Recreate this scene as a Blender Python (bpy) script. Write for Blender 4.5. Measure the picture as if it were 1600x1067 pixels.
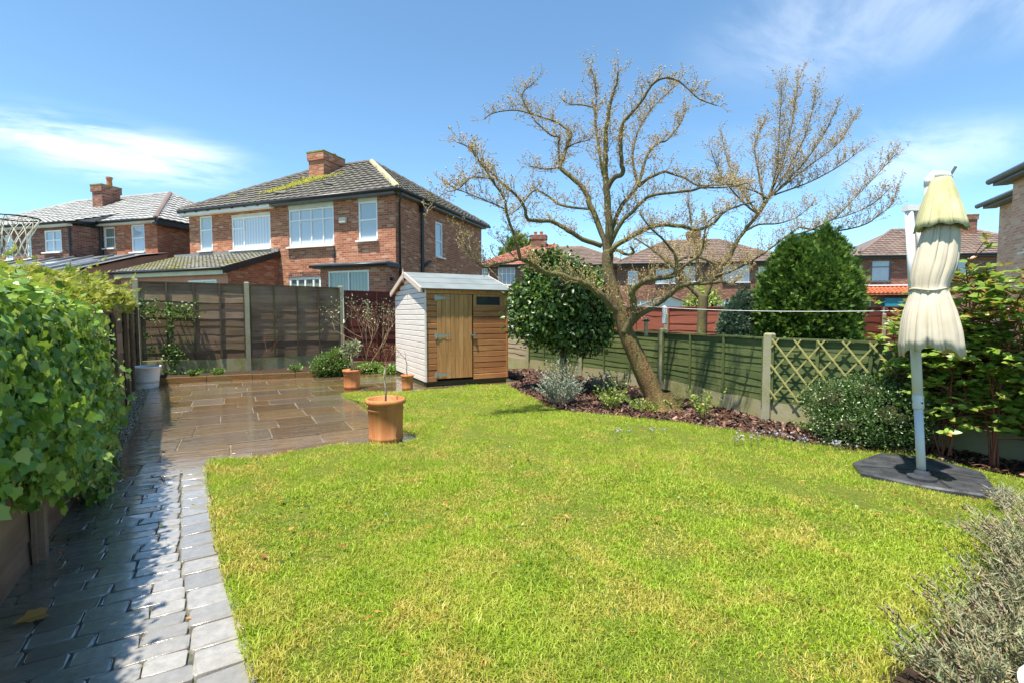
import bpy, bmesh, math, random
import numpy as np
from mathutils import Vector, Matrix

for o in list(bpy.data.objects):
    bpy.data.objects.remove(o, do_unlink=True)
scene = bpy.context.scene
COL = scene.collection
R = math.radians
random.seed(7)
rng = np.random.default_rng(11)

# ---------------------------------------------------------------- camera
cam = bpy.data.cameras.new('camera')
cam.lens = 17.0; cam.sensor_width = 36.0
cam.clip_start = 0.05; cam.clip_end = 3000
cam_o = bpy.data.objects.new('camera', cam); COL.objects.link(cam_o)
cam_o.location = (0, 0, 1.4)
cam_o.rotation_euler = (R(90) - math.atan(40.5 / 755.6), 0, R(-30))
scene.camera = cam_o
CAM = np.array([0, 0, 1.4])

# ---------------------------------------------------------------- sky, sun, exposure
SUN_AZ, SUN_EL = -110.0, 72.5            # azimuth clockwise from +Y, elevation (degrees)
world = bpy.data.worlds.new('World'); scene.world = world; world.use_nodes = True
wn = world.node_tree.nodes; wl = world.node_tree.links
wn.clear()
wout = wn.new('ShaderNodeOutputWorld'); bg = wn.new('ShaderNodeBackground')
sky = wn.new('ShaderNodeTexSky'); sky.sky_type = 'NISHITA'; sky.sun_disc = False
sky.sun_elevation = R(SUN_EL); sky.sun_rotation = R(SUN_AZ % 360)
sky.altitude = 0; sky.air_density = 0.7; sky.dust_density = 0.0; sky.ozone_density = 8.0
SKY_STRENGTH = 0.118
bg.inputs['Strength'].default_value = SKY_STRENGTH
# thin wind-drawn cloud in the same sky: noise over a flat cloud layer (direction / height)
tc = wn.new('ShaderNodeTexCoord'); sep = wn.new('ShaderNodeSeparateXYZ')
wl.new(tc.outputs['Generated'], sep.inputs[0])
def wmath(op, a, b=None, clamp=False):
    n = wn.new('ShaderNodeMath'); n.operation = op; n.use_clamp = clamp
    for i, v in enumerate((a, b)):
        if v is None: continue
        if isinstance(v, (int, float)): n.inputs[i].default_value = v
        else: wl.new(v, n.inputs[i])
    return n.outputs[0]
zz = wmath('ADD', wmath('MAXIMUM', sep.outputs[2], 0.0), 0.12)
cx = wmath('DIVIDE', sep.outputs[0], zz); cy = wmath('DIVIDE', sep.outputs[1], zz)
comb = wn.new('ShaderNodeCombineXYZ'); wl.new(cx, comb.inputs[0]); wl.new(cy, comb.inputs[1])
mp = wn.new('ShaderNodeMapping'); wl.new(comb.outputs[0], mp.inputs[0])
mp.inputs['Rotation'].default_value = (0, 0, R(38)); mp.inputs['Scale'].default_value = (0.55, 1.05, 1)
mp.inputs['Location'].default_value = (3.1, 0.75, 0)
n1 = wn.new('ShaderNodeTexNoise'); wl.new(mp.outputs[0], n1.inputs['Vector'])
n1.inputs['Scale'].default_value = 0.62; n1.inputs['Detail'].default_value = 1.5
n2 = wn.new('ShaderNodeTexNoise'); wl.new(mp.outputs[0], n2.inputs['Vector'])
n2.inputs['Scale'].default_value = 2.2; n2.inputs['Detail'].default_value = 9; n2.inputs['Roughness'].default_value = 0.62
n2.inputs['Distortion'].default_value = 0.5
def wramp(v, lo, hi):
    n = wn.new('ShaderNodeMapRange'); n.interpolation_type = 'SMOOTHSTEP'
    n.inputs['From Min'].default_value = lo; n.inputs['From Max'].default_value = hi
    wl.new(v, n.inputs['Value']); return n.outputs[0]
def lobe(az, el, wa, wb):      # soft region of the sky where the thin cloud gathers
    v = wn.new('ShaderNodeVectorMath'); v.operation = 'SUBTRACT'; wl.new(tc.outputs['Generated'], v.inputs[0])
    v.inputs[1].default_value = (math.sin(R(az)) * math.cos(R(el)), math.cos(R(az)) * math.cos(R(el)), math.sin(R(el)))
    m = wn.new('ShaderNodeMapping'); m.vector_type = 'POINT'; wl.new(v.outputs[0], m.inputs[0])
    m.inputs['Rotation'].default_value = (0, 0, R(az)); m.inputs['Scale'].default_value = (1 / wa, 1.5, 1 / wb)
    q = wn.new('ShaderNodeVectorMath'); q.operation = 'LENGTH'; wl.new(m.outputs[0], q.inputs[0])
    return wramp(q.outputs['Value'], 1.0, 0.25)
reg = wmath('ADD', wmath('MULTIPLY', wramp(n1.outputs[0], 0.6, 0.75), 0.5), wmath('ADD', wmath('MULTIPLY', lobe(-9, 14.6, 0.25, 0.06), 0.85), wmath('ADD', wmath('MULTIPLY', lobe(76, 27, 0.28, 0.13), 0.42), wmath('MULTIPLY', lobe(25, 36, 0.12, 0.03), 0.8))), True)
cl = wmath('MULTIPLY', reg, wramp(n2.outputs[0], 0.34, 0.66))
cl = wmath('MULTIPLY', cl, 0.8)
mixc = wn.new('ShaderNodeMix'); mixc.data_type = 'RGBA'
tint = wn.new('ShaderNodeMix'); tint.data_type = 'RGBA'; tint.blend_type = 'MULTIPLY'; tint.inputs[0].default_value = 1.0      # whole sky a touch less violet
wl.new(sky.outputs[0], tint.inputs[6]); tint.inputs[7].default_value = (1.04, 1.07, 0.87, 1)
wl.new(cl, mixc.inputs['Factor']); wl.new(tint.outputs[2], mixc.inputs[6])
mixc.inputs[7].default_value = (5.2, 5.4, 5.6, 1)
wl.new(mixc.outputs[2], bg.inputs['Color']); wl.new(bg.outputs[0], wout.inputs['Surface'])

sun = bpy.data.lights.new('sun', 'SUN'); sun.energy = 3.9; sun.angle = R(0.9); sun.color = (1.0, 0.93, 0.82)
sun_o = bpy.data.objects.new('sun', sun); COL.objects.link(sun_o)
sd = Vector((math.sin(R(SUN_AZ)) * math.cos(R(SUN_EL)), math.cos(R(SUN_AZ)) * math.cos(R(SUN_EL)), math.sin(R(SUN_EL))))
sun_o.rotation_euler = sd.to_track_quat('Z', 'Y').to_euler(); sun_o.location = sd * 60

vs = scene.view_settings
vs.view_transform = 'Standard'; vs.look = 'None'; vs.exposure = 1.5; vs.gamma = 1.0; vs.use_curve_mapping = False
scene.render.engine = 'CYCLES'
scene.render.resolution_x = 1024; scene.render.resolution_y = 682

# ---------------------------------------------------------------- materials
MAT = {}
class NT:
    def __init__(s, name):
        s.m = bpy.data.materials.new(name); s.m.use_nodes = True; MAT[name] = s.m
        s.n = s.m.node_tree.nodes; s.l = s.m.node_tree.links
        s.b = s.n['Principled BSDF']; s.out = s.n['Material Output']
    def node(s, t, **kw):
        n = s.n.new(t)
        for k, v in kw.items(): setattr(n, k, v)
        return n
    def put(s, sock, v):
        if hasattr(v, 'is_output') or isinstance(v, bpy.types.NodeSocket): s.l.new(v, sock)
        elif isinstance(v, tuple) and len(v) == 3 and sock.type == 'RGBA': sock.default_value = (*v, 1)
        else: sock.default_value = v
    def coord(s, kind='Object', scale=(1, 1, 1), loc=(0, 0, 0), rot=(0, 0, 0)):
        if kind == 'World': o = s.node('ShaderNodeNewGeometry').outputs['Position']
        else: o = s.node('ShaderNodeTexCoord').outputs[kind]
        m = s.node('ShaderNodeMapping'); s.l.new(o, m.inputs[0])
        m.inputs['Scale'].default_value = scale; m.inputs['Location'].default_value = loc; m.inputs['Rotation'].default_value = rot
        return m.outputs[0]
    def noise(s, co, scale=5, detail=4, rough=0.55, dist=0):
        n = s.node('ShaderNodeTexNoise'); s.l.new(co, n.inputs['Vector'])
        n.inputs['Scale'].default_value = scale; n.inputs['Detail'].default_value = detail
        n.inputs['Roughness'].default_value = rough; n.inputs['Distortion'].default_value = dist
        return n.outputs[0]
    def rnd(s): return s.node('ShaderNodeObjectInfo').outputs['Random']
    def island(s): return s.node('ShaderNodeNewGeometry').outputs['Random Per Island']
    def ramp(s, v, stops):
        n = s.node('ShaderNodeValToRGB'); s.l.new(v, n.inputs[0]); e = n.color_ramp.elements
        while len(e) < len(stops): e.new(0.5)
        for i, (p, c) in enumerate(stops):
            e[i].position = p; e[i].color = (*c, 1) if isinstance(c, tuple) else (c, c, c, 1)
        return n.outputs[0]
    def mix(s, f, a, b, mode='MIX'):
        n = s.node('ShaderNodeMix', data_type='RGBA', blend_type=mode)
        s.put(n.inputs[0], f); s.put(n.inputs[6], a); s.put(n.inputs[7], b)
        return n.outputs[2]
    def math(s, op, a, b=0.0):
        n = s.node('ShaderNodeMath', operation=op); s.put(n.inputs[0], a); s.put(n.inputs[1], b); return n.outputs[0]
    def rangev(s, v, a, b, lo, hi):
        n = s.node('ShaderNodeMapRange'); s.l.new(v, n.inputs[0])
        for i, q in enumerate((a, b, lo, hi)): n.inputs[i + 1].default_value = q
        return n.outputs[0]
    def bump(s, h, strength=0.3, dist=0.01):
        n = s.node('ShaderNodeBump'); s.l.new(h, n.inputs['Height'])
        n.inputs['Strength'].default_value = strength; n.inputs['Distance'].default_value = dist
        s.l.new(n.outputs[0], s.b.inputs['Normal'])
    def set(s, color=None, rough=None, spec=None, metal=None):
        if color is not None: s.put(s.b.inputs['Base Color'], color)
        if rough is not None: s.put(s.b.inputs['Roughness'], rough)
        if spec is not None: s.put(s.b.inputs['Specular IOR Level'], spec)
        if metal is not None: s.put(s.b.inputs['Metallic'], metal)
        return s.m

def m_wood(name, dark, light, grey=None, scale=1.0, rough=0.75, tint=0.25, moss=None, axis=0):
    t = NT(name); co = t.coord('Object', scale=[(1.2, 14, 14), (14, 14, 1.2)][axis])
    r = t.rnd(); off = t.node('ShaderNodeVectorMath', operation='ADD'); t.l.new(co, off.inputs[0])
    cmb = t.node('ShaderNodeCombineXYZ'); t.l.new(t.math('MULTIPLY', r, 37.0), cmb.inputs[0]); t.l.new(t.math('MULTIPLY', r, 91.0), cmb.inputs[2])
    t.l.new(cmb.outputs[0], off.inputs[1]); v = off.outputs[0]
    g = t.noise(v, 1.6 * scale, 6, 0.65, 0.8)
    c = t.ramp(g, [(0.3, dark), (0.72, light)])
    big = t.noise(t.coord('World', scale=(1, 1, 1)), 1.7, 3)
    if grey: c = t.mix(t.rangev(big, 0.35, 0.7, 0, 0.75), c, grey)
    if moss: c = t.mix(t.rangev(t.noise(t.coord('World'), 2.6, 5), 0.5, 0.7, 0, 0.55), c, moss)
    c = t.mix(t.rangev(r, 0, 1, 0, tint), c, dark, 'MIX')
    kn = t.node('ShaderNodeTexVoronoi'); t.l.new(t.coord('Object', scale=[(2.0, 7, 7), (7, 7, 2.0)][axis]), kn.inputs['Vector']); kn.inputs['Scale'].default_value = 1.3
    c = t.mix(t.rangev(kn.outputs['Distance'], 0.05, 0.13, 0.7, 0), c, tuple(q * 0.45 for q in dark))
    t.set(c, rough, 0.3); t.bump(g, 0.5, 0.006); return t.m

def m_brick(name, stops, mortar, rough=0.85, scale=1.0):
    t = NT(name); uv = t.node('ShaderNodeTexCoord').outputs['UV']
    mp = t.node('ShaderNodeMapping'); t.l.new(uv, mp.inputs[0])
    b = t.node('ShaderNodeTexBrick'); t.l.new(mp.outputs[0], b.inputs['Vector'])
    b.inputs['Color1'].default_value = (0, 0, 0, 1); b.inputs['Color2'].default_value = (1, 1, 1, 1); b.inputs['Mortar'].default_value = (0.5, 0.5, 0.5, 1)
    b.inputs['Scale'].default_value = 1; b.inputs['Brick Width'].default_value = 0.215 * scale; b.inputs['Row Height'].default_value = 0.071 * scale
    b.inputs['Mortar Size'].default_value = 0.007 * scale; b.inputs['Mortar Smooth'].default_value = 0.2; b.inputs['Bias'].default_value = 0
    c = t.ramp(b.outputs['Color'], stops)
    n = t.noise(t.coord('Object'), 1.1, 5); c = t.mix(t.rangev(n, 0.35, 0.7, 0, 0.35), c, tuple(0.55 * q for q in stops[1][1]))
    f = t.noise(t.coord('Object'), 26, 3); c = t.mix(t.rangev(f, 0.55, 0.75, 0, 0.4), c, tuple(min(1, 1.5 * q) for q in stops[2][1]))
    c = t.mix(b.outputs['Fac'], c, mortar)
    t.set(c, rough, 0.25)
    h = t.math('SUBTRACT', t.math('MULTIPLY', f, 0.3), b.outputs['Fac']); t.bump(h, 0.6, 0.012); return t.m

def m_plain(name, col, rough=0.6, spec=0.4, metal=0.0, var=0.15, vscale=6, bump=0.0, bscale=40, dirt=None):
    t = NT(name); n = t.noise(t.coord('World'), vscale, 5)
    c = t.mix(t.rangev(n, 0.3, 0.7, 0, 1), tuple(q * (1 - var) for q in col), tuple(min(1, q * (1 + var)) for q in col))
    if dirt: c = t.mix(t.rangev(t.noise(t.coord('World'), vscale * 0.6, 6, 0.7), 0.48, 0.72, 0, 0.8), c, dirt)
    t.set(c, rough, spec, metal)
    if bump: t.bump(t.noise(t.coord('World'), bscale, 4), bump, 0.006)
    return t.m

def m_leaf(name, stops, rough=0.45, spec=0.5, trans=0.3, back=None, coat=0.0):
    t = NT(name); r = t.math('FRACT', t.math('ADD', t.island(), t.rnd())); c = t.ramp(r, stops)
    v = t.noise(t.coord('World'), 3.0, 3); c = t.mix(t.rangev(v, 0.35, 0.7, 0, 0.35), c, tuple(0.6 * q for q in stops[0][1]))
    t.set(c, rough, spec); t.b.inputs['Coat Weight'].default_value = coat
    tr = t.node('ShaderNodeBsdfTranslucent'); t.l.new(t.mix(0.5, c, (0.35, 0.5, 0.05), 'MIX') if trans > 0.25 else c, tr.inputs[0])
    mx = t.node('ShaderNodeMixShader'); mx.inputs[0].default_value = trans
    t.l.new(t.b.outputs[0], mx.inputs[1]); t.l.new(tr.outputs[0], mx.inputs[2]); t.l.new(mx.outputs[0], t.out.inputs['Surface'])
    return t.m

def build_materials():
    m_brick('brick_main', [(0.0, (0.27, 0.085, 0.045)), (0.4, (0.37, 0.125, 0.065)), (0.8, (0.45, 0.185, 0.095)), (1.0, (0.58, 0.36, 0.23))], (0.42, 0.3, 0.22))
    m_brick('brick_orange', [(0.0, (0.28, 0.075, 0.035)), (0.45, (0.38, 0.11, 0.05)), (0.8, (0.45, 0.16, 0.08)), (1.0, (0.5, 0.26, 0.15))], (0.34, 0.22, 0.15))
    m_brick('brick_dark', [(0.0, (0.12, 0.045, 0.035)), (0.45, (0.2, 0.075, 0.05)), (0.8, (0.28, 0.11, 0.07)), (1.0, (0.36, 0.2, 0.14))], (0.3, 0.24, 0.19))
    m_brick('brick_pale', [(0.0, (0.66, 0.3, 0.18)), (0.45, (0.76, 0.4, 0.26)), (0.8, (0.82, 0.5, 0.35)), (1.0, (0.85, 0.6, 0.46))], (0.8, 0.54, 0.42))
    m_plain('render_pink', (0.5, 0.24, 0.17), 0.85, 0.2, vscale=2, var=0.12)
    m_plain('white_paint', (0.8, 0.8, 0.78), 0.4, 0.4, var=0.04, vscale=3)
    m_plain('cream_paint', (0.62, 0.58, 0.48), 0.6, 0.3, var=0.1, vscale=3)
    m_plain('grey_plastic', (0.12, 0.12, 0.125), 0.45, 0.4, var=0.1)
    m_plain('black_plastic', (0.022, 0.022, 0.024), 0.4, 0.45, var=0.2)
    m_plain('lead', (0.2, 0.21, 0.22), 0.5, 0.4, var=0.2)
    m_plain('slate_flat', (0.16, 0.165, 0.17), 0.35, 0.5, var=0.3, vscale=4)
    # glass with what hangs behind it; sky panes have reflected sky put into their colour
    for nm, a, b, sc in (('pane_blind', (0.42, 0.47, 0.53), (0.6, 0.64, 0.68), (0, 0, 42)), ('pane_curtain', (0.46, 0.5, 0.55), (0.62, 0.65, 0.69), (14, 14, 0)),
                         ('pane_green', (0.16, 0.2, 0.17), (0.24, 0.28, 0.24), (16, 16, 0)), ('pane_frost', (0.36, 0.42, 0.46), (0.46, 0.52, 0.55), (30, 30, 30)),
                         ('pane_dark', (0.02, 0.024, 0.028), (0.07, 0.08, 0.085), (2, 2, 2)), ('pane_painted_sky', (0.3, 0.36, 0.44), (0.45, 0.5, 0.56), (3, 3, 3))):
        t = NT(nm); co = t.coord('Object', scale=sc); w = t.node('ShaderNodeTexWave') if nm in ('pane_blind', 'pane_curtain', 'pane_green') else None
        if w:
            t.l.new(co, w.inputs['Vector']); w.inputs['Scale'].default_value = 0.33; w.inputs['Distortion'].default_value = 1.2
            w.bands_direction = 'Z' if nm == 'pane_blind' else 'DIAGONAL'; f = w.outputs['Fac']
        else: f = t.noise(co, 1.0, 3)
        t.set(t.mix(f, a, b), 0.06, 0.6); t.b.inputs['Coat Weight'].default_value = 0.5
    # roof tiles
    def tile(name, a, b, mossc, mosslo, wet=0.45):
        t = NT(name); r = t.island(); c = t.mix(r, a, b)
        n = t.noise(t.coord('Object'), 0.9, 6, 0.65); c = t.mix(t.rangev(n, 0.4, 0.7, 0, 0.5), c, tuple(q * 1.35 for q in b))
        n2 = t.noise(t.coord('Object', loc=(5.2, 1.3, 0)), 0.75, 7, 0.7); c = t.mix(t.rangev(n2, mosslo, mosslo + 0.08, 0, 0.9), c, mossc)
        t.set(c, wet, 0.5); t.bump(t.noise(t.coord('Object'), 18, 4), 0.3, 0.01); return t.m
    tile('tile_grey', (0.075, 0.07, 0.056), (0.115, 0.105, 0.088), (0.24, 0.22, 0.03), 0.62, 0.8)
    tile('tile_pale', (0.24, 0.235, 0.22), (0.32, 0.315, 0.3), (0.3, 0.3, 0.2), 0.9, 0.5)
    tile('tile_mossy', (0.17, 0.16, 0.13), (0.26, 0.24, 0.19), (0.2, 0.185, 0.04), 0.5, 0.75)
    tile('tile_red', (0.26, 0.085, 0.06), (0.36, 0.13, 0.09), (0.2, 0.16, 0.08), 0.75)
    tile('tile_brown', (0.12, 0.085, 0.068), (0.19, 0.135, 0.105), (0.14, 0.14, 0.06), 0.7)
    tile('tile_orange', (0.4, 0.1, 0.05), (0.5, 0.15, 0.07), (0.2, 0.16, 0.08), 0.9)
    t = NT('moss'); n = t.noise(t.coord('Object'), 9, 5); t.set(t.ramp(n, [(0.3, (0.12, 0.13, 0.02)), (0.7, (0.31, 0.3, 0.05))]), 0.95, 0.1); t.bump(n, 0.9, 0.03)
    t = NT('ridge_moss'); n = t.noise(t.coord('Object'), 1.6, 6, 0.7); t.set(t.ramp(n, [(0.35, (0.22, 0.2, 0.15)), (0.5, (0.42, 0.38, 0.25)), (0.66, (0.3, 0.28, 0.05))]), 0.85, 0.2); t.bump(n, 0.6, 0.02)
    # timber
    m_wood('fence_brown', (0.06, 0.036, 0.018), (0.36, 0.225, 0.13), (0.31, 0.225, 0.15), moss=(0.24, 0.21, 0.08), rough=0.75, tint=.7)
    m_wood('batten_brown', (0.045, 0.035, 0.02), (0.13, 0.1, 0.055), moss=(0.14, 0.14, 0.05), axis=1)
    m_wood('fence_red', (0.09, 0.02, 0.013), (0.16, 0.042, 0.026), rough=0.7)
    m_wood('fence_red_sunlit', (0.27, 0.075, 0.045), (0.38, 0.13, 0.085), rough=0.7)  # same red stain with the sunlight put into its colour
    m_wood('fence_green', (0.055, 0.08, 0.026), (0.14, 0.175, 0.06), moss=(0.2, 0.21, 0.07), rough=0.75, tint=.6)
    m_wood('fence_pale', (0.26, 0.2, 0.13), (0.46, 0.38, 0.27), rough=0.8)
    m_wood('trellis_wood', (0.26, 0.25, 0.075), (0.42, 0.39, 0.16), rough=0.8)
    m_plain('inner_shade', (0.035, 0.032, 0.016), 0.95, 0.1, var=0.5, vscale=14)  # near-black brown that puts the shade inside the crowns into colour
    m_wood('left_boards', (0.1, 0.05, 0.028), (0.27, 0.15, 0.09), (0.3, 0.22, 0.16), rough=0.75)
    m_wood('shed_wood', (0.3, 0.115, 0.04), (0.66, 0.36, 0.14), (0.38, 0.16, 0.065), rough=0.6, tint=0.8, scale=0.8)
    m_wood('shed_door_wood', (0.34, 0.165, 0.055), (0.62, 0.36, 0.145), rough=0.6, tint=0.4, axis=1, scale=0.8)
    m_wood('shed_gable_wood', (0.58, 0.53, 0.46), (0.78, 0.74, 0.68), rough=0.75, tint=0.3)  # sun on the left gable is put into this whiter wood colour
    m_wood('barge_wood', (0.5, 0.4, 0.32), (0.66, 0.56, 0.47), rough=0.6)
    m_wood('dark_bearer', (0.03, 0.03, 0.018), (0.08, 0.085, 0.035), rough=0.8)
    m_wood('sleeper_wood', (0.12, 0.06, 0.02), (0.3, 0.17, 0.06), rough=0.6, moss=(0.14, 0.13, 0.04))
    t = NT('concrete_post'); n = t.noise(t.coord('World'), 3.2, 6, 0.7); n2 = t.noise(t.coord('World'), 30, 3)
    c = t.ramp(n, [(0.3, (0.33, 0.31, 0.24)), (0.55, (0.28, 0.27, 0.16)), (0.72, (0.17, 0.18, 0.06))]); t.set(c, 0.85, 0.2); t.bump(n2, 0.35, 0.006)
    t = NT('gravel_board'); n = t.noise(t.coord('World'), 1.8, 6, 0.72); n2 = t.noise(t.coord('World'), 28, 3)
    c = t.ramp(n, [(0.3, (0.34, 0.31, 0.22)), (0.5, (0.3, 0.28, 0.14)), (0.68, (0.16, 0.17, 0.045))]); t.set(c, 0.85, 0.2); t.bump(n2, 0.35, 0.006)
    # felt
    t = NT('roof_felt'); n = t.noise(t.coord('Object'), 2.2, 4); g = t.noise(t.coord('Object'), 220, 2)
    t.set(t.ramp(n, [(0.3, (0.14, 0.165, 0.165)), (0.7, (0.2, 0.225, 0.22))]), 0.55, 0.5); t.bump(g, 0.3, 0.003)
    # ground stuffs
    t = NT('soil'); n = t.noise(t.coord('World'), 14, 6, 0.7); t.set(t.ramp(n, [(0.3, (0.018, 0.012, 0.008)), (0.7, (0.06, 0.038, 0.024))]), 0.9, 0.2); t.bump(n, 0.8, 0.03)
    t = NT('bark_chip'); t.set(t.ramp(t.island(), [(0.0, (0.02, 0.01, 0.007)), (0.5, (0.075, 0.03, 0.017)), (0.85, (0.13, 0.055, 0.032)), (1.0, (0.26, 0.15, 0.1))]), 0.55, 0.5)
    t = NT('gravel'); t.set(t.ramp(t.island(), [(0.0, (0.2, 0.17, 0.1)), (0.6, (0.42, 0.37, 0.25)), (1.0, (0.55, 0.5, 0.4))]), 0.7, 0.4)
    t = NT('lawn_soil'); n = t.noise(t.coord('World'), 28, 8, 0.75); t.set(t.ramp(n, [(0.3, (0.06, 0.1, 0.012)), (0.5, (0.13, 0.17, 0.025)), (0.7, (0.2, 0.2, 0.045))]), 0.95, 0.1); t.bump(t.noise(t.coord('World'), 60, 5, 0.7), 1.0, 0.03)
    t = NT('far_ground'); n = t.noise(t.coord('World'), 0.7, 6, 0.7); t.set(t.ramp(n, [(0.3, (0.05, 0.075, 0.02)), (0.6, (0.09, 0.1, 0.035)), (0.75, (0.12, 0.1, 0.07))]), 0.95, 0.1)
    # grass blades: green with straw and moss patches
    t = NT('grass_blade'); r = t.island()
    big = t.noise(t.coord('World', loc=(2.3, 0.4, 0)), 0.8, 4, 0.6); mid = t.noise(t.coord('World'), 3.2, 4, 0.65)
    g1 = t.ramp(r, [(0.0, (0.27, 0.38, 0.025)), (0.5, (0.35, 0.47, 0.035)), (0.85, (0.42, 0.55, 0.055)), (1.0, (0.54, 0.56, 0.14))])
    straw = t.ramp(r, [(0.0, (0.37, 0.38, 0.04)), (0.5, (0.52, 0.47, 0.085)), (1.0, (0.66, 0.54, 0.2))])
    f = t.math('MULTIPLY', t.rangev(mid, 0.44, 0.57, 0, 1), t.rangev(big, 0.38, 0.54, 0.25, 1)); t.b.inputs['Roughness'].default_value = 0.5
    gx = t.node('ShaderNodeSeparateXYZ'); t.l.new(t.coord('World'), gx.inputs[0])
    f = t.math('MULTIPLY', f, t.rangev(gx.outputs[0], 1.0, 4.5, 1.0, 0.55))
    g1 = t.mix(t.rangev(t.noise(t.coord('World', loc=(7, 3, 0)), 1.7, 4, 0.6), 0.44, 0.64, 0, 0.5), g1, (0.19, 0.3, 0.025))
    c = t.mix(f, g1, straw); t.set(c, 0.5, 0.3)
    tr = t.node('ShaderNodeBsdfTranslucent'); t.l.new(c, tr.inputs[0]); mx = t.node('ShaderNodeMixShader'); mx.inputs[0].default_value = 0.4
    t.l.new(t.b.outputs[0], mx.inputs[1]); t.l.new(tr.outputs[0], mx.inputs[2]); t.l.new(mx.outputs[0], t.out.inputs['Surface'])
    # wet stone
    t = NT('wet_flag'); r = t.rnd(); co = t.coord('Object'); off = t.node('ShaderNodeVectorMath', operation='ADD'); t.l.new(co, off.inputs[0])
    cmb = t.node('ShaderNodeCombineXYZ'); t.l.new(t.math('MULTIPLY', r, 53.0), cmb.inputs[0]); t.l.new(t.math('MULTIPLY', r, 17.0), cmb.inputs[1]); t.l.new(cmb.outputs[0], off.inputs[1])
    ms = t.node('ShaderNodeMapping'); t.l.new(off.outputs[0], ms.inputs[0]); ms.inputs['Scale'].default_value = (1.3, 4.2, 1); ms.inputs['Rotation'].default_value = (0, 0, 0.35)
    n = t.noise(ms.outputs[0], 1.5, 5, 0.6, 1.2); nf = t.noise(off.outputs[0], 20, 4)
    base = t.ramp(r, [(0.0, (0.11, 0.075, 0.042)), (0.25, (0.2, 0.12, 0.05)), (0.45, (0.25, 0.215, 0.165)), (0.62, (0.15, 0.12, 0.085)), (0.82, (0.25, 0.165, 0.065)), (1.0, (0.13, 0.105, 0.085))])
    c = t.mix(t.rangev(n, 0.3, 0.7, 0, 0.7), base, (0.1, 0.06, 0.035)); c = t.mix(t.rangev(nf, 0.55, 0.75, 0, 0.35), c, (0.34, 0.27, 0.1))
    t.set(c, t.rangev(n, 0.35, 0.7, 0.08, 0.3), 0.5); t.b.inputs['Coat Weight'].default_value = 1.0; t.b.inputs['Coat Roughness'].default_value = 0.05
    t.bump(t.math('ADD', n, t.math('MULTIPLY', nf, 0.1)), 0.5, 0.022)
    cb = t.node('ShaderNodeBump'); t.l.new(n, cb.inputs['Height']); cb.inputs['Strength'].default_value = 0.3; cb.inputs['Distance'].default_value = 0.016; t.l.new(cb.outputs[0], t.b.inputs['Coat Normal'])
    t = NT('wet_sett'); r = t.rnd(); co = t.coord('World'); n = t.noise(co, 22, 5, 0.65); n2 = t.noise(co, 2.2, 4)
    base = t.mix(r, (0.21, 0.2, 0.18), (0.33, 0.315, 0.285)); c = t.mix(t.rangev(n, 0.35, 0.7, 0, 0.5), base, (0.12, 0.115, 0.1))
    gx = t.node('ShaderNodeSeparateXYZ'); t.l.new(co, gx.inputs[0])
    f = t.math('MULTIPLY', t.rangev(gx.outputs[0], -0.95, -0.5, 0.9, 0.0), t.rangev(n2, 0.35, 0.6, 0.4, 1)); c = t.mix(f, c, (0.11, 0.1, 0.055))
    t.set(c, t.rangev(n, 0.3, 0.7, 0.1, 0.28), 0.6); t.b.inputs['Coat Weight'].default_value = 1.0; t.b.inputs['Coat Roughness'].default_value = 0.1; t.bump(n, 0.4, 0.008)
    t = NT('joint'); n = t.noise(t.coord('World'), 9, 6, 0.65); t.set(t.ramp(n, [(0.3, (0.035, 0.033, 0.025)), (0.55, (0.1, 0.095, 0.07)), (0.62, (0.06, 0.08, 0.02)), (0.75, (0.17, 0.15, 0.11))]), 0.3, 0.5); t.bump(n, 0.5, 0.01)
    t = NT('joint_pale'); n = t.noise(t.coord('World'), 9, 5); t.set(t.ramp(n, [(0.3, (0.09, 0.07, 0.045)), (0.7, (0.24, 0.195, 0.13))]), 0.35, 0.5); t.bump(n, 0.4, 0.01)
    # pots
    t = NT('terracotta'); n = t.noise(t.coord('Object', scale=(1, 1, 0.35)), 5, 5, 0.6); n2 = t.noise(t.coord('Object'), 50, 3)
    st = t.noise(t.coord('Object', scale=(22, 22, 0.6)), 1, 3); c = t.ramp(n, [(0.3, (0.34, 0.12, 0.04)), (0.6, (0.47, 0.19, 0.065)), (0.8, (0.52, 0.27, 0.12))]); c = t.mix(t.rangev(st, 0.5, 0.7, 0, 0.35), c, (0.56, 0.33, 0.17))
    t.set(c, 0.7, 0.3); t.bump(n2, 0.2, 0.003)
    m_plain('white_pot', (0.72, 0.72, 0.7), 0.45, 0.4, var=0.04, dirt=(0.5, 0.46, 0.38), vscale=5)
    m_plain('white_pot_band', (0.5, 0.44, 0.36), 0.5, 0.4, var=0.1)
    # parasol
    t = NT('canopy_cloth'); n = t.noise(t.coord('Object'), 5, 5); gz = t.node('ShaderNodeSeparateXYZ'); t.l.new(t.coord('Object'), gz.inputs[0])
    c = t.ramp(n, [(0.3, (0.44, 0.385, 0.285)), (0.7, (0.55, 0.495, 0.39))]); w = t.noise(t.coord('Object'), 160, 2)
    t.set(c, 0.9, 0.1); t.bump(w, 0.15, 0.002)
    t = NT('canopy_cap'); n = t.noise(t.coord('Object', scale=(1, 1, 0.6)), 7, 5); c = t.ramp(n, [(0.3, (0.36, 0.345, 0.16)), (0.7, (0.52, 0.485, 0.31))]); t.set(c, 0.9, 0.1)
    m_plain('white_tube', (0.72, 0.73, 0.74), 0.35, 0.5, var=0.05)
    m_plain('grey_tube', (0.6, 0.6, 0.59), 0.35, 0.5, var=0.05)
    t = NT('base_plastic'); n = t.noise(t.coord('World'), 7, 5, 0.65); t.set(t.ramp(n, [(0.35, (0.035, 0.037, 0.042)), (0.7, (0.075, 0.078, 0.085))]), t.rangev(n, 0.35, 0.7, 0.2, 0.45), 0.5)
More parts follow.
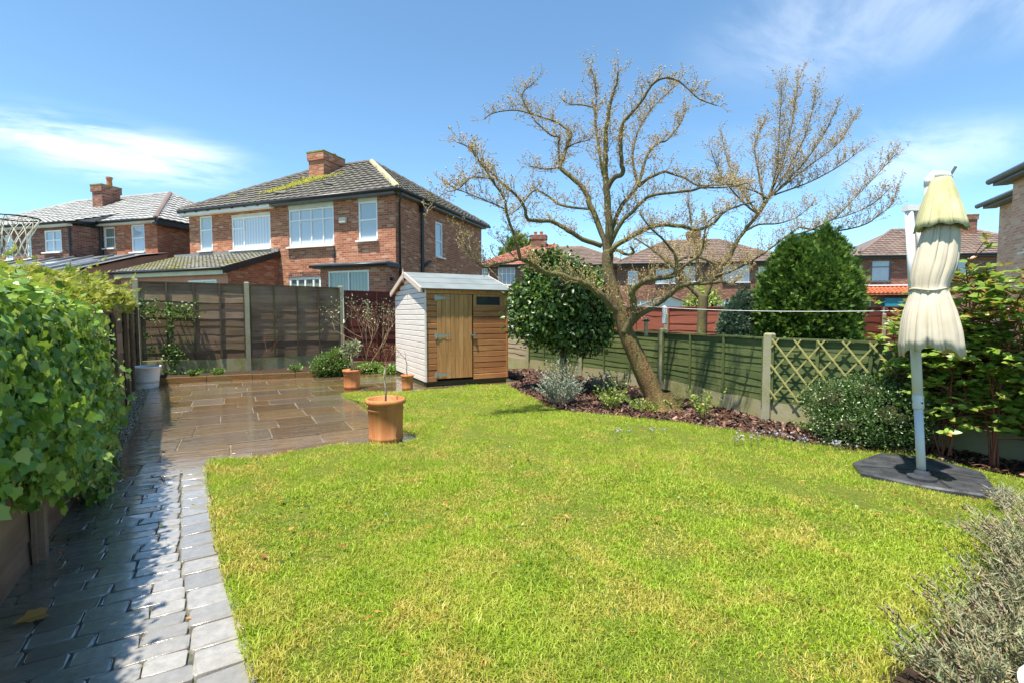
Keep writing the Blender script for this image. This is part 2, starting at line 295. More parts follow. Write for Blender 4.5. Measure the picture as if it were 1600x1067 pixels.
    # plants
    t = NT('bark_mossy'); co = t.coord('World', scale=(1, 1, 0.45)); n = t.noise(co, 6, 6, 0.7); n2 = t.noise(t.coord('World'), 34, 5); nn = t.node('ShaderNodeNewGeometry')
    c = t.ramp(n, [(0.28, (0.06, 0.045, 0.026)), (0.46, (0.13, 0.105, 0.055)), (0.6, (0.125, 0.12, 0.035)), (0.78, (0.26, 0.225, 0.16))]); c = t.mix(t.rangev(n2, 0.48, 0.66, 0, 0.65), c, (0.085, 0.065, 0.035))
    t.set(c, 0.85, 0.2); t.bump(n2, 0.6, 0.012)
    t = NT('bark_dark'); n = t.noise(t.coord('World', scale=(1, 1, 0.4)), 14, 5); t.set(t.ramp(n, [(0.3, (0.03, 0.022, 0.015)), (0.7, (0.1, 0.075, 0.05))]), 0.9, 0.2); t.bump(n, 0.6, 0.012)
    t = NT('bark_orange'); n = t.noise(t.coord('World', scale=(1, 1, 0.5)), 6, 6, 0.7); n2 = t.noise(t.coord('World'), 40, 5); n3 = t.noise(t.coord('World', scale=(1, 1, 0.3)), 17, 5, 0.7)
    c = t.ramp(n, [(0.28, (0.09, 0.052, 0.024)), (0.45, (0.19, 0.115, 0.05)), (0.58, (0.15, 0.12, 0.04)), (0.68, (0.22, 0.16, 0.085)), (0.76, (0.38, 0.32, 0.23))])
    cm = t.ramp(n, [(0.28, (0.06, 0.045, 0.026)), (0.46, (0.13, 0.105, 0.055)), (0.6, (0.125, 0.12, 0.035)), (0.78, (0.26, 0.225, 0.16))])
    gz = t.node('ShaderNodeSeparateXYZ'); t.l.new(t.coord('World'), gz.inputs[0])      # rubbed orange bark low down, moss and lichen higher up
    c = t.mix(t.rangev(t.math('ADD', gz.outputs[2], t.math('MULTIPLY', n3, 0.8)), 1.3, 2.4, 0, 1), c, cm)
    c = t.mix(t.rangev(n2, 0.48, 0.66, 0, 0.7), c, (0.09, 0.055, 0.028)); c = t.mix(t.rangev(n3, 0.6, 0.72, 0, 0.6), c, (0.4, 0.36, 0.27)); t.set(c, 0.85, 0.2); t.bump(t.math('ADD', n2, n3), 0.9, 0.02)
    m_plain('twig_tan', (0.34, 0.26, 0.15), 0.8, 0.2, var=0.3, vscale=8)
    m_plain('stem_red', (0.17, 0.06, 0.035), 0.7, 0.3, var=0.3)
    m_plain('stem_green', (0.16, 0.2, 0.06), 0.7, 0.3, var=0.2)
    m_plain('stem_pale', (0.45, 0.36, 0.25), 0.7, 0.3, var=0.2)
    t = NT('bud'); t.set(t.ramp(t.island(), [(0.0, (0.14, 0.09, 0.035)), (0.35, (0.3, 0.21, 0.08)), (0.7, (0.44, 0.34, 0.145)), (1.0, (0.54, 0.46, 0.24))]), 0.9, 0.1)
    m_leaf('ivy_leaf', [(0.0, (0.06, 0.14, 0.02)), (0.4, (0.13, 0.265, 0.036)), (0.75, (0.23, 0.38, 0.06)), (1.0, (0.4, 0.5, 0.12))], 0.33, 0.45, 0.3)
    m_leaf('ivy_young', [(0.0, (0.18, 0.3, 0.035)), (0.6, (0.32, 0.45, 0.06)), (1.0, (0.46, 0.52, 0.13))], 0.35, 0.5, 0.35)
    m_leaf('ivy_variegated', [(0.0, (0.2, 0.26, 0.07)), (0.5, (0.38, 0.38, 0.16)), (1.0, (0.5, 0.46, 0.22))], 0.4, 0.4, 0.3)
    m_leaf('golden_leaf', [(0.0, (0.2, 0.25, 0.025)), (0.5, (0.4, 0.4, 0.05)), (0.85, (0.52, 0.46, 0.11)), (1.0, (0.5, 0.38, 0.16))], 0.5, 0.3, 0.35)
    m_leaf('camellia_leaf', [(0.0, (0.035, 0.075, 0.012)), (0.5, (0.075, 0.15, 0.025)), (0.85, (0.13, 0.23, 0.04)), (1.0, (0.24, 0.34, 0.06))], 0.36, 0.45, 0.25)
    m_leaf('conifer_leaf', [(0.0, (0.035, 0.085, 0.012)), (0.5, (0.085, 0.165, 0.024)), (1.0, (0.19, 0.3, 0.045))], 0.6, 0.3, 0.25)
    m_leaf('juniper_leaf', [(0.0, (0.045, 0.085, 0.045)), (0.5, (0.09, 0.15, 0.09)), (1.0, (0.17, 0.24, 0.15))], 0.65, 0.3, 0.2)
    m_leaf('photinia_leaf', [(0.0, (0.12, 0.21, 0.03)), (0.5, (0.25, 0.39, 0.06)), (0.88, (0.36, 0.49, 0.1)), (1.0, (0.48, 0.28, 0.09))], 0.28, 0.55, 0.42)
    m_leaf('photinia_red', [(0.0, (0.25, 0.05, 0.025)), (0.5, (0.38, 0.13, 0.05)), (1.0, (0.38, 0.26, 0.07))], 0.3, 0.5, 0.35)
    m_leaf('cotoneaster_leaf', [(0.0, (0.035, 0.08, 0.02)), (0.5, (0.08, 0.15, 0.035)), (0.9, (0.15, 0.24, 0.06)), (1.0, (0.35, 0.42, 0.26))], 0.35, 0.5, 0.25)
    m_leaf('grey_leaf', [(0.0, (0.14, 0.18, 0.12)), (0.5, (0.27, 0.32, 0.23)), (1.0, (0.45, 0.48, 0.38))], 0.7, 0.2, 0.2)
    m_leaf('lavender_leaf', [(0.0, (0.12, 0.15, 0.07)), (0.45, (0.24, 0.28, 0.14)), (0.8, (0.4, 0.43, 0.28)), (1.0, (0.36, 0.24, 0.14))], 0.75, 0.2, 0.2)
    m_leaf('lavender_head', [(0.0, (0.16, 0.11, 0.07)), (0.5, (0.27, 0.21, 0.15)), (1.0, (0.36, 0.31, 0.25))], 0.85, 0.1, 0.15)
    m_leaf('lime_leaf', [(0.0, (0.14, 0.22, 0.035)), (0.5, (0.29, 0.37, 0.07)), (1.0, (0.48, 0.52, 0.18))], 0.5, 0.3, 0.35)
    m_leaf('green_leaf', [(0.0, (0.035, 0.085, 0.015)), (0.5, (0.08, 0.17, 0.03)), (1.0, (0.18, 0.3, 0.06))], 0.4, 0.4, 0.3)
    m_leaf('olive_leaf', [(0.0, (0.12, 0.15, 0.06)), (0.5, (0.26, 0.3, 0.15)), (1.0, (0.5, 0.5, 0.34))], 0.5, 0.4, 0.25)
    m_leaf('dry_leaf', [(0.0, (0.2, 0.07, 0.02)), (0.5, (0.42, 0.17, 0.04)), (1.0, (0.5, 0.33, 0.08))], 0.5, 0.4, 0.15)
    m_leaf('crocus_petal', [(0.0, (0.4, 0.34, 0.55)), (0.5, (0.62, 0.58, 0.74)), (1.0, (0.8, 0.78, 0.85))], 0.6, 0.2, 0.4)
    m_plain('galvanised', (0.34, 0.38, 0.34), 0.45, 0.5, 0.6, var=0.2)
    m_plain('net_cord', (0.62, 0.6, 0.52), 0.8, 0.2, var=0.1)
    m_plain('line_cord', (0.75, 0.76, 0.76), 0.5, 0.3, var=0.05)
    m_plain('birdfood', (0.35, 0.26, 0.15), 0.9, 0.1, var=0.4, vscale=60)
    m_plain('chimney_pot', (0.42, 0.17, 0.09), 0.8, 0.2, var=0.15)
    m_plain('blue_awning', (0.03, 0.2, 0.27), 0.6, 0.3)
build_materials()

# ---------------------------------------------------------------- geometry helpers
def tag(o, label=None, cat=None, group=None, kind=None):
    if label: o['label'] = label
    if cat: o['category'] = cat
    if group: o['group'] = group
    if kind: o['kind'] = kind
    return o

def link(name, mesh, mat=None, parent=None, loc=(0, 0, 0), rot=(0, 0, 0), scale=(1, 1, 1)):
    o = bpy.data.objects.new(name, mesh); COL.objects.link(o)
    if mat is not None and mesh is not None and len(mesh.materials) == 0: mesh.materials.append(MAT[mat] if isinstance(mat, str) else mat)
    if parent is not None: o.parent = parent
    o.location = loc; o.rotation_euler = rot; o.scale = scale
    return o

def empty(name, loc=(0, 0, 0), rz=0.0, label=None, cat=None, group=None, kind=None):
    o = bpy.data.objects.new(name, None); COL.objects.link(o); o.location = loc; o.rotation_euler = (0, 0, rz); o.empty_display_size = 0.2
    return tag(o, label, cat, group, kind)

class MB:
    """collects faces; build() makes one mesh object"""
    def __init__(s): s.v = []; s.f = []; s.m = []; s.cur = 0
    def add(s, vs, fs):
        n = len(s.v); s.v.extend(tuple(map(float, p)) for p in vs); s.f.extend(tuple(i + n for i in f) for f in fs); s.m.extend([s.cur] * len(fs)); return s
    def quad(s, a, b, c, d): return s.add([a, b, c, d], [(0, 1, 2, 3)])
    def box(s, c, size, rot=None, bev=0.0):
        hx, hy, hz = size[0] / 2, size[1] / 2, size[2] / 2
        vs = [Vector((x, y, z)) for z in (-hz, hz) for y in (-hy, hy) for x in (-hx, hx)]
        if rot is not None:
            M = rot if isinstance(rot, Matrix) else Matrix.Rotation(rot, 3, 'Z'); vs = [M @ v for v in vs]
        c = Vector(c); vs = [v + c for v in vs]
        return s.add(vs, [(0, 2, 3, 1), (4, 5, 7, 6), (0, 1, 5, 4), (2, 6, 7, 3), (0, 4, 6, 2), (1, 3, 7, 5)])
    def bar(s, a, b, w, h, up=(0, 0, 1)):
        a = Vector(a); b = Vector(b); d = (b - a); L = d.length
        if L < 1e-6: return s
        d.normalize(); u = Vector(up); x = d.cross(u)
        if x.length < 1e-4: x = d.cross(Vector((1, 0, 0)))
        x.normalize(); y = x.cross(d)
        M = Matrix((x, d, y)).transposed()
        return s.box((a + b) / 2, (w, L, h), M)
    def tube(s, pts, rad, n=8, cap=True, closed=False):
        pts = [Vector(p) for p in pts]; k = len(pts)
        if isinstance(rad, (int, float)): rad = [rad] * k
        t0 = (pts[1] - pts[0]).normalized(); ref = Vector((0, 0, 1)) if abs(t0.z) < 0.9 else Vector((1, 0, 0))
        x = t0.cross(ref).normalized(); vs = []
        for i, p in enumerate(pts):
            t = (pts[min(i + 1, k - 1)] - pts[max(i - 1, 0)])
            if t.length < 1e-9: t = t0
            t.normalize(); x = (x - t * x.dot(t))
            if x.length < 1e-6: x = t.cross(Vector((0.3, 0.5, 0.8)))
            x.normalize(); y = t.cross(x)
            for j in range(n):
                a = 2 * math.pi * j / n; vs.append(p + (x * math.cos(a) + y * math.sin(a)) * rad[i])
        fs = []
        for i in range(k - 1):
            for j in range(n):
                j2 = (j + 1) % n; fs.append((i * n + j, i * n + j2, (i + 1) * n + j2, (i + 1) * n + j))
        if cap: fs.append(tuple(range(n - 1, -1, -1))); fs.append(tuple((k - 1) * n + j for j in range(n)))
        return s.add(vs, fs)
    def lathe(s, prof, n=24, c=(0, 0, 0), fn=None):
        vs = []
        for (r, z) in prof:
            for j in range(n):
                a = 2 * math.pi * j / n; q = (r * math.cos(a), r * math.sin(a), z)
                if fn: q = fn(*q, a)
                vs.append((q[0] + c[0], q[1] + c[1], q[2] + c[2]))
        fs = [(i * n + j, i * n + (j + 1) % n, (i + 1) * n + (j + 1) % n, (i + 1) * n + j) for i in range(len(prof) - 1) for j in range(n)]
        return s.add(vs, fs)
    def prism(s, poly, z0, z1):
        n = len(poly); vs = [(x, y, z0) for x, y in poly] + [(x, y, z1) for x, y in poly]
        return s.add(vs, [tuple(range(n - 1, -1, -1)), tuple(range(n, 2 * n))] + [(i, (i + 1) % n, n + (i + 1) % n, n + i) for i in range(n)])
    def mesh(s, name, smooth=False, uv=False):
        me = bpy.data.meshes.new(name); me.from_pydata(s.v, [], s.f)
        if smooth: me.polygons.foreach_set('use_smooth', [True] * len(me.polygons))
        if any(s.m): me.polygons.foreach_set('material_index', s.m)
        if uv:
            ul = me.uv_layers.new(name='UVMap').data
            for p in me.polygons:
                nx, ny, nz = abs(p.normal.x), abs(p.normal.y), abs(p.normal.z)
                for li in p.loop_indices:
                    co = me.vertices[me.loops[li].vertex_index].co
                    ul[li].uv = (co.x, co.y) if nz > max(nx, ny) else ((co.x, co.z) if ny >= nx else (co.y, co.z))
        me.update(); return me
    def build(s, name, mat, parent=None, loc=(0, 0, 0), rot=(0, 0, 0), smooth=False, uv=False, bevel=0.0):
        me = s.mesh(name, smooth, uv)
        mats = mat if isinstance(mat, (list, tuple)) else [mat]
        for q in mats: me.materials.append(MAT[q])
        o = link(name, me, None, parent, loc, rot)
        if bevel:
            b = o.modifiers.new('bevel', 'BEVEL'); b.width = bevel; b.segments = 2; b.limit_method = 'ANGLE'
        return o

def fast_mesh(name, V, Fc, mat, parent=None, smooth=False, loc=(0, 0, 0)):
    """V (n,3) floats, Fc (m,k) ints"""
    me = bpy.data.meshes.new(name); m, k = Fc.shape
    me.vertices.add(len(V)); me.vertices.foreach_set('co', np.ascontiguousarray(V, dtype=np.float32).ravel())
    me.loops.add(m * k); me.loops.foreach_set('vertex_index', np.ascontiguousarray(Fc, dtype=np.int32).ravel())
    me.polygons.add(m); me.polygons.foreach_set('loop_start', np.arange(0, m * k, k, dtype=np.int32))
    try: me.polygons.foreach_set('loop_total', np.full(m, k, dtype=np.int32))
    except Exception: pass
    if smooth: me.polygons.foreach_set('use_smooth', np.ones(m, dtype=bool))
    me.update(calc_edges=True); me.materials.append(MAT[mat])
    return link(name, me, None, parent, loc)

def nrm(a): return a / np.maximum(np.linalg.norm(a, axis=-1, keepdims=True), 1e-9)

def frames(normal, axis):
    """rotation matrices whose columns are (side, axis, normal): leaf lies along +Y, faces +Z"""
    y = nrm(axis); z = nrm(normal - (normal * y).sum(-1, keepdims=True) * y); x = np.cross(y, z)
    return np.stack([x, y, z], axis=-1)

def scatter(tv, tf, pos, rot, scale):
    tv = np.asarray(tv, float); tf = np.asarray(tf, int); n = len(pos)
    sc = np.asarray(scale, float)
    if sc.ndim == 1: sc = sc[:, None]
    V = np.einsum('nij,nkj->nki', rot, tv[None] * (sc[:, None, :] if sc.shape[1] == 3 else sc[:, :, None])) + pos[:, None, :]
    Fc = tf[None] + (np.arange(n) * len(tv))[:, None, None]
    return V.reshape(-1, 3), Fc.reshape(-1, tf.shape[1])

def leaf_template(kind):
    if kind == 'oval':      # folded along the midrib, drooping tip
        v = [(0, 0, 0), (-.22, .25, .07), (0, .3, 0), (.22, .25, .07), (-.24, .6, .05), (0, .62, -.01), (.24, .6, .05), (0, 1, -.1)]
        f = [(0, 2, 1), (0, 3, 2), (1, 2, 5), (1, 5, 4), (2, 3, 6), (2, 6, 5), (4, 5, 7), (5, 6, 7)]
    elif kind == 'small':
        v = [(0, 0, 0), (-.28, .45, .08), (0, .5, 0), (.28, .45, .08), (0, 1, -.05)]
        f = [(0, 2, 1), (0, 3, 2), (1, 2, 4), (2, 3, 4)]
    elif kind == 'needle':
        v = [(-.07, 0, 0), (.07, 0, 0), (0, 1, 0.03), (0, .4, .09)]
        f = [(0, 1, 3), (1, 2, 3), (0, 3, 2)]
    elif kind == 'ivy':
        out = [(0, 0), (-.26, -.1), (-.44, .1), (-.4, .28), (-.46, .5), (-.24, .62), (0, 1.0), (.24, .62), (.46, .5), (.4, .28), (.44, .1), (.26, -.1)]
        v = [(0, .32, 0.0)] + [(x, y, .14 * abs(x) - .1 * max(0, y - .5)) for x, y in out]
        f = [(0, i + 1, (i + 1) % 12 + 1) for i in range(12)]
    elif kind == 'spray':   # flat fan of scale leaves
        v = [(0, 0, 0)]; f = []
        for i, (a, L) in enumerate(((-50, .55), (-25, .8), (0, 1), (25, .8), (50, .55))):
            b = len(v); ca, sa = math.cos(R(a)), math.sin(R(a)); x, y = L * sa, L * ca
            v += [(x * .5 - .09 * ca, y * .5 + .09 * sa, .04), (x * .5 + .09 * ca, y * .5 - .09 * sa, .04), (x, y, -.08)]; f += [(0, b + 1, b), (b, b + 1, b + 2)]
    elif kind == 'bud':
        v = [(0, 0, 0), (.2, .35, 0), (-.1, .35, .17), (-.1, .35, -.17), (0, 1, 0)]
        f = [(0, 1, 2), (0, 2, 3), (0, 3, 1), (1, 4, 2), (2, 4, 3), (3, 4, 1)]
    return np.array(v, float), np.array(f, int)

def leaves(name, kind, pos, normal, axis, size, mat, parent=None, stuff=True, aspect=None):
    tv, tf = leaf_template(kind)
    if aspect: tv = tv * np.array([aspect, 1, 1])
    V, Fc = scatter(tv, tf, np.asarray(pos), frames(np.asarray(normal), np.asarray(axis)), np.asarray(size))
    o = fast_mesh(name, V, Fc, mat, parent)
    if stuff: o['kind'] = 'stuff'
    return o

def rand_dir(n, up=0.0):
    d = rng.normal(size=(n, 3)); d[:, 2] += up; return nrm(d)

def blob_points(n, blobs, shell=0.55, lump=0.07):
    """points in the outer shell of a union of ellipsoids; returns pos and outward normals"""
    blobs = np.array(blobs, float); vol = (blobs[:, 3] * blobs[:, 4] + blobs[:, 4] * blobs[:, 5] + blobs[:, 3] * blobs[:, 5]); pr = vol / vol.sum()
    P = []; N = []; tot = 0
    while tot < n:
        k = n * 2; i = rng.choice(len(blobs), k, p=pr); d = rand_dir(k); r = shell + (1 - shell) * rng.random(k) ** 0.6
        r *= 1 + 0.08 * rng.normal(size=k)
        r *= 1 + lump * (np.sin(5.3 * d[:, 0] + 2.1 * i + 1) * np.sin(4.7 * d[:, 1] + 1.3 * i) + 0.8 * np.sin(9 * d[:, 2] + 7 * d[:, 0] + i) * np.sin(8 * d[:, 1] - 5 * d[:, 2]) + 0.5 * np.sin(17 * d[:, 0] + 13 * d[:, 2]) * np.sin(15 * d[:, 1]))
        p = blobs[i, :3] + d * blobs[i, 3:6] * r[:, None]
        inside = np.zeros(k, bool)
        for j, b in enumerate(blobs):
            q = (((p - b[:3]) / b[3:6]) ** 2).sum(1); inside |= (q < (shell * 0.9) ** 2) & (i != j)
        ok = ~inside; P.append(p[ok]); N.append(nrm(d / blobs[i, 3:6])[ok]); tot += ok.sum()
    return np.concatenate(P)[:n], np.concatenate(N)[:n]

def copy_part(src, parent, loc, rot=(0, 0, 0), scale=(1, 1, 1), name=None):
    o = src.copy(); COL.objects.link(o)
    if name: o.name = name
    o.parent = parent; o.location = loc; o.rotation_euler = rot; o.scale = scale
    return o

# ---------------------------------------------------------------- ground, lawn, path, patio, beds
def inpoly(P, poly):
    x, y = P[:, 0], P[:, 1]; c = np.zeros(len(P), bool); n = len(poly)
    for i in range(n):
        x0, y0 = poly[i]; x1, y1 = poly[(i + 1) % n]
        if y0 == y1: continue
        c ^= ((y0 > y) != (y1 > y)) & (x < (x1 - x0) * (y - y0) / (y1 - y0) + x0)
    return c

def edge_dist(P, poly):
    d = np.full(len(P), 9.0); n = len(poly); Q = P[:, :2]
    for i in range(n):
        a = np.array(poly[i]); b = np.array(poly[(i + 1) % n]); ab = b - a; t = np.clip(((Q - a) @ ab) / (ab @ ab), 0, 1)
        d = np.minimum(d, np.linalg.norm(Q - a - t[:, None] * ab, axis=1))
    return d

def und(x, y):   # gentle unevenness of the turf
    return 0.010 * np.sin(1.9 * x + 0.7 * y) + 0.008 * np.sin(3.7 * y - 1.3 * x + 1) + 0.006 * np.sin(7.1 * x + 4.3 * y) + 0.004 * np.sin(13 * x - 9 * y)

LAWN = [(0.16, 0.3), (0.10, 1.3), (0.05, 2.0), (-0.02, 2.7), (-0.11, 3.4), (-0.17, 4.3), (-0.23, 5.08), (-0.20, 5.36), (0.36, 5.27), (0.9, 5.44), (1.22, 5.27), (1.5, 5.08),
        (1.78, 5.16), (1.86, 5.4), (1.74, 5.7), (1.66, 6.3), (1.72, 7.1), (1.74, 7.9), (1.64, 8.5), (1.66, 8.93), (2.2, 8.86), (2.75, 8.68), (3.2, 8.62), (4.75, 8.4), (4.55, 7.8),
        (4.28, 6.8), (4.16, 6.1), (4.25, 5.5), (4.55, 4.95), (4.95, 4.4), (5.1, 3.8), (5.2, 3.25), (5.42, 2.75), (5.55, 2.45), (5.85, 2.05), (5.84, 1.4), (5.7, 0.5), (5.6, -0.3),
        (4.8, 0.85), (3.8, 0.98), (2.8, 0.86), (2.1, 0.84), (1.75, 0.55), (1.5, -0.2)]
BED = [(4.75, 8.45), (4.55, 7.8), (4.28, 6.8), (4.16, 6.1), (4.25, 5.5), (4.55, 4.95), (4.95, 4.4), (5.1, 3.8), (5.2, 3.25), (5.42, 2.75), (5.55, 2.45), (5.85, 2.05), (5.84, 1.4), (5.7, 0.5), (5.6, -0.5),
       (6.6, -0.5), (6.42, 2.15), (6.12, 3.8), (6.7, 6.15), (6.84, 8.63), (6.7, 10.66), (5.4, 10.7), (5.35, 8.6)]

def ground():
    b = MB(); b.quad((-400, -300, -0.06), (500, -300, -0.06), (500, 700, -0.06), (-400, 700, -0.06)); g = b.build('ground', 'far_ground'); tag(g, kind='structure')
    # lawn turf sheet: fine grid clipped to the outline
    bm = bmesh.new(); vs = [bm.verts.new((x, y, 0)) for x, y in LAWN]; f = bm.faces.new(vs)
    if f.normal.z < 0: f.normal_flip()
    for k in range(-2, 40):
        bmesh.ops.bisect_plane(bm, geom=bm.verts[:] + bm.edges[:] + bm.faces[:], plane_co=(0, k * 0.25, 0), plane_no=(0, 1, 0))
    for k in range(-2, 28):
        bmesh.ops.bisect_plane(bm, geom=bm.verts[:] + bm.edges[:] + bm.faces[:], plane_co=(k * 0.25, 0, 0), plane_no=(1, 0, 0))
    ex = bmesh.ops.extrude_face_region(bm, geom=bm.faces[:]); top = [v for v in ex['geom'] if isinstance(v, bmesh.types.BMVert)]
    for v in top: v.co.z = 0.022 + float(und(v.co.x, v.co.y))
    for v in bm.verts:
        if v.co.z == 0: v.co.z = -0.03
    bmesh.ops.recalc_face_normals(bm, faces=bm.faces[:])
    me = bpy.data.meshes.new('lawn'); bm.to_mesh(me); bm.free(); tag(link('lawn', me, 'lawn_soil'), kind='structure')
    # planting bed
    bm = bmesh.new(); f = bm.faces.new([bm.verts.new((x, y, 0.02)) for x, y in BED])
    if f.normal.z < 0: f.normal_flip()
    me = bpy.data.meshes.new('planting_bed'); bm.to_mesh(me); bm.free(); tag(link('planting_bed', me, 'soil'), kind='structure')
    n = 9000; P = np.column_stack([rng.uniform(4, 6.9, n * 3), rng.uniform(-0.4, 10.6, n * 3)]); P = P[inpoly(P, BED)][:n]; n = len(P)
    tv = np.array([(-.5, -.2, 0), (.5, -.16, .02), (.55, .2, 0), (-.45, .18, .03), (0, 0, .12)]); tf = np.array([(0, 1, 4), (1, 2, 4), (2, 3, 4), (3, 0, 4)])
    ax = rand_dir(n); ax[:, 2] *= 0.35; up = rand_dir(n, 2.2)
    V, Fc = scatter(tv, tf, np.column_stack([P, 0.022 + rng.random(n) * 0.025]), frames(up, ax), rng.uniform(0.03, 0.085, n))
    tag(fast_mesh('bark_mulch', V, Fc, 'bark_chip'), 'reddish brown bark mulch covering the planting bed under the green fence', 'mulch', kind='stuff')
    # soil behind the sleepers and under the left side
    b = MB(); b.prism([(-1.9, 12.3), (2.2, 11.9), (4.2, 12.2), (4.3, 13.95), (-1.9, 13.4)], -0.04, 0.075); tag(b.build('rear_soil_bed', 'soil'), kind='structure')
    # lavender corner soil
    b = MB(); b.prism([(1.5, -0.3), (1.75, 0.55), (2.1, 0.84), (2.8, 0.86), (3.8, 0.98), (4.8, 0.85), (5.6, -0.3)], -0.04, 0.018); tag(b.build('corner_soil_bed', 'soil'), kind='structure')
    # pale gravel strip along the left fence
    n = 2600; y = rng.uniform(5.7, 12.0, n); xl = -1.08 - 0.075 * (y - 4.2); x = xl + rng.random(n) ** 1.3 * 0.24 - 0.02
    tv, tf = leaf_template('bud'); tv = tv - np.array([0, .5, 0])
    V, Fc = scatter(tv * np.array([1.5, 1, 1.5]), tf, np.column_stack([x, y, rng.uniform(0.0, 0.02, n)]), frames(rand_dir(n), rand_dir(n)), rng.uniform(0.015, 0.04, n))
    tag(fast_mesh('gravel_strip', V, Fc, 'gravel'), 'strip of pale gravel between the wet patio and the dark side fence', 'gravel', kind='stuff')

def sett_mesh(i):
    r = random.Random(i); n = []; cr = 0.16
    for cxs, cys, a0 in ((1, 1, 0), (-1, 1, 90), (-1, -1, 180), (1, -1, 270)):
        for a in (10, 45, 80):
            n.append((cxs * (0.5 - cr * 0.55) + cr * 0.55 * math.cos(R(a0 + a)) + r.uniform(-.018, .018), cys * (0.5 - cr) + cr * math.sin(R(a0 + a)) + r.uniform(-.03, .03)))
    k = len(n); vs = [(x, y, 0) for x, y in n] + [(x * .995, y * .99, .86) for x, y in n] + [(x * .978, y * .955, 1.0 + r.uniform(-.08, .08)) for x, y in n]
    fs = [(a * k + j, a * k + (j + 1) % k, (a + 1) * k + (j + 1) % k, (a + 1) * k + j) for a in (0, 1) for j in range(k)] + [tuple(2 * k + j for j in range(k))]
    b = MB(); b.add(vs, fs); me = b.mesh('sett'); me.polygons.foreach_set('use_smooth', [True] * 2 * k + [False]); return me

def path():
    xl = lambda y: -1.0 - 0.045 * (y - 3.0) if y < 5 else -1.09
    xr = lambda y: float(np.interp(y, [0.3, 1.3, 2.0, 2.7, 3.4, 4.3, 5.08, 5.4], [0.16, 0.10, 0.05, -0.02, -0.11, -0.17, -0.23, -0.22]))
    b = MB(); b.prism([(-1.15, 0.0), (0.22, 0.0), (0.1, 2.0), (-0.1, 3.6), (-0.18, 5.25), (-1.2, 5.25)], -0.05, -0.016)
    root = b.build('path', 'joint'); tag(root, kind='structure')
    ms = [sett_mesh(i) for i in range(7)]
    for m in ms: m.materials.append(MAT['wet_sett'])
    y = 0.9; k = 0
    while y < 5.2:                                         # running courses
        h = random.uniform(0.105, 0.128); yc = y + h / 2; end = xr(yc) - random.uniform(0.195, 0.215); x = xl(yc) - random.uniform(0, 0.24)
        while x < end - 0.03:
            w = random.choice((0.17, 0.2, 0.23, 0.26))
            if end - (x + w) < 0.1: w = end - x
            if x + w > xl(yc) - 0.05:
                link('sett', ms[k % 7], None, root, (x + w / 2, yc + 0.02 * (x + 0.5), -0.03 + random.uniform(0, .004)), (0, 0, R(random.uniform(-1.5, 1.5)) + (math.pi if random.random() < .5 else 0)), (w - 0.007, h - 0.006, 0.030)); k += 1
            x += w
        y += h
    y = 0.9
    while y < 5.2:                                         # larger stones of the lawn edge
        h = random.uniform(0.16, 0.2); yc = y + h / 2; w = 0.2
        link('edging_sett', ms[k % 7], None, root, (xr(yc) - 0.105, yc, -0.029 + random.uniform(0, .005)), (0, 0, R(random.uniform(-3, 3) + 4)), (w - 0.012, h - 0.012, 0.034)); k += 1
        if yc < 2.9:
            link('edging_sett', ms[k % 7], None, root, (xr(yc) + 0.05, yc + 0.06, -0.032), (0, 0, R(random.uniform(-4, 4) + 4)), (0.12, h - 0.02, 0.034)); k += 1
        y += h
PATIO = [(-1.14, 5.15), (-0.15, 5.15), (0.3, 5.0), (1.2, 5.0), (2.0, 5.0), (2.0, 8.4), (5.1, 8.3), (5.2, 9.2), (3.6, 9.4), (3.6, 12.0), (-1.65, 12.2)]
def patio():
    b = MB(); b.prism([(-1.12, 5.16), (-0.15, 5.16), (0.3, 5.0), (1.95, 5.0), (2.0, 8.45), (5.1, 8.3), (5.2, 9.2), (3.6, 9.4), (3.6, 12.0), (-1.6, 12.25)], -0.05, -0.011)
    root = b.build('patio', 'joint_pale'); tag(root, kind='structure')
    y = 5.17; r = random.Random(3)
    rows = []
    while y < 12.2:
        h = r.choice((0.3, 0.45, 0.6, 0.6)); x = -1.1 - 0.075 * (y - 5.3) + 0.02 - r.choice((0, 0.15, 0.3)); rows.append((y, h))
        while x < 5.2:
            w = r.choice((0.45, 0.6, 0.9, 0.9)); lx = max(x, -1.1 - 0.075 * (y - 5.3)); ww = x + w - lx
            c = np.array([[lx + ww / 2, y + h / 2]])
            if ww > 0.12 and (inpoly(c, PATIO)[0]):
                q = MB(); m = 0.008; hw, hh = ww / 2 - m, h / 2 - m; pts = []
                for cxs, cys in ((-1, -1), (1, -1), (1, 1), (-1, 1)):     # hand-cut edge: slightly wandering outline
                    pts.append((cxs * hw + r.uniform(-.006, .006), cys * hh + r.uniform(-.006, .006)))
                out = []
                for i in range(4):
                    a, bb = pts[i], pts[(i + 1) % 4]
                    for t in (0.04, 0.35, 0.65, 0.96): out.append((a[0] + (bb[0] - a[0]) * t + r.uniform(-.004, .004), a[1] + (bb[1] - a[1]) * t + r.uniform(-.004, .004)))
                k = len(out); q.add([(px, py, -.03) for px, py in out] + [(px, py, -.004) for px, py in out] + [(px * .985, py * .98, 0) for px, py in out],
                      [(a * k + j, a * k + (j + 1) % k, (a + 1) * k + (j + 1) % k, (a + 1) * k + j) for a in (0, 1) for j in range(k)] + [tuple(2 * k + j for j in range(k))])
                q.build('flagstone', 'wet_flag', root, (lx + ww / 2, y + h / 2, r.uniform(-.003, .004)), (R(r.uniform(-.35, .35)), R(r.uniform(-.35, .35)), R(r.uniform(-.4, .4))))
            x += w
        y += h

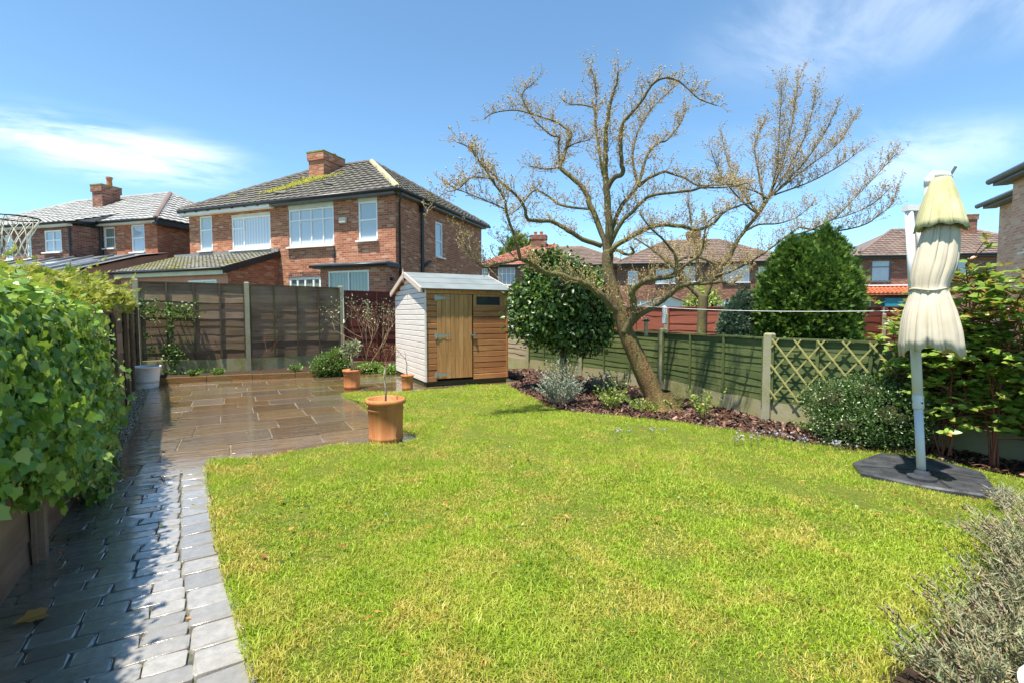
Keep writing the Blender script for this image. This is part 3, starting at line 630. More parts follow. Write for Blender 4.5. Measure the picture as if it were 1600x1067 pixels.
def grass():
    dens = 27000.0; A = (7.0 * 10.0); n = int(dens * A)
    P = np.column_stack([rng.uniform(-0.6, 6.4, n), rng.uniform(-0.4, 9.6, n)])
    d = np.hypot(P[:, 0], P[:, 1]); keep = rng.random(n) < np.minimum(1, (2.6 / np.maximum(d, 0.1)) ** 1.15)
    az = np.degrees(np.arctan2(P[:, 0], P[:, 1])); keep &= (az > -25) & (az < 86)
    P = P[keep]; P = P + rng.normal(size=P.shape) * 0.012
    ok = inpoly(P, LAWN); ed = edge_dist(P, LAWN); P = P[ok | ((ed < 0.035) & (rng.random(len(P)) < 0.5))]
    patch = np.sin(2.3 * P[:, 0] + 1.1 * P[:, 1]) * np.sin(1.7 * P[:, 1] - 0.9 * P[:, 0] + 2) + 0.6 * np.sin(5.1 * P[:, 0] - 3.3 * P[:, 1]) * np.sin(4.7 * P[:, 1] + 2.2 * P[:, 0])
    ok = rng.random(len(P)) < np.clip(0.95 + 0.25 * patch, 0.7, 1); P = P[ok]; patch = patch[ok]
    d = np.hypot(P[:, 0], P[:, 1]); ed = edge_dist(P, LAWN); n = len(P)
    h = rng.uniform(0.013, 0.035, n) * (1 + 0.35 * patch) * (1 + 0.5 * (rng.random(n) < 0.04)) * np.where((ed < 0.12) & (rng.random(n) < .35), 1.6, 1.0)
    w = rng.uniform(0.001, 0.002, n) * (1 + 0.22 * d)
    a = rng.uniform(0, 2 * np.pi, n); lean = rng.uniform(0.25, 1.25, n); side = np.column_stack([np.cos(a), np.sin(a), np.zeros(n)])
    b = rng.uniform(0, 2 * np.pi, n); fwd = np.column_stack([np.cos(b), np.sin(b), np.zeros(n)])
    base = np.column_stack([P, 0.018 + und(P[:, 0], P[:, 1])]); up = np.array([0, 0, 1.0])
    mid = base + (up * 0.62 + fwd * 0.22 * lean[:, None]) * h[:, None]; tip = base + (up * (1.0 - 0.25 * lean[:, None]) + fwd * 0.95 * lean[:, None]) * h[:, None]
    near = d < 4.2
    def strip(i):
        V = np.stack([base[i] - side[i] * w[i][:, None], base[i] + side[i] * w[i][:, None], mid[i] - side[i] * w[i][:, None] * .8, mid[i] + side[i] * w[i][:, None] * .8, tip[i]], 1)
        k = len(V); T = np.array([(0, 1, 3), (0, 3, 2), (2, 3, 4)]); return V.reshape(-1, 3), (T[None] + (np.arange(k) * 5)[:, None, None]).reshape(-1, 3)
    def tri(i):
        V = np.stack([base[i] - side[i] * w[i][:, None], base[i] + side[i] * w[i][:, None], tip[i]], 1); k = len(V)
        return V.reshape(-1, 3), np.arange(k * 3).reshape(-1, 3)
    V1, F1 = strip(near); V2, F2 = tri(~near)
    o = fast_mesh('lawn_grass', np.concatenate([V1, V2]), np.concatenate([F1, F2 + len(V1)]), 'grass_blade')
    tag(o, 'bright yellow-green mown grass covering the lawn', 'grass', kind='stuff')
    print('grass blades', n, 'tris', len(F1) + len(F2))
def lawn_weeds():
    # moss cushions and small round-leaved weeds caught in the joints and the turf edge
    n = 2600; y = rng.uniform(1.3, 5.3, n); x = rng.uniform(-1.02, 0.05, n); keep = (np.sin(9 * x + 3 * y) * np.sin(5 * y - 4 * x) > .35); x, y = x[keep], y[keep]; n = len(x)
    leaves('joint_moss', 'small', np.column_stack([x, y, np.full(n, -.012)]), rand_dir(n, 1), rand_dir(n, .4), rng.uniform(.008, .018, n), 'green_leaf')
    o = bpy.data.objects['joint_moss']; tag(o, 'tiny tufts of moss in the joints of the sett path', 'moss', kind='stuff')
    n = 9000; P = np.column_stack([rng.uniform(0, 5.8, n), rng.uniform(.9, 8.5, n)]); f = np.sin(3.1 * P[:, 0] + 1.7 * P[:, 1]) + np.sin(2.3 * P[:, 1] - 4.1 * P[:, 0] + 2) + .6 * np.sin(9 * P[:, 0]) ; P = P[inpoly(P, LAWN) & (f > .9)]; n = len(P)
    leaves('clover', 'small', np.column_stack([P, .028 + und(P[:, 0], P[:, 1]) + rng.uniform(0, .012, n)]), rand_dir(n, 2.2), rand_dir(n, .1), rng.uniform(.012, .026, n), 'green_leaf', None, True, 1.7)
    tag(bpy.data.objects['clover'], 'patches of small round-leaved clover in the lawn', 'clover', kind='stuff')
    n = 2400; P = np.column_stack([rng.uniform(-.25, 5.8, n), rng.uniform(.9, 8.5, n)]); P = P[inpoly(P, LAWN)]; n = len(P)
    leaves('dead_thatch', 'needle', np.column_stack([P, .03 + und(P[:, 0], P[:, 1]) + rng.uniform(0, .015, n)]), rand_dir(n, 1), rand_dir(n) * [1, 1, .2], rng.uniform(.03, .07, n), 'dry_leaf', None, True, .5)
    tag(bpy.data.objects['dead_thatch'], 'scattered straw-brown dead stalks lying in the lawn', 'thatch', kind='stuff')
ground(); path(); patio(); grass(); lawn_weeds()

# ---------------------------------------------------------------- houses
def wall(b, p0, p1, z0, z1, n, openings=(), depth=0.1):
    p0 = Vector((*p0, 0)); p1 = Vector((*p1, 0)); L = (p1 - p0).length; d = (p1 - p0) / L; nn = Vector((*n, 0))
    ss = sorted({0, L, *[q for o in openings for q in o[:2]]}); zs = sorted({z0, z1, *[q for o in openings for q in o[2:4]]})
    P = lambda s, z, k=0.0: p0 + d * s + Vector((0, 0, z)) - nn * k
    flip = d.cross(Vector((0, 0, 1))).dot(nn) < 0
    def q(a, e, c, f): b.quad(*((f, c, e, a) if flip else (a, e, c, f)))
    for i in range(len(ss) - 1):
        for j in range(len(zs) - 1):
            sm, zm = (ss[i] + ss[i + 1]) / 2, (zs[j] + zs[j + 1]) / 2
            if any(o[0] < sm < o[1] and o[2] < zm < o[3] for o in openings): continue
            q(P(ss[i], zs[j]), P(ss[i + 1], zs[j]), P(ss[i + 1], zs[j + 1]), P(ss[i], zs[j + 1]))
    for (a, c, za, zb) in [o[:4] for o in openings]:
        q(P(a, za, depth), P(a, za), P(a, zb), P(a, zb, depth)); q(P(c, za), P(c, za, depth), P(c, zb, depth), P(c, zb))
        q(P(a, zb), P(c, zb), P(c, zb, depth), P(a, zb, depth)); q(P(a, za, depth), P(c, za, depth), P(c, za), P(a, za))

def window(parent, p0, p1, n, a, c, za, zb, cols=(), rows=(), pane='pane_painted_sky', frame='white_paint', fw=0.06, sill=True, only=None, name='window', rec=0.055, sillw=0.05):
    """frame is the window itself; each pane and the sill are its children"""
    p0 = Vector((*p0, 0)); d = (Vector((*p1, 0)) - p0).normalized(); nn = Vector((*n, 0)); b = MB()
    rot = Matrix((d, -nn, Vector((0, 0, 1)))).transposed()
    if rot.determinant() < 0: rot = Matrix((-d, -nn, Vector((0, 0, 1)))).transposed()
    def piece(bb, s0, s1, q0, q1, k, t): bb.box(p0 + d * (s0 + s1) / 2 - nn * k + Vector((0, 0, (q0 + q1) / 2)), (s1 - s0, t, q1 - q0), rot)
    piece(b, a, c, za, za + fw, rec, 0.07); piece(b, a, c, zb - fw, zb, rec, 0.07); piece(b, a, a + fw, za + fw, zb - fw, rec, 0.07); piece(b, c - fw, c, za + fw, zb - fw, rec, 0.07)
    xs = [a + fw] + [a + (c - a) * f for f in cols] + [c - fw]; zs = [za + fw] + [za + (zb - za) * f for f in rows] + [zb - fw]; hm = fw * 0.42
    for f in xs[1:-1]: piece(b, f - hm, f + hm, za + fw, zb - fw, rec, 0.062)
    if only is None:
        for f in zs[1:-1]:
            for i in range(len(xs) - 1): piece(b, xs[i] + (hm if i else 0), xs[i + 1] - (hm if i < len(xs) - 2 else 0), f - hm, f + hm, rec, 0.058)
    else:
        for i, f in only: piece(b, xs[i] + (hm if i else 0), xs[i + 1] - (hm if i < len(xs) - 2 else 0), za + (zb - za) * f - hm, za + (zb - za) * f + hm, rec, 0.058)
    w = b.build(name, frame, parent)
    for i in range(len(xs) - 1):
        zc = zs if only is None else [za + fw] + [za + (zb - za) * f for (j, f) in only if j == i] + [zb - fw]
        for j in range(len(zc) - 1):
            g = MB(); x0 = xs[i] + (hm if i else 0); x1 = xs[i + 1] - (hm if i < len(xs) - 2 else 0); z0 = zc[j] + (hm if j else 0); z1 = zc[j + 1] - (hm if j < len(zc) - 2 else 0)
            piece(g, x0 - .004, x1 + .004, z0 - .004, z1 + .004, rec + 0.012, 0.02); g.build('pane', pane, w)
    if sill:
        g = MB(); piece(g, a - 0.05, c + 0.05, za - sillw, za - 0.002, -0.02, 0.18); g.build('sill', frame, w)
    return w

TILE_X = np.array([0, .30, .40, .50, .62, .72, 1.0]); TILE_Z = np.array([0.0, 0.0, .034, .05, .05, .034, 0.0])
def tiled_slope(parent, name, mat, a, b, apex_dir, length, clips=(), tw=0.3, gauge=0.32, roll=1.0, thick=0.03):
    """rows of rolled interlocking tiles, clipped at hips by planes (point, normal to keep side)"""
    a = np.array(a, float); b = np.array(b, float); d = b - a; L = np.linalg.norm(d); d /= L; u = np.array(apex_dir, float); u /= np.linalg.norm(u); n = np.cross(d, u)
    if n[2] < 0: n = -n
    k = len(TILE_X); tv = []; 
    for t, lift in ((0, thick + 0.012), (1.06, 0.0)):
        for x, z in zip(TILE_X, TILE_Z): tv.append((x * tw, t * gauge, z * roll * (tw / .3) + lift))
    for x, z in zip(TILE_X, TILE_Z): tv.append((x * tw, 0, z * roll * (tw / .3) + 0.0))
    tv = np.array(tv); tf = np.array([(i, i + 1, k + i + 1, k + i) for i in range(k - 1)] + [(2 * k + i, 2 * k + i + 1, i + 1, i) for i in range(k - 1)])
    nc = int(math.ceil(L / tw)); nr = int(math.ceil(length / gauge)); P = []
    for r in range(nr):
        for c in range(nc): P.append(a + d * (c * tw + (0)) + u * (r * gauge) + n * rng.normal() * 0.003)
    P = np.array(P); M = np.stack([d, u, n], axis=-1); V, Fc = scatter(tv, tf, P, np.repeat(M[None], len(P), 0), np.ones(len(P)))
    me = bpy.data.meshes.new(name); me.from_pydata(V.tolist(), [], Fc.tolist())
    if clips:
        bm = bmesh.new(); bm.from_mesh(me)
        for co, no in clips: bmesh.ops.bisect_plane(bm, geom=bm.verts[:] + bm.edges[:] + bm.faces[:], plane_co=co, plane_no=no, clear_inner=True)
        bm.to_mesh(me); bm.free()
    me.materials.append(MAT[mat]); o = link(name, me, None, parent); o['kind'] = 'stuff'; return o

def hip_roof(parent, x0, x1, y0, y1, z, k, mat, caps='tile_grey', front=True, right=True, hipmat=None, tw=0.3, gauge=0.32, gable_left=False, gable_right=False, thick=0.03):
    hy = (y1 - y0) / 2; ym = (y0 + y1) / 2; zr = z + hy * k; xa = x0 if gable_left else x0 + hy; xb = x1 if gable_right else x1 - hy
    A, B, C, D = (x0, y0, z), (x1, y0, z), (x1, y1, z), (x0, y1, z); E, F = (xa, ym, zr), (xb, ym, zr)
    b = MB()
    if gable_left: b.quad(A, B, F, E); b.quad(C, D, E, F)
    else: b.quad(A, B, F, E); b.quad(C, D, E, F); b.add([D, A, E], [(0, 1, 2)])
    if not gable_right: b.add([B, C, F], [(0, 1, 2)])
    b.quad((x0, y0, z - .02), (x0, y1, z - .02), (x1, y1, z - .02), (x1, y0, z - .02))
    roof = b.build('roof', mat, parent)
    s = math.sqrt(1 + k * k)
    if front:
        cl = []
        if not gable_left: cl.append(((x0, y0, 0), (1, -1, 0)))
        if not gable_right: cl.append(((x1, y0, 0), (-1, -1, 0)))
        cl.append(((0, ym + 0.02, 0), (0, -1, 0)))
        tiled_slope(roof, 'roof_tiles', mat, (x0, y0 - .04, z + .012), (x1, y0 - .04, z + .012), (0, 1, k), hy * s, cl, tw, gauge, roll=.36, thick=thick)
    if right and not gable_right:
        tiled_slope(roof, 'roof_tiles', mat, (x1 + .04, y0, z + .012), (x1 + .04, y1, z + .012), (-1, 0, k), hy * s, [((x1, y0, 0), (1, 1, 0)), ((x1, y1, 0), (1, -1, 0))], tw, gauge, roll=.36, thick=thick)
    def cap(p, q, m):                                     # overlapping half-round ridge tiles, each a piece of its own
        p = Vector(p); q = Vector(q); L = (q - p).length; n = max(1, int(round(L / 0.42)))
        for i in range(n):
            g = MB(); s0 = p.lerp(q, i / n); s1 = p.lerp(q, min(1, (i + 1.12) / n)); g.tube([s0 + Vector((0, 0, .03)), s1 + Vector((0, 0, .012))], [0.115, 0.1], 8); g.build('ridge_tile', m, roof, smooth=False)
    hm = hipmat or caps
    if not gable_right: cap(F, B, hm)
    cap(E, F, caps)
    if not gable_left: cap(E, A, caps)
    if not gable_right: cap(F, C, caps)
    return roof

def gutter(parent, a, b, mat='black_plastic', r=0.06, name='gutter'):
    g = MB(); g.tube([a, b], r, 8); return g.build(name, mat, parent, smooth=True)

def chimney(parent, x0, x1, y0, y1, z0, z1, brick, capm, pots=(), corbel=0.05, capmat='moss'):
    b = MB(); b.box(((x0 + x1) / 2, (y0 + y1) / 2, (z0 + z1 - .3) / 2), (x1 - x0, y1 - y0, z1 - .3 - z0)); b.box(((x0 + x1) / 2, (y0 + y1) / 2, z1 - .15), (x1 - x0 + 2 * corbel, y1 - y0 + 2 * corbel, .3))
    c = b.build('chimney', brick, parent, uv=True)
    g = MB(); g.prism([(x0 - corbel - .01, y0 - corbel - .01), (x1 + corbel + .01, y0 - corbel - .01), (x1 + corbel + .01, y1 + corbel + .01), (x0 - corbel - .01, y1 + corbel + .01)], z1, z1 + .05); g.build('cap', capmat, c)
    for px, py, r, h in pots:
        g = MB(); g.lathe([(r, z1 + .05), (r * .9, z1 + .1), (r * .85, z1 + h * .8), (r * 1.08, z1 + h * .82), (r * 1.08, z1 + h), (r * .75, z1 + h), (r * .7, z1 + .1)], 12, (px, py, 0)); g.build('chimney_pot', 'chimney_pot', c, smooth=False)
    g = MB(); g.box(((x0 + x1) / 2, y0 - .03, z0 + .0 + (0.03)), (x1 - x0 + .1, .05, .14)); g.build('flashing', 'lead', c)
    return c

def main_house():
    h = empty('brick_house', (4.62, 15.5, 0), R(-50.7), 'semi-detached red brick house pair with mossy grey tiled hip roof behind the rear fence', 'house')
    p0, p1, n = (-9.45, 0), (0, 0), (0, -1); S = lambda u: 9.45 - u
    W = [(S(8.89), S(8.22), 3.87, 5.19), (S(7.2), S(5.29), 3.82, 5.12), (S(4.44), S(2.46), 3.79, 5.27), (S(1.45), S(0.69), 3.87, 5.25), (S(4.49), S(3.06), 0.05, 2.74)]
    b = MB(); wall(b, p0, p1, -0.1, 5.33, n, W)
    b.build('front_wall', 'brick_main', h, uv=True)
    b = MB(); wall(b, (0, 0), (0, 6.71), -0.1, 5.33, (1, 0), [(2.57, 3.13, 3.58, 4.88)]); wall(b, (0, 6.71), (-9.45, 6.71), -0.1, 5.33, (0, 1)); wall(b, (-9.45, 6.71), (-9.45, 0), -0.1, 5.33, (-1, 0))
    b.build('side_wall', 'brick_main', h, uv=True)
    b = MB(); b.box((-4.7, 3.3, 2.4), (9.0, 6.2, 4.6)); b.build('interior', 'pane_dark', h)
    w = W[0]; window(h, p0, p1, n, *w, rows=(0.6,), pane='pane_frost')
    w = W[1]; window(h, p0, p1, n, w[0], w[1], w[2], 5.02, cols=(0.31,), only=[(0, 0.66)], pane='pane_curtain')
    g = MB(); g.box((-6.245, .02, 5.07), (1.9, .04, .095)); g.build('window_head', 'cream_paint', h)
    w = W[2]; window(h, p0, p1, n, w[0], w[1], w[2], 5.1, cols=(0.24, 0.5, 0.76), rows=(0.7,), pane='pane_blind')
    g = MB(); g.box((-3.45, .02, 5.185), (1.98, .06, .165)); g.build('window_head', 'cream_paint', h)
    w = W[3]; window(h, p0, p1, n, w[0], w[1], w[2], 5.14, rows=(0.53,), pane='pane_frost')
    g = MB(); g.box((-1.07, .02, 5.195), (.76, .06, .105)); g.build('window_head', 'cream_paint', h)
    w = W[4]; window(h, p0, p1, n, *w, cols=(0.26, 0.5, 0.76), only=[(0, .35), (3, .35), (1, .35), (2, .35)], pane='pane_green', sill=False, name='patio_door', fw=0.09)
    b = MB()
    for i in range(18): b.box((-4.49 + .04 + i * .0795, -.006, 2.835), (.066, .02, .17))
    b.build('soldier_course', 'brick_dark', h, uv=True)
    window(h, (0, 0), (0, 6.71), (1, 0), 2.57, 3.13, 3.58, 4.88, rows=(0.46,), pane='pane_frost')
    g = MB(); g.box((-2.04, -.05, 4.58), (.27, .1, .19)); g.build('alarm_box', 'cream_paint', h, bevel=.02)
    # eaves
    g = MB(); g.box((-2.45, -.13, 5.3), (5.15, .24, .11)); g.box((.13, 3.3, 5.3), (.24, 6.8, .11)); g.build('soffit', 'grey_plastic', h)
    g = MB(); g.box((-7.36, -.13, 5.28), (4.6, .25, .13)); g.build('fascia', 'white_paint', h)
    gutter(h, (-9.65, -.29, 5.37), (.3, -.29, 5.37)); gutter(h, (.3, -.3, 5.37), (.3, 6.95, 5.37))
    for i in range(7):
        g = MB(); g.box((-9.3 + i * .62, -.27, 5.34), (.05, .1, .1)); g.build('gutter_bracket', 'black_plastic', h)
    roof = hip_roof(h, -9.7, .25, -.25, 6.95, 5.39, .615, 'tile_grey', 'tile_grey', hipmat='ridge_moss')
    ch = chimney(h, -5.35, -4.62, 2.0, 3.15, 6.4, 7.78, 'brick_main', 'moss', pots=[(-4.8, 2.8, .09, .16)])
    # moss drift below the stack, clinging to the tile rolls, and two lifted tiles
    nm = 900; v = rng.random(nm) ** .8; yy = 0.55 + 1.5 * v; xx = -4.9 - 1.15 * (1 - v) + rng.normal(size=nm) * (.24 + .16 * v) + .75 * v * (rng.random(nm) < .5)
    zz2 = 5.39 + (yy + .25) * .615 + .075; tv, tf = leaf_template('bud'); V, Fc = scatter((tv - [0, .5, 0]) * [1.4, 1, 1.6], tf, np.column_stack([xx, yy, zz2]), frames(rand_dir(nm), rand_dir(nm)), rng.uniform(.06, .16, nm))
    fast_mesh('roof_moss', V, Fc, 'moss', roof)['kind'] = 'stuff'
    for x, y in ((-5.1, .35), (-3.2, .75)):
        g = MB(); g.box((0, 0, 0), (.42, .3, .04)); g.build('lifted_tile', 'tile_grey', roof, (x, y, 5.39 + (y + .25) * .615 + .1), (R(22), R(6), R(4)))
    # pipes on the side wall
    g = MB(); g.tube([(.3, -.1, 5.3), (.08, .12, 5.0), (.06, .15, 0)], .035, 8); g.build('downpipe', 'black_plastic', h, smooth=True)
    g = MB(); g.tube([(.07, 1.54, 5.05), (.07, 1.54, 0)], .055, 8); g.box((.09, 1.54, 5.1), (.2, .22, .2)); g.build('soil_pipe', 'black_plastic', h)
    g = MB(); g.tube([(.07, 1.56, 3.1), (.12, 1.7, 3.2), (.12, 2.0, 3.32)], .06, 8); g.build('waste_pipe', 'black_plastic', h, smooth=True)
    g = MB(); g.tube([(-2.45, -.02, 3.7), (-2.42, -.06, 3.45), (-2.44, -.02, 3.35)], .015, 6); g.box((-2.46, -.04, 3.42), (.1, .06, .14)); g.build('cable_clip', 'black_plastic', h)
    # ground-floor bay with flat felt roof
    b = MB(); wall(b, (-2.55, -.57), (0, -.57), -.1, 2.92, n, [(.3, 1.92, 1.2, 2.84)]); wall(b, (0, -.57), (0, 0), -.1, 2.92, (1, 0)); wall(b, (-2.55, 0), (-2.55, -.57), -.1, 2.92, (-1, 0)); b.build('bay_wall', 'brick_main', h, uv=True)
    window(h, (-2.55, -.57), (0, -.57), n, .3, 1.92, 1.2, 2.84, cols=(0.5,), pane='pane_green', name='bay_window')
    g = MB(); g.prism([(-2.75, -.72), (.14, -.72), (.14, .02), (-2.75, .02)], 2.92, 3.04); r = g.build('bay_roof', 'black_plastic', h)
    g = MB(); g.prism([(-2.72, -.66), (.1, -.66), (.1, -.005), (-2.72, -.005)], 3.042, 3.085); g.build('felt', 'lead', r)
    gutter(r, (-2.82, -.77, 2.99), (.2, -.77, 2.99), r=.05)
    g = MB(); g.tube([(.01, -.3, 2.55), (.1, -.3, 2.55)], .055, 8); g.build('vent_outlet', 'black_plastic', h)
    # lean-to on the left-hand house
    b = MB(); wall(b, (-10.2, -2.05), (-4.94, -2.05), -.1, 2.78, n, [(3.4, 4.75, 1.0, 2.56)]); b.build('lean_to_wall', 'render_pink', h, uv=True)
    b = MB(); b.add([(-4.94, -2.05, -.1), (-4.94, 0, -.1), (-4.94, 0, 3.62), (-4.94, -2.05, 2.86)], [(0, 1, 2, 3)]); b.build('lean_to_side', 'brick_orange', h, uv=True)
    window(h, (-10.2, -2.05), (-4.94, -2.05), n, 3.4, 4.75, 1.0, 2.56, cols=(.5,), pane='pane_painted_sky')
    k = (3.68 - 2.92) / 2.25
    b = MB(); b.quad((-10.4, -2.25, 2.9), (-4.85, -2.25, 2.9), (-4.85, 0, 3.66), (-10.4, 0, 3.66)); b.quad((-10.4, 0, 3.6), (-4.85, 0, 3.6), (-4.85, -2.25, 2.84), (-10.4, -2.25, 2.84)); lr = b.build('lean_to_roof', 'tile_mossy', h)
    tiled_slope(lr, 'roof_tiles', 'tile_mossy', (-10.4, -2.27, 2.91), (-4.86, -2.27, 2.91), (0, 1, k), 2.35, [((0, -.01, 0), (0, -1, 0)), ((-4.85, 0, 0), (-1, 0, 0))], .19, .15, roll=.5, thick=.02)
    g = MB(); g.bar((-4.87, -2.28, 2.82), (-4.87, 0, 3.6), .06, .2); g.build('bargeboard', 'black_plastic', h)
    g = MB(); g.box((-7.6, -2.17, 2.78), (5.35, .12, .15)); g.build('fascia', 'cream_paint', h)
    gutter(h, (-10.4, -2.3, 2.88), (-4.9, -2.3, 2.88), r=.05); g = MB(); g.box((-7.6, -.02, 3.72), (5.4, .05, .12)); g.build('flashing', 'lead', h)

def left_house():
    h = empty('brick_house', (-2.6, 24.87, 0), R(-46), 'brick house with shiny pale grey roof and orange side wall, far left beyond the ivy', 'house')
    p0, p1, n = (-3.17, 0), (0, 0), (0, -1)
    W = [(.12, .77, 4.27, 5.17), (1.71, 2.47, 4.05, 5.2)]
    b = MB(); wall(b, p0, p1, 0, 5.3, n, W); b.build('front_wall', 'brick_main', h, uv=True)
    b = MB(); g0 = 1.3; wall(b, (-1.85, -.012), (0.0, -.012), 3.4, 5.22, n, [(.39, 1.15, 4.05, 5.2)], .02); b.build('brick_patch', 'brick_orange', h, uv=True)
    b = MB(); wall(b, (0, 0), (0, 7), 0, 5.3, (1, 0)); b.build('side_wall', 'brick_orange', h, uv=True)
    for w in W: window(h, p0, p1, n, *w, rows=(.52,), pane='pane_green' if w is W[0] else 'pane_painted_sky')
    q0, q1 = (-13.2, -1.13), (-3.17, -1.13); S = lambda u: 13.2 - u
    W2 = [(S(4.8), S(3.78), 4.02, 4.93), (S(7.26), S(6.79), 3.78, 4.86), (S(5.91), S(5.61), 3.78, 4.86)]
    b = MB(); wall(b, q0, q1, 0, 5.1, n, W2); wall(b, (-3.17, -1.13), (-3.17, 0), 0, 5.1, (1, 0)); b.build('wing_wall', 'brick_dark', h, uv=True)
    window(h, q0, q1, n, *W2[0], cols=(.5,), rows=(.55,), pane='pane_painted_sky'); window(h, q0, q1, n, *W2[1], rows=(.5,), pane='pane_frost'); window(h, q0, q1, n, *W2[2], rows=(.5,), pane='pane_frost')
    b = MB(); b.box((-6.6, 3.4, 2.4), (12.8, 6.6, 4.7)); b.build('interior', 'pane_dark', h)
    g = MB(); g.box((-1.5, -.12, 5.26), (3.3, .24, .1)); g.build('soffit', 'cream_paint', h)
    g = MB(); g.box((.12, 3.4, 5.22), (.24, 7.2, .2)); g.build('fascia', 'black_plastic', h)
    gutter(h, (-3.1, -.29, 5.33), (.28, -.29, 5.33)); gutter(h, (-13.2, -1.42, 5.16), (-3.05, -1.42, 5.16)); gutter(h, (-3.02, -1.42, 5.16), (-3.02, -.2, 5.3))
    g = MB(); g.box((-8.1, -1.28, 5.07), (10.1, .22, .08)); g.build('wing_soffit', 'cream_paint', h)
    hip_roof(h, -13.4, .25, -.25, 7.0, 5.34, .57, 'tile_pale', 'tile_pale', hipmat='tile_brown', tw=.3, gauge=.34)
    b = MB(); zt = 5.34 + .9 * .57; b.quad((-13.4, -1.42, 5.14), (-3.0, -1.42, 5.14), (-3.0, .6, zt), (-13.4, .6, zt)); b.quad((-3.0, -1.42, 5.1), (-13.4, -1.42, 5.1), (-13.4, .6, zt - .06), (-3.0, .6, zt - .06)); b.add([(-3.0, -1.42, 5.12), (-3.0, .6, zt), (-3.0, .2, 5.34 + .45 * .57), (-3.0, -.3, 5.3)], [(0, 1, 2, 3)]); r2 = b.build('wing_roof', 'tile_pale', h)
    tiled_slope(r2, 'roof_tiles', 'tile_pale', (-13.4, -1.45, 5.15), (-3.0, -1.45, 5.15), (0, 2.02, zt - 5.14), 2.1, [], .3, .34)
    chimney(h, -6.5, -5.85, 1.9, 2.75, 6.0, 7.68, 'brick_dark', 'moss', pots=[(-6.05, 2.4, .13, .5)])
    g = MB(); g.tube([(-3.2, -1.2, 5.1), (-3.2, -1.2, 0)], .045, 8); g.build('downpipe', 'black_plastic', h); g = MB(); g.tube([(-3.1, -.08, 5.2), (-3.1, -.08, 0)], .06, 8); g.build('downpipe', 'black_plastic', h)
    # low roofs of the rear extensions: separate slate-grey sheets with rolls
    b = MB(); b.quad((-9.0, -3.7, 2.9), (.6, -3.7, 2.9), (.6, -1.13, 3.75), (-9.0, -1.13, 3.75)); b.quad((.6, -3.7, 2.83), (-9, -3.7, 2.83), (-9, -1.13, 3.68), (.6, -1.13, 3.68)); b.quad((-3.15, -1.13, 3.75), (.6, -1.13, 3.75), (.6, 0, 3.98), (-3.15, 0, 3.98)); er = b.build('extension_roof', 'slate_flat', h)
    for i in range(9):
        x = -8.6 + i * 1.1; g = MB(); g.bar((x, -3.72, 2.93), (x, -1.13, 3.79), .07, .07); g.build('roof_roll', 'lead', er)
    for i in range(3):
        g = MB(); g.box((-4.0 + i * 1.6, -2.4, 3.36), (1.0, .9, .05), Matrix.Rotation(R(18.3), 3, 'X')); g.build('skylight', 'pane_painted_sky', er)
    b = MB(); wall(b, (-8.9, -3.6), (.5, -3.6), 0, 2.85, n); wall(b, (.5, -3.6), (.5, 0), 0, 2.85, (1, 0)); b.add([(.5, -3.6, 2.85), (.5, 0, 2.85), (.5, 0, 3.9), (.5, -1.13, 3.66)], [(0, 1, 2, 3)]); b.build('extension_wall', 'render_pink', h, uv=True)

def far_house(label, o, rz, w, depth, ez, k, tile, brick, wins, chims=(), canopy=None, extra=None, caps='tile_brown', gl=False, gr=False, tile2=None):
    h = empty('brick_house', (*o, 0), R(rz), label, 'house'); p0, p1, n = (0, 0), (w, 0), (0, -1)
    b = MB(); wall(b, p0, p1, 0, ez, n, [q[:4] for q in wins]); wall(b, p1, (w, depth), 0, ez, (1, 0)); wall(b, (0, depth), p0, 0, ez, (-1, 0)); wall(b, (w, depth), (0, depth), 0, ez, (0, 1)); b.build('wall', brick, h, uv=True)
    b = MB(); b.box((w / 2, depth / 2, ez / 2 - .2), (w - .5, depth - .5, ez - .6)); b.build('interior', 'pane_dark', h)
    for q in wins: window(h, p0, p1, n, *q[:4], cols=q[4], rows=q[5], pane=q[6], frame=q[7])
    hip_roof(h, -.3, w + .3, -.3, depth + .3, ez + .04, k, tile, caps, tw=.3, gauge=.33, gable_left=gl, gable_right=gr)
    g = MB(); g.box((w / 2, -.16, ez - .05), (w + .5, .26, .14)); g.build('fascia', 'black_plastic', h); gutter(h, (-.3, -.34, ez + .04), (w + .3, -.34, ez + .04))
    for c in chims: chimney(h, *c[:6], brick, 'moss', pots=c[6], capmat=c[7] if len(c) > 7 else 'moss')
    if canopy:
        x0, x1, z0, z1, dd = canopy; b = MB(); b.quad((x0, -dd, z0), (x1, -dd, z0), (x1, -.01, z1), (x0, -.01, z1)); b.quad((x1, -dd, z0 - .08), (x0, -dd, z0 - .08), (x0, -.01, z0 - .08), (x1, -.01, z0 - .08)); b.quad((x0, -dd, z0 - .08), (x1, -dd, z0 - .08), (x1, -dd, z0), (x0, -dd, z0))
        c = b.build('canopy_roof', 'tile_orange', h); tiled_slope(c, 'roof_tiles', 'tile_orange', (x0, -dd, z0 + .01), (x1, -dd, z0 + .01), (0, dd, z1 - z0), math.hypot(dd, z1 - z0), [], .24, .2)
    return h

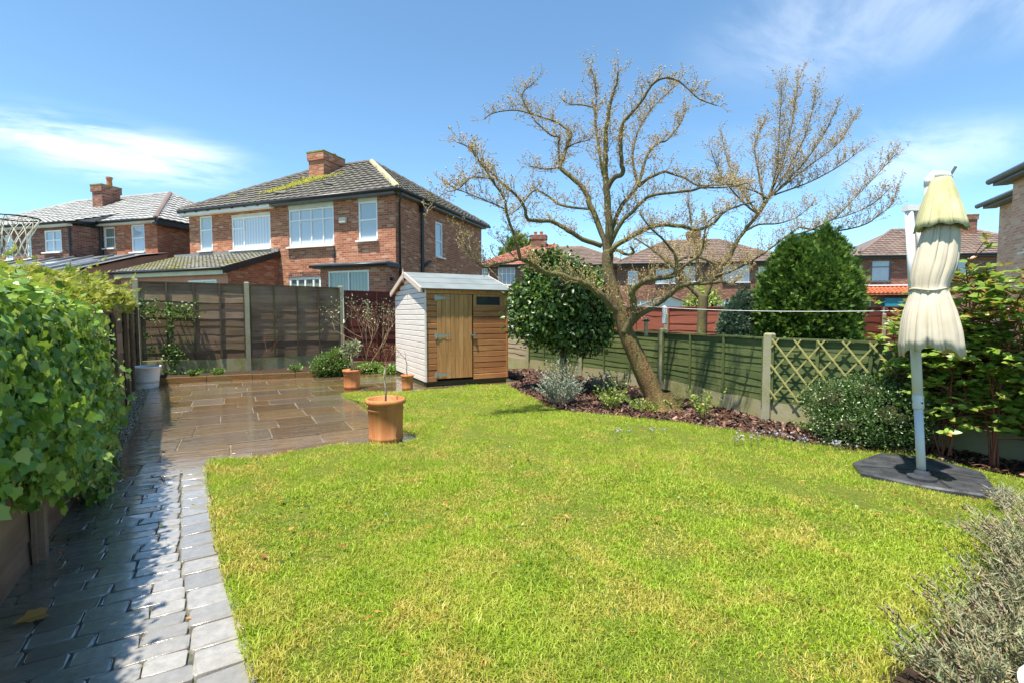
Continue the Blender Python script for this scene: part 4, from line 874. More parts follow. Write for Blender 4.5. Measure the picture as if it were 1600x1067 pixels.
def far_houses():
    dk = 'grey_plastic'; wt = 'white_paint'
    h = far_house('brown-roofed brick house with dark grey window frames behind the parasol', (34.88, 15.94), -41, 11.5, 7.2, 5.1, .55, 'tile_brown', 'brick_dark',
              [(.74, 1.84, 3.55, 4.9, (), (.68,), 'pane_painted_sky', dk), (4.9, 6.1, 3.6, 4.9, (.5,), (), 'pane_painted_sky', dk), (.15, .9, 1.2, 2.5, (.5,), (), 'pane_dark', dk), (1.25, 3.4, 1.0, 2.5, (.3, .65), (), 'pane_painted_sky', dk)],
              [(7.0, 8.1, 2.6, 3.5, 6.3, 8.0, [(7.2, 3.0, .16, .55)])], (-.25, 4.0, 2.75, 3.2, .75))
    b = MB(); b.add([(.3, -.75, 2.75)], []); g = MB(); g.box((2.35, -.35, 2.2), (2.1, .5, .5)); g.build('awning', 'blue_awning', h)
    g = MB(); g.box((2.0, -.06, 3.3), (4.2, .1, .08)); g.build('string_course', 'white_paint', h)
    # mid-distance hipped pair behind the bare trees
    far_house('brick house with low brown roof and white windows behind the bare trees', (23.55, 25.94), -41, 11.0, 7.2, 4.9, .52, 'tile_brown', 'brick_dark',
              [(.71, 1.37, 3.59, 4.49, (), (.7,), 'pane_painted_sky', wt), (2.6, 3.9, 3.6, 4.6, (.33, .66), (.7,), 'pane_curtain', wt), (4.42, 5.19, 3.72, 4.75, (.5,), (.7,), 'pane_curtain', wt), (6.98, 8.65, 3.63, 4.75, (.33, .66), (.7,), 'pane_curtain', wt), (9.2, 10.2, 3.6, 4.6, (.5,), (), 'pane_curtain', wt), (.9, 2.3, .9, 2.4, (.5,), (), 'pane_painted_sky', wt), (6.4, 8.6, .4, 2.4, (.33, .66), (), 'pane_painted_sky', wt)],
              [(5.2, 6.1, 3.4, 4.1, 6.2, 7.6, [(5.5, 3.8, .13, .4)])])
    far_house('brick house with bright red tiled roof and white bay windows behind the shed', (17.04, 34.35), -41, 5.2, 7.2, 5.25, .5, 'tile_red', 'brick_dark',
              [(.05, .51, 4.2, 5.07, (.5,), (.65,), 'pane_painted_sky', wt), (1.34, 2.71, 3.73, 5.1, (.25, .5, .75), (.66,), 'pane_painted_sky', wt), (3.4, 4.6, 3.8, 5.0, (.5,), (.66,), 'pane_painted_sky', wt)], [(3.5, 4.7, 3.0, 3.9, 6.6, 8.0, [(3.8, 3.4, .14, .35), (4.3, 3.4, .14, .35)], 'chimney_pot')], caps='tile_red', gr=True)
    far_house('brick house with dull brown roof joined to the red-roofed one', (20.97, 30.94), -41, 6.0, 7.2, 5.1, .48, 'tile_brown', 'brick_dark', [(1.0, 2.2, 3.7, 4.9, (.5,), (.66,), 'pane_painted_sky', wt), (3.6, 4.8, 3.7, 4.9, (.5,), (.66,), 'pane_painted_sky', wt)], gl=True)
    # right-hand neighbour: pale sunlit flank in two steps
    h = empty('brick_house', (16.87, 4.34, 0), R(37), 'sunlit pale pink brick house flank with dark gutters at the right edge', 'house')
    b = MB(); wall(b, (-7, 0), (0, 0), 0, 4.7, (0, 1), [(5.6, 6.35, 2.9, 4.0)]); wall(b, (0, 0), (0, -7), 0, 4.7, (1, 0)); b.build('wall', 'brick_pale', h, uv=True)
    window(h, (-7, 0), (0, 0), (0, 1), 5.6, 6.35, 2.9, 4.0, rows=(.6,), pane='pane_painted_sky')
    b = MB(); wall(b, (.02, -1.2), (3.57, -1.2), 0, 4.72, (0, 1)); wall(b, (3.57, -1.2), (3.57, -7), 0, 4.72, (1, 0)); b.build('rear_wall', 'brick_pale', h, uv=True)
    b = MB(); b.box((-3.3, .12, 4.74), (7.2, .3, .09)); b.box((.12, -.6, 4.742), (.3, 1.3, .085)); b.build('soffit', 'grey_plastic', h)
    b = MB(); b.box((1.9, -1.05, 4.76), (3.8, .32, .09)); b.build('soffit', 'grey_plastic', h)
    gutter(h, (-7, .3, 4.83), (.42, .3, 4.83), 'grey_plastic', .075); gutter(h, (.2, -.85, 4.85), (4.05, -.85, 4.85), 'grey_plastic', .075)
    b = MB(); b.add([(-7, .32, 4.86), (.45, .32, 4.86), (-2.5, -3.4, 6.6), (-7, -3.4, 6.6)], [(0, 1, 2, 3)]); b.add([(.45, .32, 4.86), (.45, -7.2, 4.86), (-2.5, -3.4, 6.6)], [(0, 1, 2)]); b.build('roof', 'tile_brown', h)
    b = MB(); b.add([(.2, -.82, 4.9), (4.0, -.82, 4.9), (1.0, -4.2, 6.3), (.2, -4.2, 6.3)], [(0, 1, 2, 3)]); b.add([(4.0, -.82, 4.9), (4.0, -7.2, 4.9), (1.0, -4.2, 6.3)], [(0, 1, 2)]); b.build('rear_roof', 'tile_brown', h)
    g = MB(); g.tube([(.35, -1.12, 4.7), (.35, -1.12, 0)], .06, 8); g.build('downpipe', 'white_paint', h)
    g = MB(); g.tube([(.1, -.5, 4.8), (.1, -.5, 5.75)], .07, 8); g.build('flue', 'white_paint', h)
main_house(); left_house(); far_houses()

# ---------------------------------------------------------------- fences
def board_mesh(i, h=0.155, t=0.012, wav=0.014):
    r = random.Random(100 + i); n = 6; vs = []; ph = r.uniform(0, 6)
    for k in range(n + 1):
        x = k / n; lo = wav * math.sin(ph + 5.1 * x) + r.uniform(-wav, wav) * .6; bow = r.uniform(-.003, .003)
        vs += [(x, -t / 2 + bow, lo), (x, t / 2 + bow, lo), (x, t / 2 + bow, h), (x, -t / 2 + bow, h)]
    fs = [(k * 4 + a, k * 4 + (a + 1) % 4, k * 4 + 4 + (a + 1) % 4, k * 4 + 4 + a) for k in range(n) for a in range(4)] + [(0, 3, 2, 1), (n * 4, n * 4 + 1, n * 4 + 2, n * 4 + 3)]
    b = MB(); b.add(vs, fs); return b.mesh('board')
_boards = {}
def boards(mat, wav=0.014):
    if mat not in _boards:
        ms = [board_mesh(i, wav=wav) for i in range(6)]
        for m in ms: m.materials.append(MAT[mat])
        _boards[mat] = ms
    return _boards[mat]

def post(root, x, y, z0, z1, rz, mat='concrete_post', w=0.1):
    g = MB(); h = w / 2; g.add([(sx * h, sy * h, z0) for sx, sy in ((-1, -1), (1, -1), (1, 1), (-1, 1))] + [(sx * h, sy * h, z1 - .02) for sx, sy in ((-1, -1), (1, -1), (1, 1), (-1, 1))] + [(sx * h * .72, sy * h * .72, z1) for sx, sy in ((-1, -1), (1, -1), (1, 1), (-1, 1))],
          [(0, 1, 5, 4), (1, 2, 6, 5), (2, 3, 7, 6), (3, 0, 4, 7), (4, 5, 9, 8), (5, 6, 10, 9), (6, 7, 11, 10), (7, 4, 8, 11), (8, 9, 10, 11)])
    return g.build('post', mat, root, (x, y, 0), (0, 0, rz))

def bay(root, a, b, z0, z1, gh, mat, battens=4, bmat=None, pitch=0.118, cap=True, gz0=-0.05, wav=0.014, capmat=None, gmat='gravel_board'):
    """one panel between posts a and b (root-local), seen from its right-hand (-Y) side: gravel board, lapped boards, battens, capping"""
    a = Vector((*a, 0)); b = Vector((*b, 0)); d = b - a; L = d.length - 0.08; ang = math.atan2(d.y, d.x); s = a + d.normalized() * 0.04; rz = (0, 0, ang)
    c, sn = math.cos(ang), math.sin(ang); at = lambda x, y, z: (s.x + x * c - y * sn, s.y + x * sn + y * c, z)
    if gh > 0:
        g = MB(); g.box((L / 2, 0, 0), (L, .045, gh - gz0)); g.build('gravel_board', gmat, root, at(0, .005, (gh + gz0) / 2), rz)
    ms = boards(mat, wav); z = gh if gh > 0 else z0; k = random.randrange(6); first = True
    while z < z1 - 0.06:
        h = min(pitch * 1.3, z1 - z); o = link('board', ms[k % 6], None, root, at(0, -.012 + random.uniform(-.002, .002), z), (R(-3.6 * .155 / max(.1, pitch * 1.3) + random.uniform(-.9, .9)), R(random.uniform(-.25, .25)), ang), (L, 1, h / .155)); k += 1 + random.randrange(2); z += pitch
    bm_ = bmat or mat
    for i in range(battens):
        x = L * (i + (0.0 if battens < 2 else 0)) / max(1, battens - 1); x = min(max(x, .02), L - .02)
        g = MB(); g.box((0, 0, 0), (.036, .02, z1 - (gh if gh > 0 else z0))); g.build('batten', bm_, root, at(x, -.037, (z1 + (gh if gh > 0 else z0)) / 2), rz)
    if cap:
        g = MB(); g.box((0, 0, 0), (L, .06, .022)); g.build('capping', capmat or bm_, root, at(L / 2, -.012, z1 + .012), rz)

def fences():
    # rear fence, weathered brown
    o = (-1.83, 13.37); f = empty('panel_fence', (*o, 0), 0, 'weathered dark brown lapped timber fence with concrete posts behind the patio', 'fence')
    P = [(0, 0), (2.14, -.03), (4.40, .45)]
    for x, y in P: post(f, x, y, -.05, 2.2, 0.05)
    bay(f, P[0], P[1], .3, 2.13, .38, 'fence_brown', 5, 'batten_brown', .19, capmat='batten_brown'); bay(f, P[1], P[2], .3, 2.13, .36, 'fence_brown', 5, 'batten_brown', .19, capmat='batten_brown')
    r = empty('panel_fence', (2.62, 13.84, 0), 0, 'dark red stained fence panel between the brown fence and the shed', 'fence')
    bay(r, (0, 0), (1.9, .2), .1, 2.06, .1, 'fence_red', 3, 'fence_red', .2); bay(r, (1.9, .2), (3.9, .4), .1, 2.06, .1, 'fence_red', 3, 'fence_red', .2); post(r, 1.94, .2, -.05, 2.1, .1)
    # side fence under the ivy, boards running away from the camera
    L = [(-0.98, 0.2), (-1.0, 1.9), (-1.04, 3.72), (-1.12, 5.55), (-1.28, 7.4), (-1.46, 9.3), (-1.66, 11.2), (-1.84, 13.1)]
    f = empty('board_fence', (-1.0, 0.2, 0), 0, 'brown side fence of broad boards half hidden by ivy along the path', 'fence'); q = [(x + 1.0, y - .2) for x, y in L]
    for i, (x, y) in enumerate(q[1:]):
        g = MB(); g.box((0, 0, .7), (.085, .075, 1.5 if i < 4 else 1.75)); g.build('post', 'left_boards' if i < 3 else 'fence_brown', f, (x + .03, y, 0), (0, 0, .05))
    for i in range(7): bay(f, q[i], q[i + 1], 0, 1.42 if i < 4 else 1.7, .0, 'left_boards' if i < 3 else 'fence_brown', 2, 'left_boards' if i < 3 else 'batten_brown', .145, wav=.006)
    # low green fence on the right (far to near)
    G = [(6.66, 10.66), (6.80, 8.63), (6.68, 6.15), (6.10, 3.80), (6.36, 2.12), (6.52, 0.3), (6.6, -1.5)]
    f = empty('panel_fence', (6.66, 10.66, 0), 0, 'low dark green lapped fence with mossy concrete posts along the planting bed', 'fence'); q = [(x - 6.66, y - 10.66) for x, y in G]
    for i, (x, y) in enumerate(q): post(f, x, y, -.05, 1.17 if i else 1.05, .05, w=.105)
    for i in range(6): bay(f, q[i], q[i + 1], .2, 1.09, .27, 'fence_green', 4, 'fence_green', .098, gz0=-.04)
    # pale unstained panel beyond the green fence, and the bright one behind it
    f = empty('panel_fence', (6.52, 12.6, 0), 0, 'pale unstained low fence panel in the gap right of the shed', 'fence'); bay(f, (0, 0), (.14, -1.94), .2, 1.0, .26, 'fence_pale', 2, 'fence_pale', .13); post(f, 0, 0, -.05, 1.05, 0)
    f = empty('panel_fence', (5.9, 14.1, 0), 0, 'tall pale fence panel glimpsed between shed and evergreen', 'fence'); bay(f, (0, 0), (1.75, -1.3), .1, 1.95, .1, 'shed_gable_wood', 3, 'shed_gable_wood', .15); post(f, 1.75, -1.3, -.05, 2.0, 0)
    # trellis laths nailed on the green fence
    a = Vector((6.10, 3.80, 0)); b = Vector((6.36, 2.12, 0)); d = (b - a); L2 = d.length; ang = math.atan2(d.y, d.x); t = empty('trellis', (6.10, 3.80, .3), ang, 'expanding diamond trellis of yellowed laths fixed to the green fence', 'trellis')
    zl, zh = .02, .80
    for sgn, yo in ((1, -.062), (-1, -.074)):
        for k in range(-3, 9):
            s0 = .06 + k * .262; run = .60; pts = [(s0, zl), (s0 + run, zh)] if sgn > 0 else [(s0 + run, zl), (s0, zh)]
            (x0, q0), (x1, q1) = pts; lo, hi = .05, L2 - .05
            def clip(xa, za, xb, zb):
                if xa > xb: xa, za, xb, zb = xb, zb, xa, za
                if xb <= lo or xa >= hi: return None
                m = (zb - za) / (xb - xa)
                if xa < lo: za += m * (lo - xa); xa = lo
                if xb > hi: zb -= m * (xb - hi); xb = hi
                return (xa, za, xb, zb) if xb - xa > .05 else None
            c = clip(x0, q0, x1, q1)
            if c:
                g = MB(); g.bar((0, 0, 0), (c[2] - c[0], 0, c[3] - c[1]), .018, .009, (0, 1, 0)); ob = g.build('lath', 'trellis_wood', t, (c[0], yo, c[1]))
    # neighbour's red fence beyond
    f = empty('panel_fence', (8.3, 9.6, 0), 0, 'red stained fence of the next garden seen beyond the green fence', 'fence'); Q = [(0, 0), (1.35, -.78), (3.0, -1.73), (4.6, -2.65), (6.2, -3.58), (7.8, -4.4)]
    for i, (x, y) in enumerate(Q): post(f, x, y, -.05, 1.45, -.5)
    for i in range(5): bay(f, Q[i], Q[i + 1], .1, 1.6, .2, 'fence_red_sunlit' if i < 3 else 'fence_red', 3, 'fence_red_sunlit' if i < 3 else 'fence_red', .2)  # far bays coloured as sunlit, near bays as shaded
    # timber edging in front of the rear bed
    s = empty('bed_edging', (-1.4, 12.2, 0), 0, 'row of brown timber boards edging the rear soil bed', 'edging')
    pts = [(0, 0), (.9, -.1), (1.75, -.21), (2.6, -.36), (3.1, -.45)]
    for i in range(4):
        g = MB(); g.bar((*pts[i], 0), (pts[i + 1][0] - .01, pts[i + 1][1], 0), .045, .13); g.build('plank', 'sleeper_wood', s, (0, 0, .055 + .006 * (i % 2)), bevel=.006)

# ---------------------------------------------------------------- shed
def shed():
    h = empty('garden_shed', (3.24, 8.98, 0), R(-3), 'small wooden garden shed with grey felt roof and plank door on the patio corner', 'shed')
    Wd, Dp, z0, ze, zr = 1.76, 2.35, .11, 1.93, 2.29
    g = MB(); g.box((Wd / 2, Dp / 2, 1.0), (Wd - .06, Dp - .06, 1.7)); g.build('core', 'dark_bearer', h)
    for i, y in enumerate((.05, Dp / 2, Dp - .05)):
        g = MB(); g.box((Wd / 2, y, .055), (Wd - .01, .09, .11)); g.build('bearer', 'dark_bearer', h)
    g = MB(); g.box((.03, Dp / 2, .052), (.07, Dp - .2, .1)); g.build('bearer', 'dark_bearer', h)
    def sb(w, hh, t=.018):       # shiplap board with a chamfered top edge
        b = MB(); b.add([(0, 0, 0), (w, 0, 0), (w, t, 0), (0, t, 0), (0, 0, hh - .012), (w, 0, hh - .012), (0, t * .5, hh), (w, t * .5, hh), (w, t, hh), (0, t, hh)], [(0, 1, 5, 4), (4, 5, 7, 6), (6, 7, 8, 9), (1, 2, 8, 7, 5), (3, 0, 4, 6, 9), (0, 3, 2, 1), (2, 3, 9, 8)]); return b
    nb = 15; ph = (ze - .1 - z0) / nb
    left = sb(.225, ph - .009).mesh('board'); right = sb(Wd - 1.0, ph - .009).mesh('board')
    for m in (left, right): m.materials.append(MAT['shed_wood'])
    for i in range(nb):
        z = z0 + i * ph; link('board', left, None, h, (0, -.018 + random.uniform(-.002, .002), z)); zc = z + ph / 2
        if not (1.60 < zc < 1.79): link('board', right, None, h, (1.0, -.018 + random.uniform(-.002, .002), z))
    g = MB(); g.box((1.035, -.009, 1.7), (.07, .018, .24)); g.box((1.68, -.009, 1.7), (.16, .018, .24)); g.box((1.33, -.009, 1.595), (.53, .018, .03)); g.box((1.33, -.009, 1.8), (.53, .018, .04)); w = g.build('window', 'shed_door_wood', h); g = MB(); g.box((1.33, -.002, 1.7), (.53, .01, .17)); g.build('pane', 'pane_dark', w)
    x = .228; ws = (.1, .085, .1, .09, .085, .1, .095, .09)
    for i, ww in enumerate(ws):
        g = MB(); g.box((0, 0, 0), (ww - .005, .018, 1.66)); g.build('door_board', 'shed_door_wood', h, (x + ww / 2, -.013 - .003 * (i % 2), .985), bevel=.003); x += ww
    for z in (.24, 1.0, 1.74):
        g = MB(); g.add([(.17, -.034, z - .02), (.24, -.034, z - .035), (.52, -.034, z - .008), (.52, -.034, z + .008), (.24, -.034, z + .035), (.17, -.034, z + .02)], [(5, 4, 3, 2, 1, 0)]); g.box((.2, -.03, z), (.03, .012, .12)); g.tube([(.225, -.036, z - .05), (.225, -.036, z + .05)], .008, 6); g.build('hinge', 'galvanised', h)
    g = MB(); g.box((.99, -.034, 1.0), (.12, .012, .03)); g.box((1.02, -.045, .975), (.04, .02, .05)); g.tube([(1.005, -.045, 1.0), (1.005, -.045, 1.03), (1.035, -.045, 1.03), (1.035, -.045, 1.0)], .005, 6); g.build('lock', 'galvanised', h)
    g = MB(); g.box((Wd / 2, -.012, ze - .055), (Wd, .024, .1)); g.build('fascia', 'shed_door_wood', h)
    g = MB(); g.box((.0, -.02, (z0 + ze) / 2), (.03, .03, ze - z0)); g.build('corner_trim', 'shed_gable_wood', h); g = MB(); g.box((Wd + .004, -.02, (z0 + ze) / 2), (.03, .03, ze - z0)); g.build('corner_trim', 'shed_wood', h)
    k = (zr - ze) / (Dp / 2); n2 = 20; ph2 = (zr - z0) / n2
    for i in range(n2):
        z = z0 + i * ph2; zt = z + ph2; y0 = max(0, (zt - ze) / k) if zt > ze else 0; L = Dp - 2 * y0
        if L < .1: continue
        b = sb(L, ph2 - .009); b.build('gable_board', 'shed_gable_wood', h, (-.018, y0 + L, z), (0, 0, R(-90)))
        b = sb(L, ph2 - .009); b.build('gable_board', 'shed_wood', h, (Wd + .018, y0, z), (0, 0, R(90)))
    for i in range(nb): link('board', sb(Wd, ph - .004).mesh('board'), 'shed_wood', h, (Wd, Dp + .018, z0 + i * ph), (0, 0, R(180)))
    # roof: felt laid in lapped strips on each slope
    ov = .09; ym = Dp / 2; s = math.hypot(1, k)
    for sg in (-1, 1):
        for i in range(3):
            y_a = ym + sg * (ym + ov) * (1 - i / 3); y_b = ym + sg * (ym + ov) * (1 - (i + 1.08) / 3); y_b = ym if i == 2 else y_b
            za = ze + .02 + k * ((ym) - abs(y_a - ym)) + .006 * i; zb = ze + .02 + k * (ym - abs(y_b - ym)) + .006 * i
            b = MB(); X0, X1 = -.09, Wd + .09; b.add([(X0, y_a, za), (X1, y_a, za), (X1, y_b, zb), (X0, y_b, zb), (X0, y_a, za - .012), (X1, y_a, za - .012), (X1, y_b, zb - .012), (X0, y_b, zb - .012)], [(0, 1, 2, 3), (7, 6, 5, 4), (0, 4, 5, 1), (1, 5, 6, 2), (2, 6, 7, 3), (3, 7, 4, 0)]); b.build('felt_sheet', 'roof_felt', h)
        ya = ym + sg * (ym + ov); zA = ze + k * (-ov); b = MB(); b.quad((-.08, ya, zA - .01), (Wd + .08, ya, zA - .01), (Wd + .08, ym, zr - .01), (-.08, ym, zr - .01)); b.build('roof_deck', 'shed_wood', h)
        for xx in (-.105, Wd + .105):
            b = MB(); b.bar((xx, ya - sg * .0, zA - .02), (xx, ym, zr - .02), .024, .1); b.build('bargeboard', 'barge_wood', h)
    for xx in (-.125, Wd + .125):
        g = MB(); g.add([(xx, ym, zr + .12), (xx, ym - .045, zr - .02), (xx, ym, zr - .2), (xx, ym + .045, zr - .02), (xx - .02, ym, zr - .02), (xx + .02, ym, zr - .02)], [(0, 1, 4), (0, 4, 3), (2, 4, 1), (2, 3, 4), (0, 5, 1), (0, 3, 5), (2, 1, 5), (2, 5, 3)]); g.build('finial', 'barge_wood', h)

# ---------------------------------------------------------------- pots
def pot(name, label, loc, r, hh, group=None, mat='terracotta'):
    p = empty(name, loc, 0, label, 'plant pot', group); b = MB()
    b.lathe([(.001, .0), (r * .86, .0), (r * .89, .02), (r * .92, .03), (r * .92, .06), (r * .89, .07), (r * .93, hh * .72), (r * .97, hh * .745), (r * .97, hh * .78), (r * .93, hh * .80), (r * .94, hh * .87), (r * 1.05, hh * .885), (r * 1.08, hh * .93), (r * 1.06, hh * .985), (r, hh), (r * .92, hh * .98), (r * .88, hh * .8), (.001, hh * .8)], 36)
    b.build('body', mat, p, smooth=True)
    g = MB(); g.lathe([(r * .9, hh * .86), (r * .5, hh * .88), (.001, hh * .875)], 24); g.build('compost', 'soil', p); return p

def twig_plant(root, base, dirs, mat, levels=2, n=3, ln=.18, r0=.006, up=.3, seed=1, name='stems'):
    """small branching stems as one part"""
    r = random.Random(seed); b = MB(); tips = []
    def grow(p, d, L, rad, lv):
        pts = [p]; q = Vector(p); dd = Vector(d).normalized()
        for i in range(3):
            dd = (dd + Vector((r.uniform(-.25, .25), r.uniform(-.25, .25), r.uniform(-.1, .25) * (1 + up)))).normalized(); q = q + dd * L / 3; pts.append(q.copy())
        b.tube(pts, [rad, rad * .85, rad * .7, rad * .5], 5, cap=False)
        if lv <= 0: tips.append((pts[-1], dd)); return
        for k in range(n):
            s = pts[r.choice((2, 3, 3))]; e = (dd + Vector((r.uniform(-1, 1), r.uniform(-1, 1), r.uniform(-.2, .8)))).normalized(); grow(s, e, L * r.uniform(.55, .85), rad * .6, lv - 1)
    for d in dirs: grow(Vector(base), Vector(d), ln, r0, levels)
    b.build(name, mat, root, smooth=True); return tips

def pots():
    p = pot('terracotta_pot', 'large terracotta pot at the lawn edge holding a tiny bare standard tree', (1.46, 5.36, 0), .205, .48)
    t = empty('potted_tree', (1.46, 5.36, .41), 0, 'tiny bare standard tree with pale stem in the large terracotta pot', 'tree')
    g = MB(); g.tube([(0, 0, 0), (.005, .0, .15), (-.01, .01, .3), (0.0, 0, .43)], [.013, .011, .01, .01], 7); g.build('trunk', 'stem_pale', t, smooth=True)
    tips = twig_plant(t, (0, 0, .42), [(1, 0, 1), (-1, .3, 1), (.2, 1, 1.2), (-.2, -1, 1), (.1, .1, 1.5), (.8, -.7, .6), (-.8, -.5, .5)], 'stem_red', 2, 3, .13, .005, seed=4, name='branches')
    P = np.array([q[0] for q in tips for _ in range(2)]) + rng.normal(size=(len(tips) * 2, 3)) * .012; leaves('buds', 'bud', P, rand_dir(len(P)), rand_dir(len(P), 1), rng.uniform(.008, .018, len(P)), 'bud', t)
    pot('terracotta_pot', 'medium terracotta pot with a small grey-leaved standard on the far patio', (1.96, 9.55, 0), .165, .37)
    t = empty('potted_shrub', (1.96, 9.55, .31), 0, 'small round-headed olive-leaved standard shrub in the medium terracotta pot', 'shrub')
    for x in (-.02, .02, .0):
        g = MB(); g.tube([(x, 0, 0), (x * .4 + .01, .01, .15), (x + .005, 0, .32)], .008, 6); g.build('stem', 'stem_pale', t, smooth=True)
    P, N = blob_points(420, [(0, 0, .42, .15, .15, .13), (.06, .03, .5, .1, .1, .1), (-.07, 0, .48, .1, .1, .1)], .3); leaves('leaf_head', 'small', P, N + rand_dir(len(P)) * .6, N + rand_dir(len(P), .8) * .8, rng.uniform(.04, .08, len(P)), 'olive_leaf', t)
    pot('terracotta_pot', 'small terracotta pot with one crooked bare stem beside the shed', (2.83, 8.86, 0), .115, .29)
    t = empty('potted_sapling', (2.83, 8.86, .25), 0, 'single crooked bare reddish stem in the small terracotta pot', 'sapling'); g = MB()
    g.tube([(0, 0, 0), (-.01, 0, .12), (.0, .01, .24), (-.03, 0, .34), (-.12, .03, .44), (-.2, .06, .55)], [.009, .008, .007, .006, .005, .003], 6); g.tube([(-.03, 0, .34), (-.02, .01, .42), (-.06, .0, .5)], [.005, .004, .002], 5); g.build('stem', 'stem_red', t, smooth=True)
    w = empty('plastic_pot', (-1.47, 11.55, 0), 0, 'tapered white plastic planter with a beige band in the patio corner', 'plant pot'); b = MB(); b.lathe([(.001, 0), (.185, 0), (.195, .03), (.2, .11)], 36); b.build('foot', 'white_pot', w, smooth=True)
    b = MB(); b.lathe([(.2, .11), (.205, .115), (.21, .15), (.206, .155)], 36); b.build('band', 'white_pot_band', w, smooth=True)
    b = MB(); b.lathe([(.206, .155), (.235, .40), (.248, .405), (.25, .43), (.24, .435), (.225, .42), (.215, .36), (.001, .36)], 36); b.build('body', 'white_pot', w, smooth=True)
    g = MB(); g.lathe([(.22, .38), (.1, .4), (.001, .395)], 20); g.build('compost', 'soil', w)

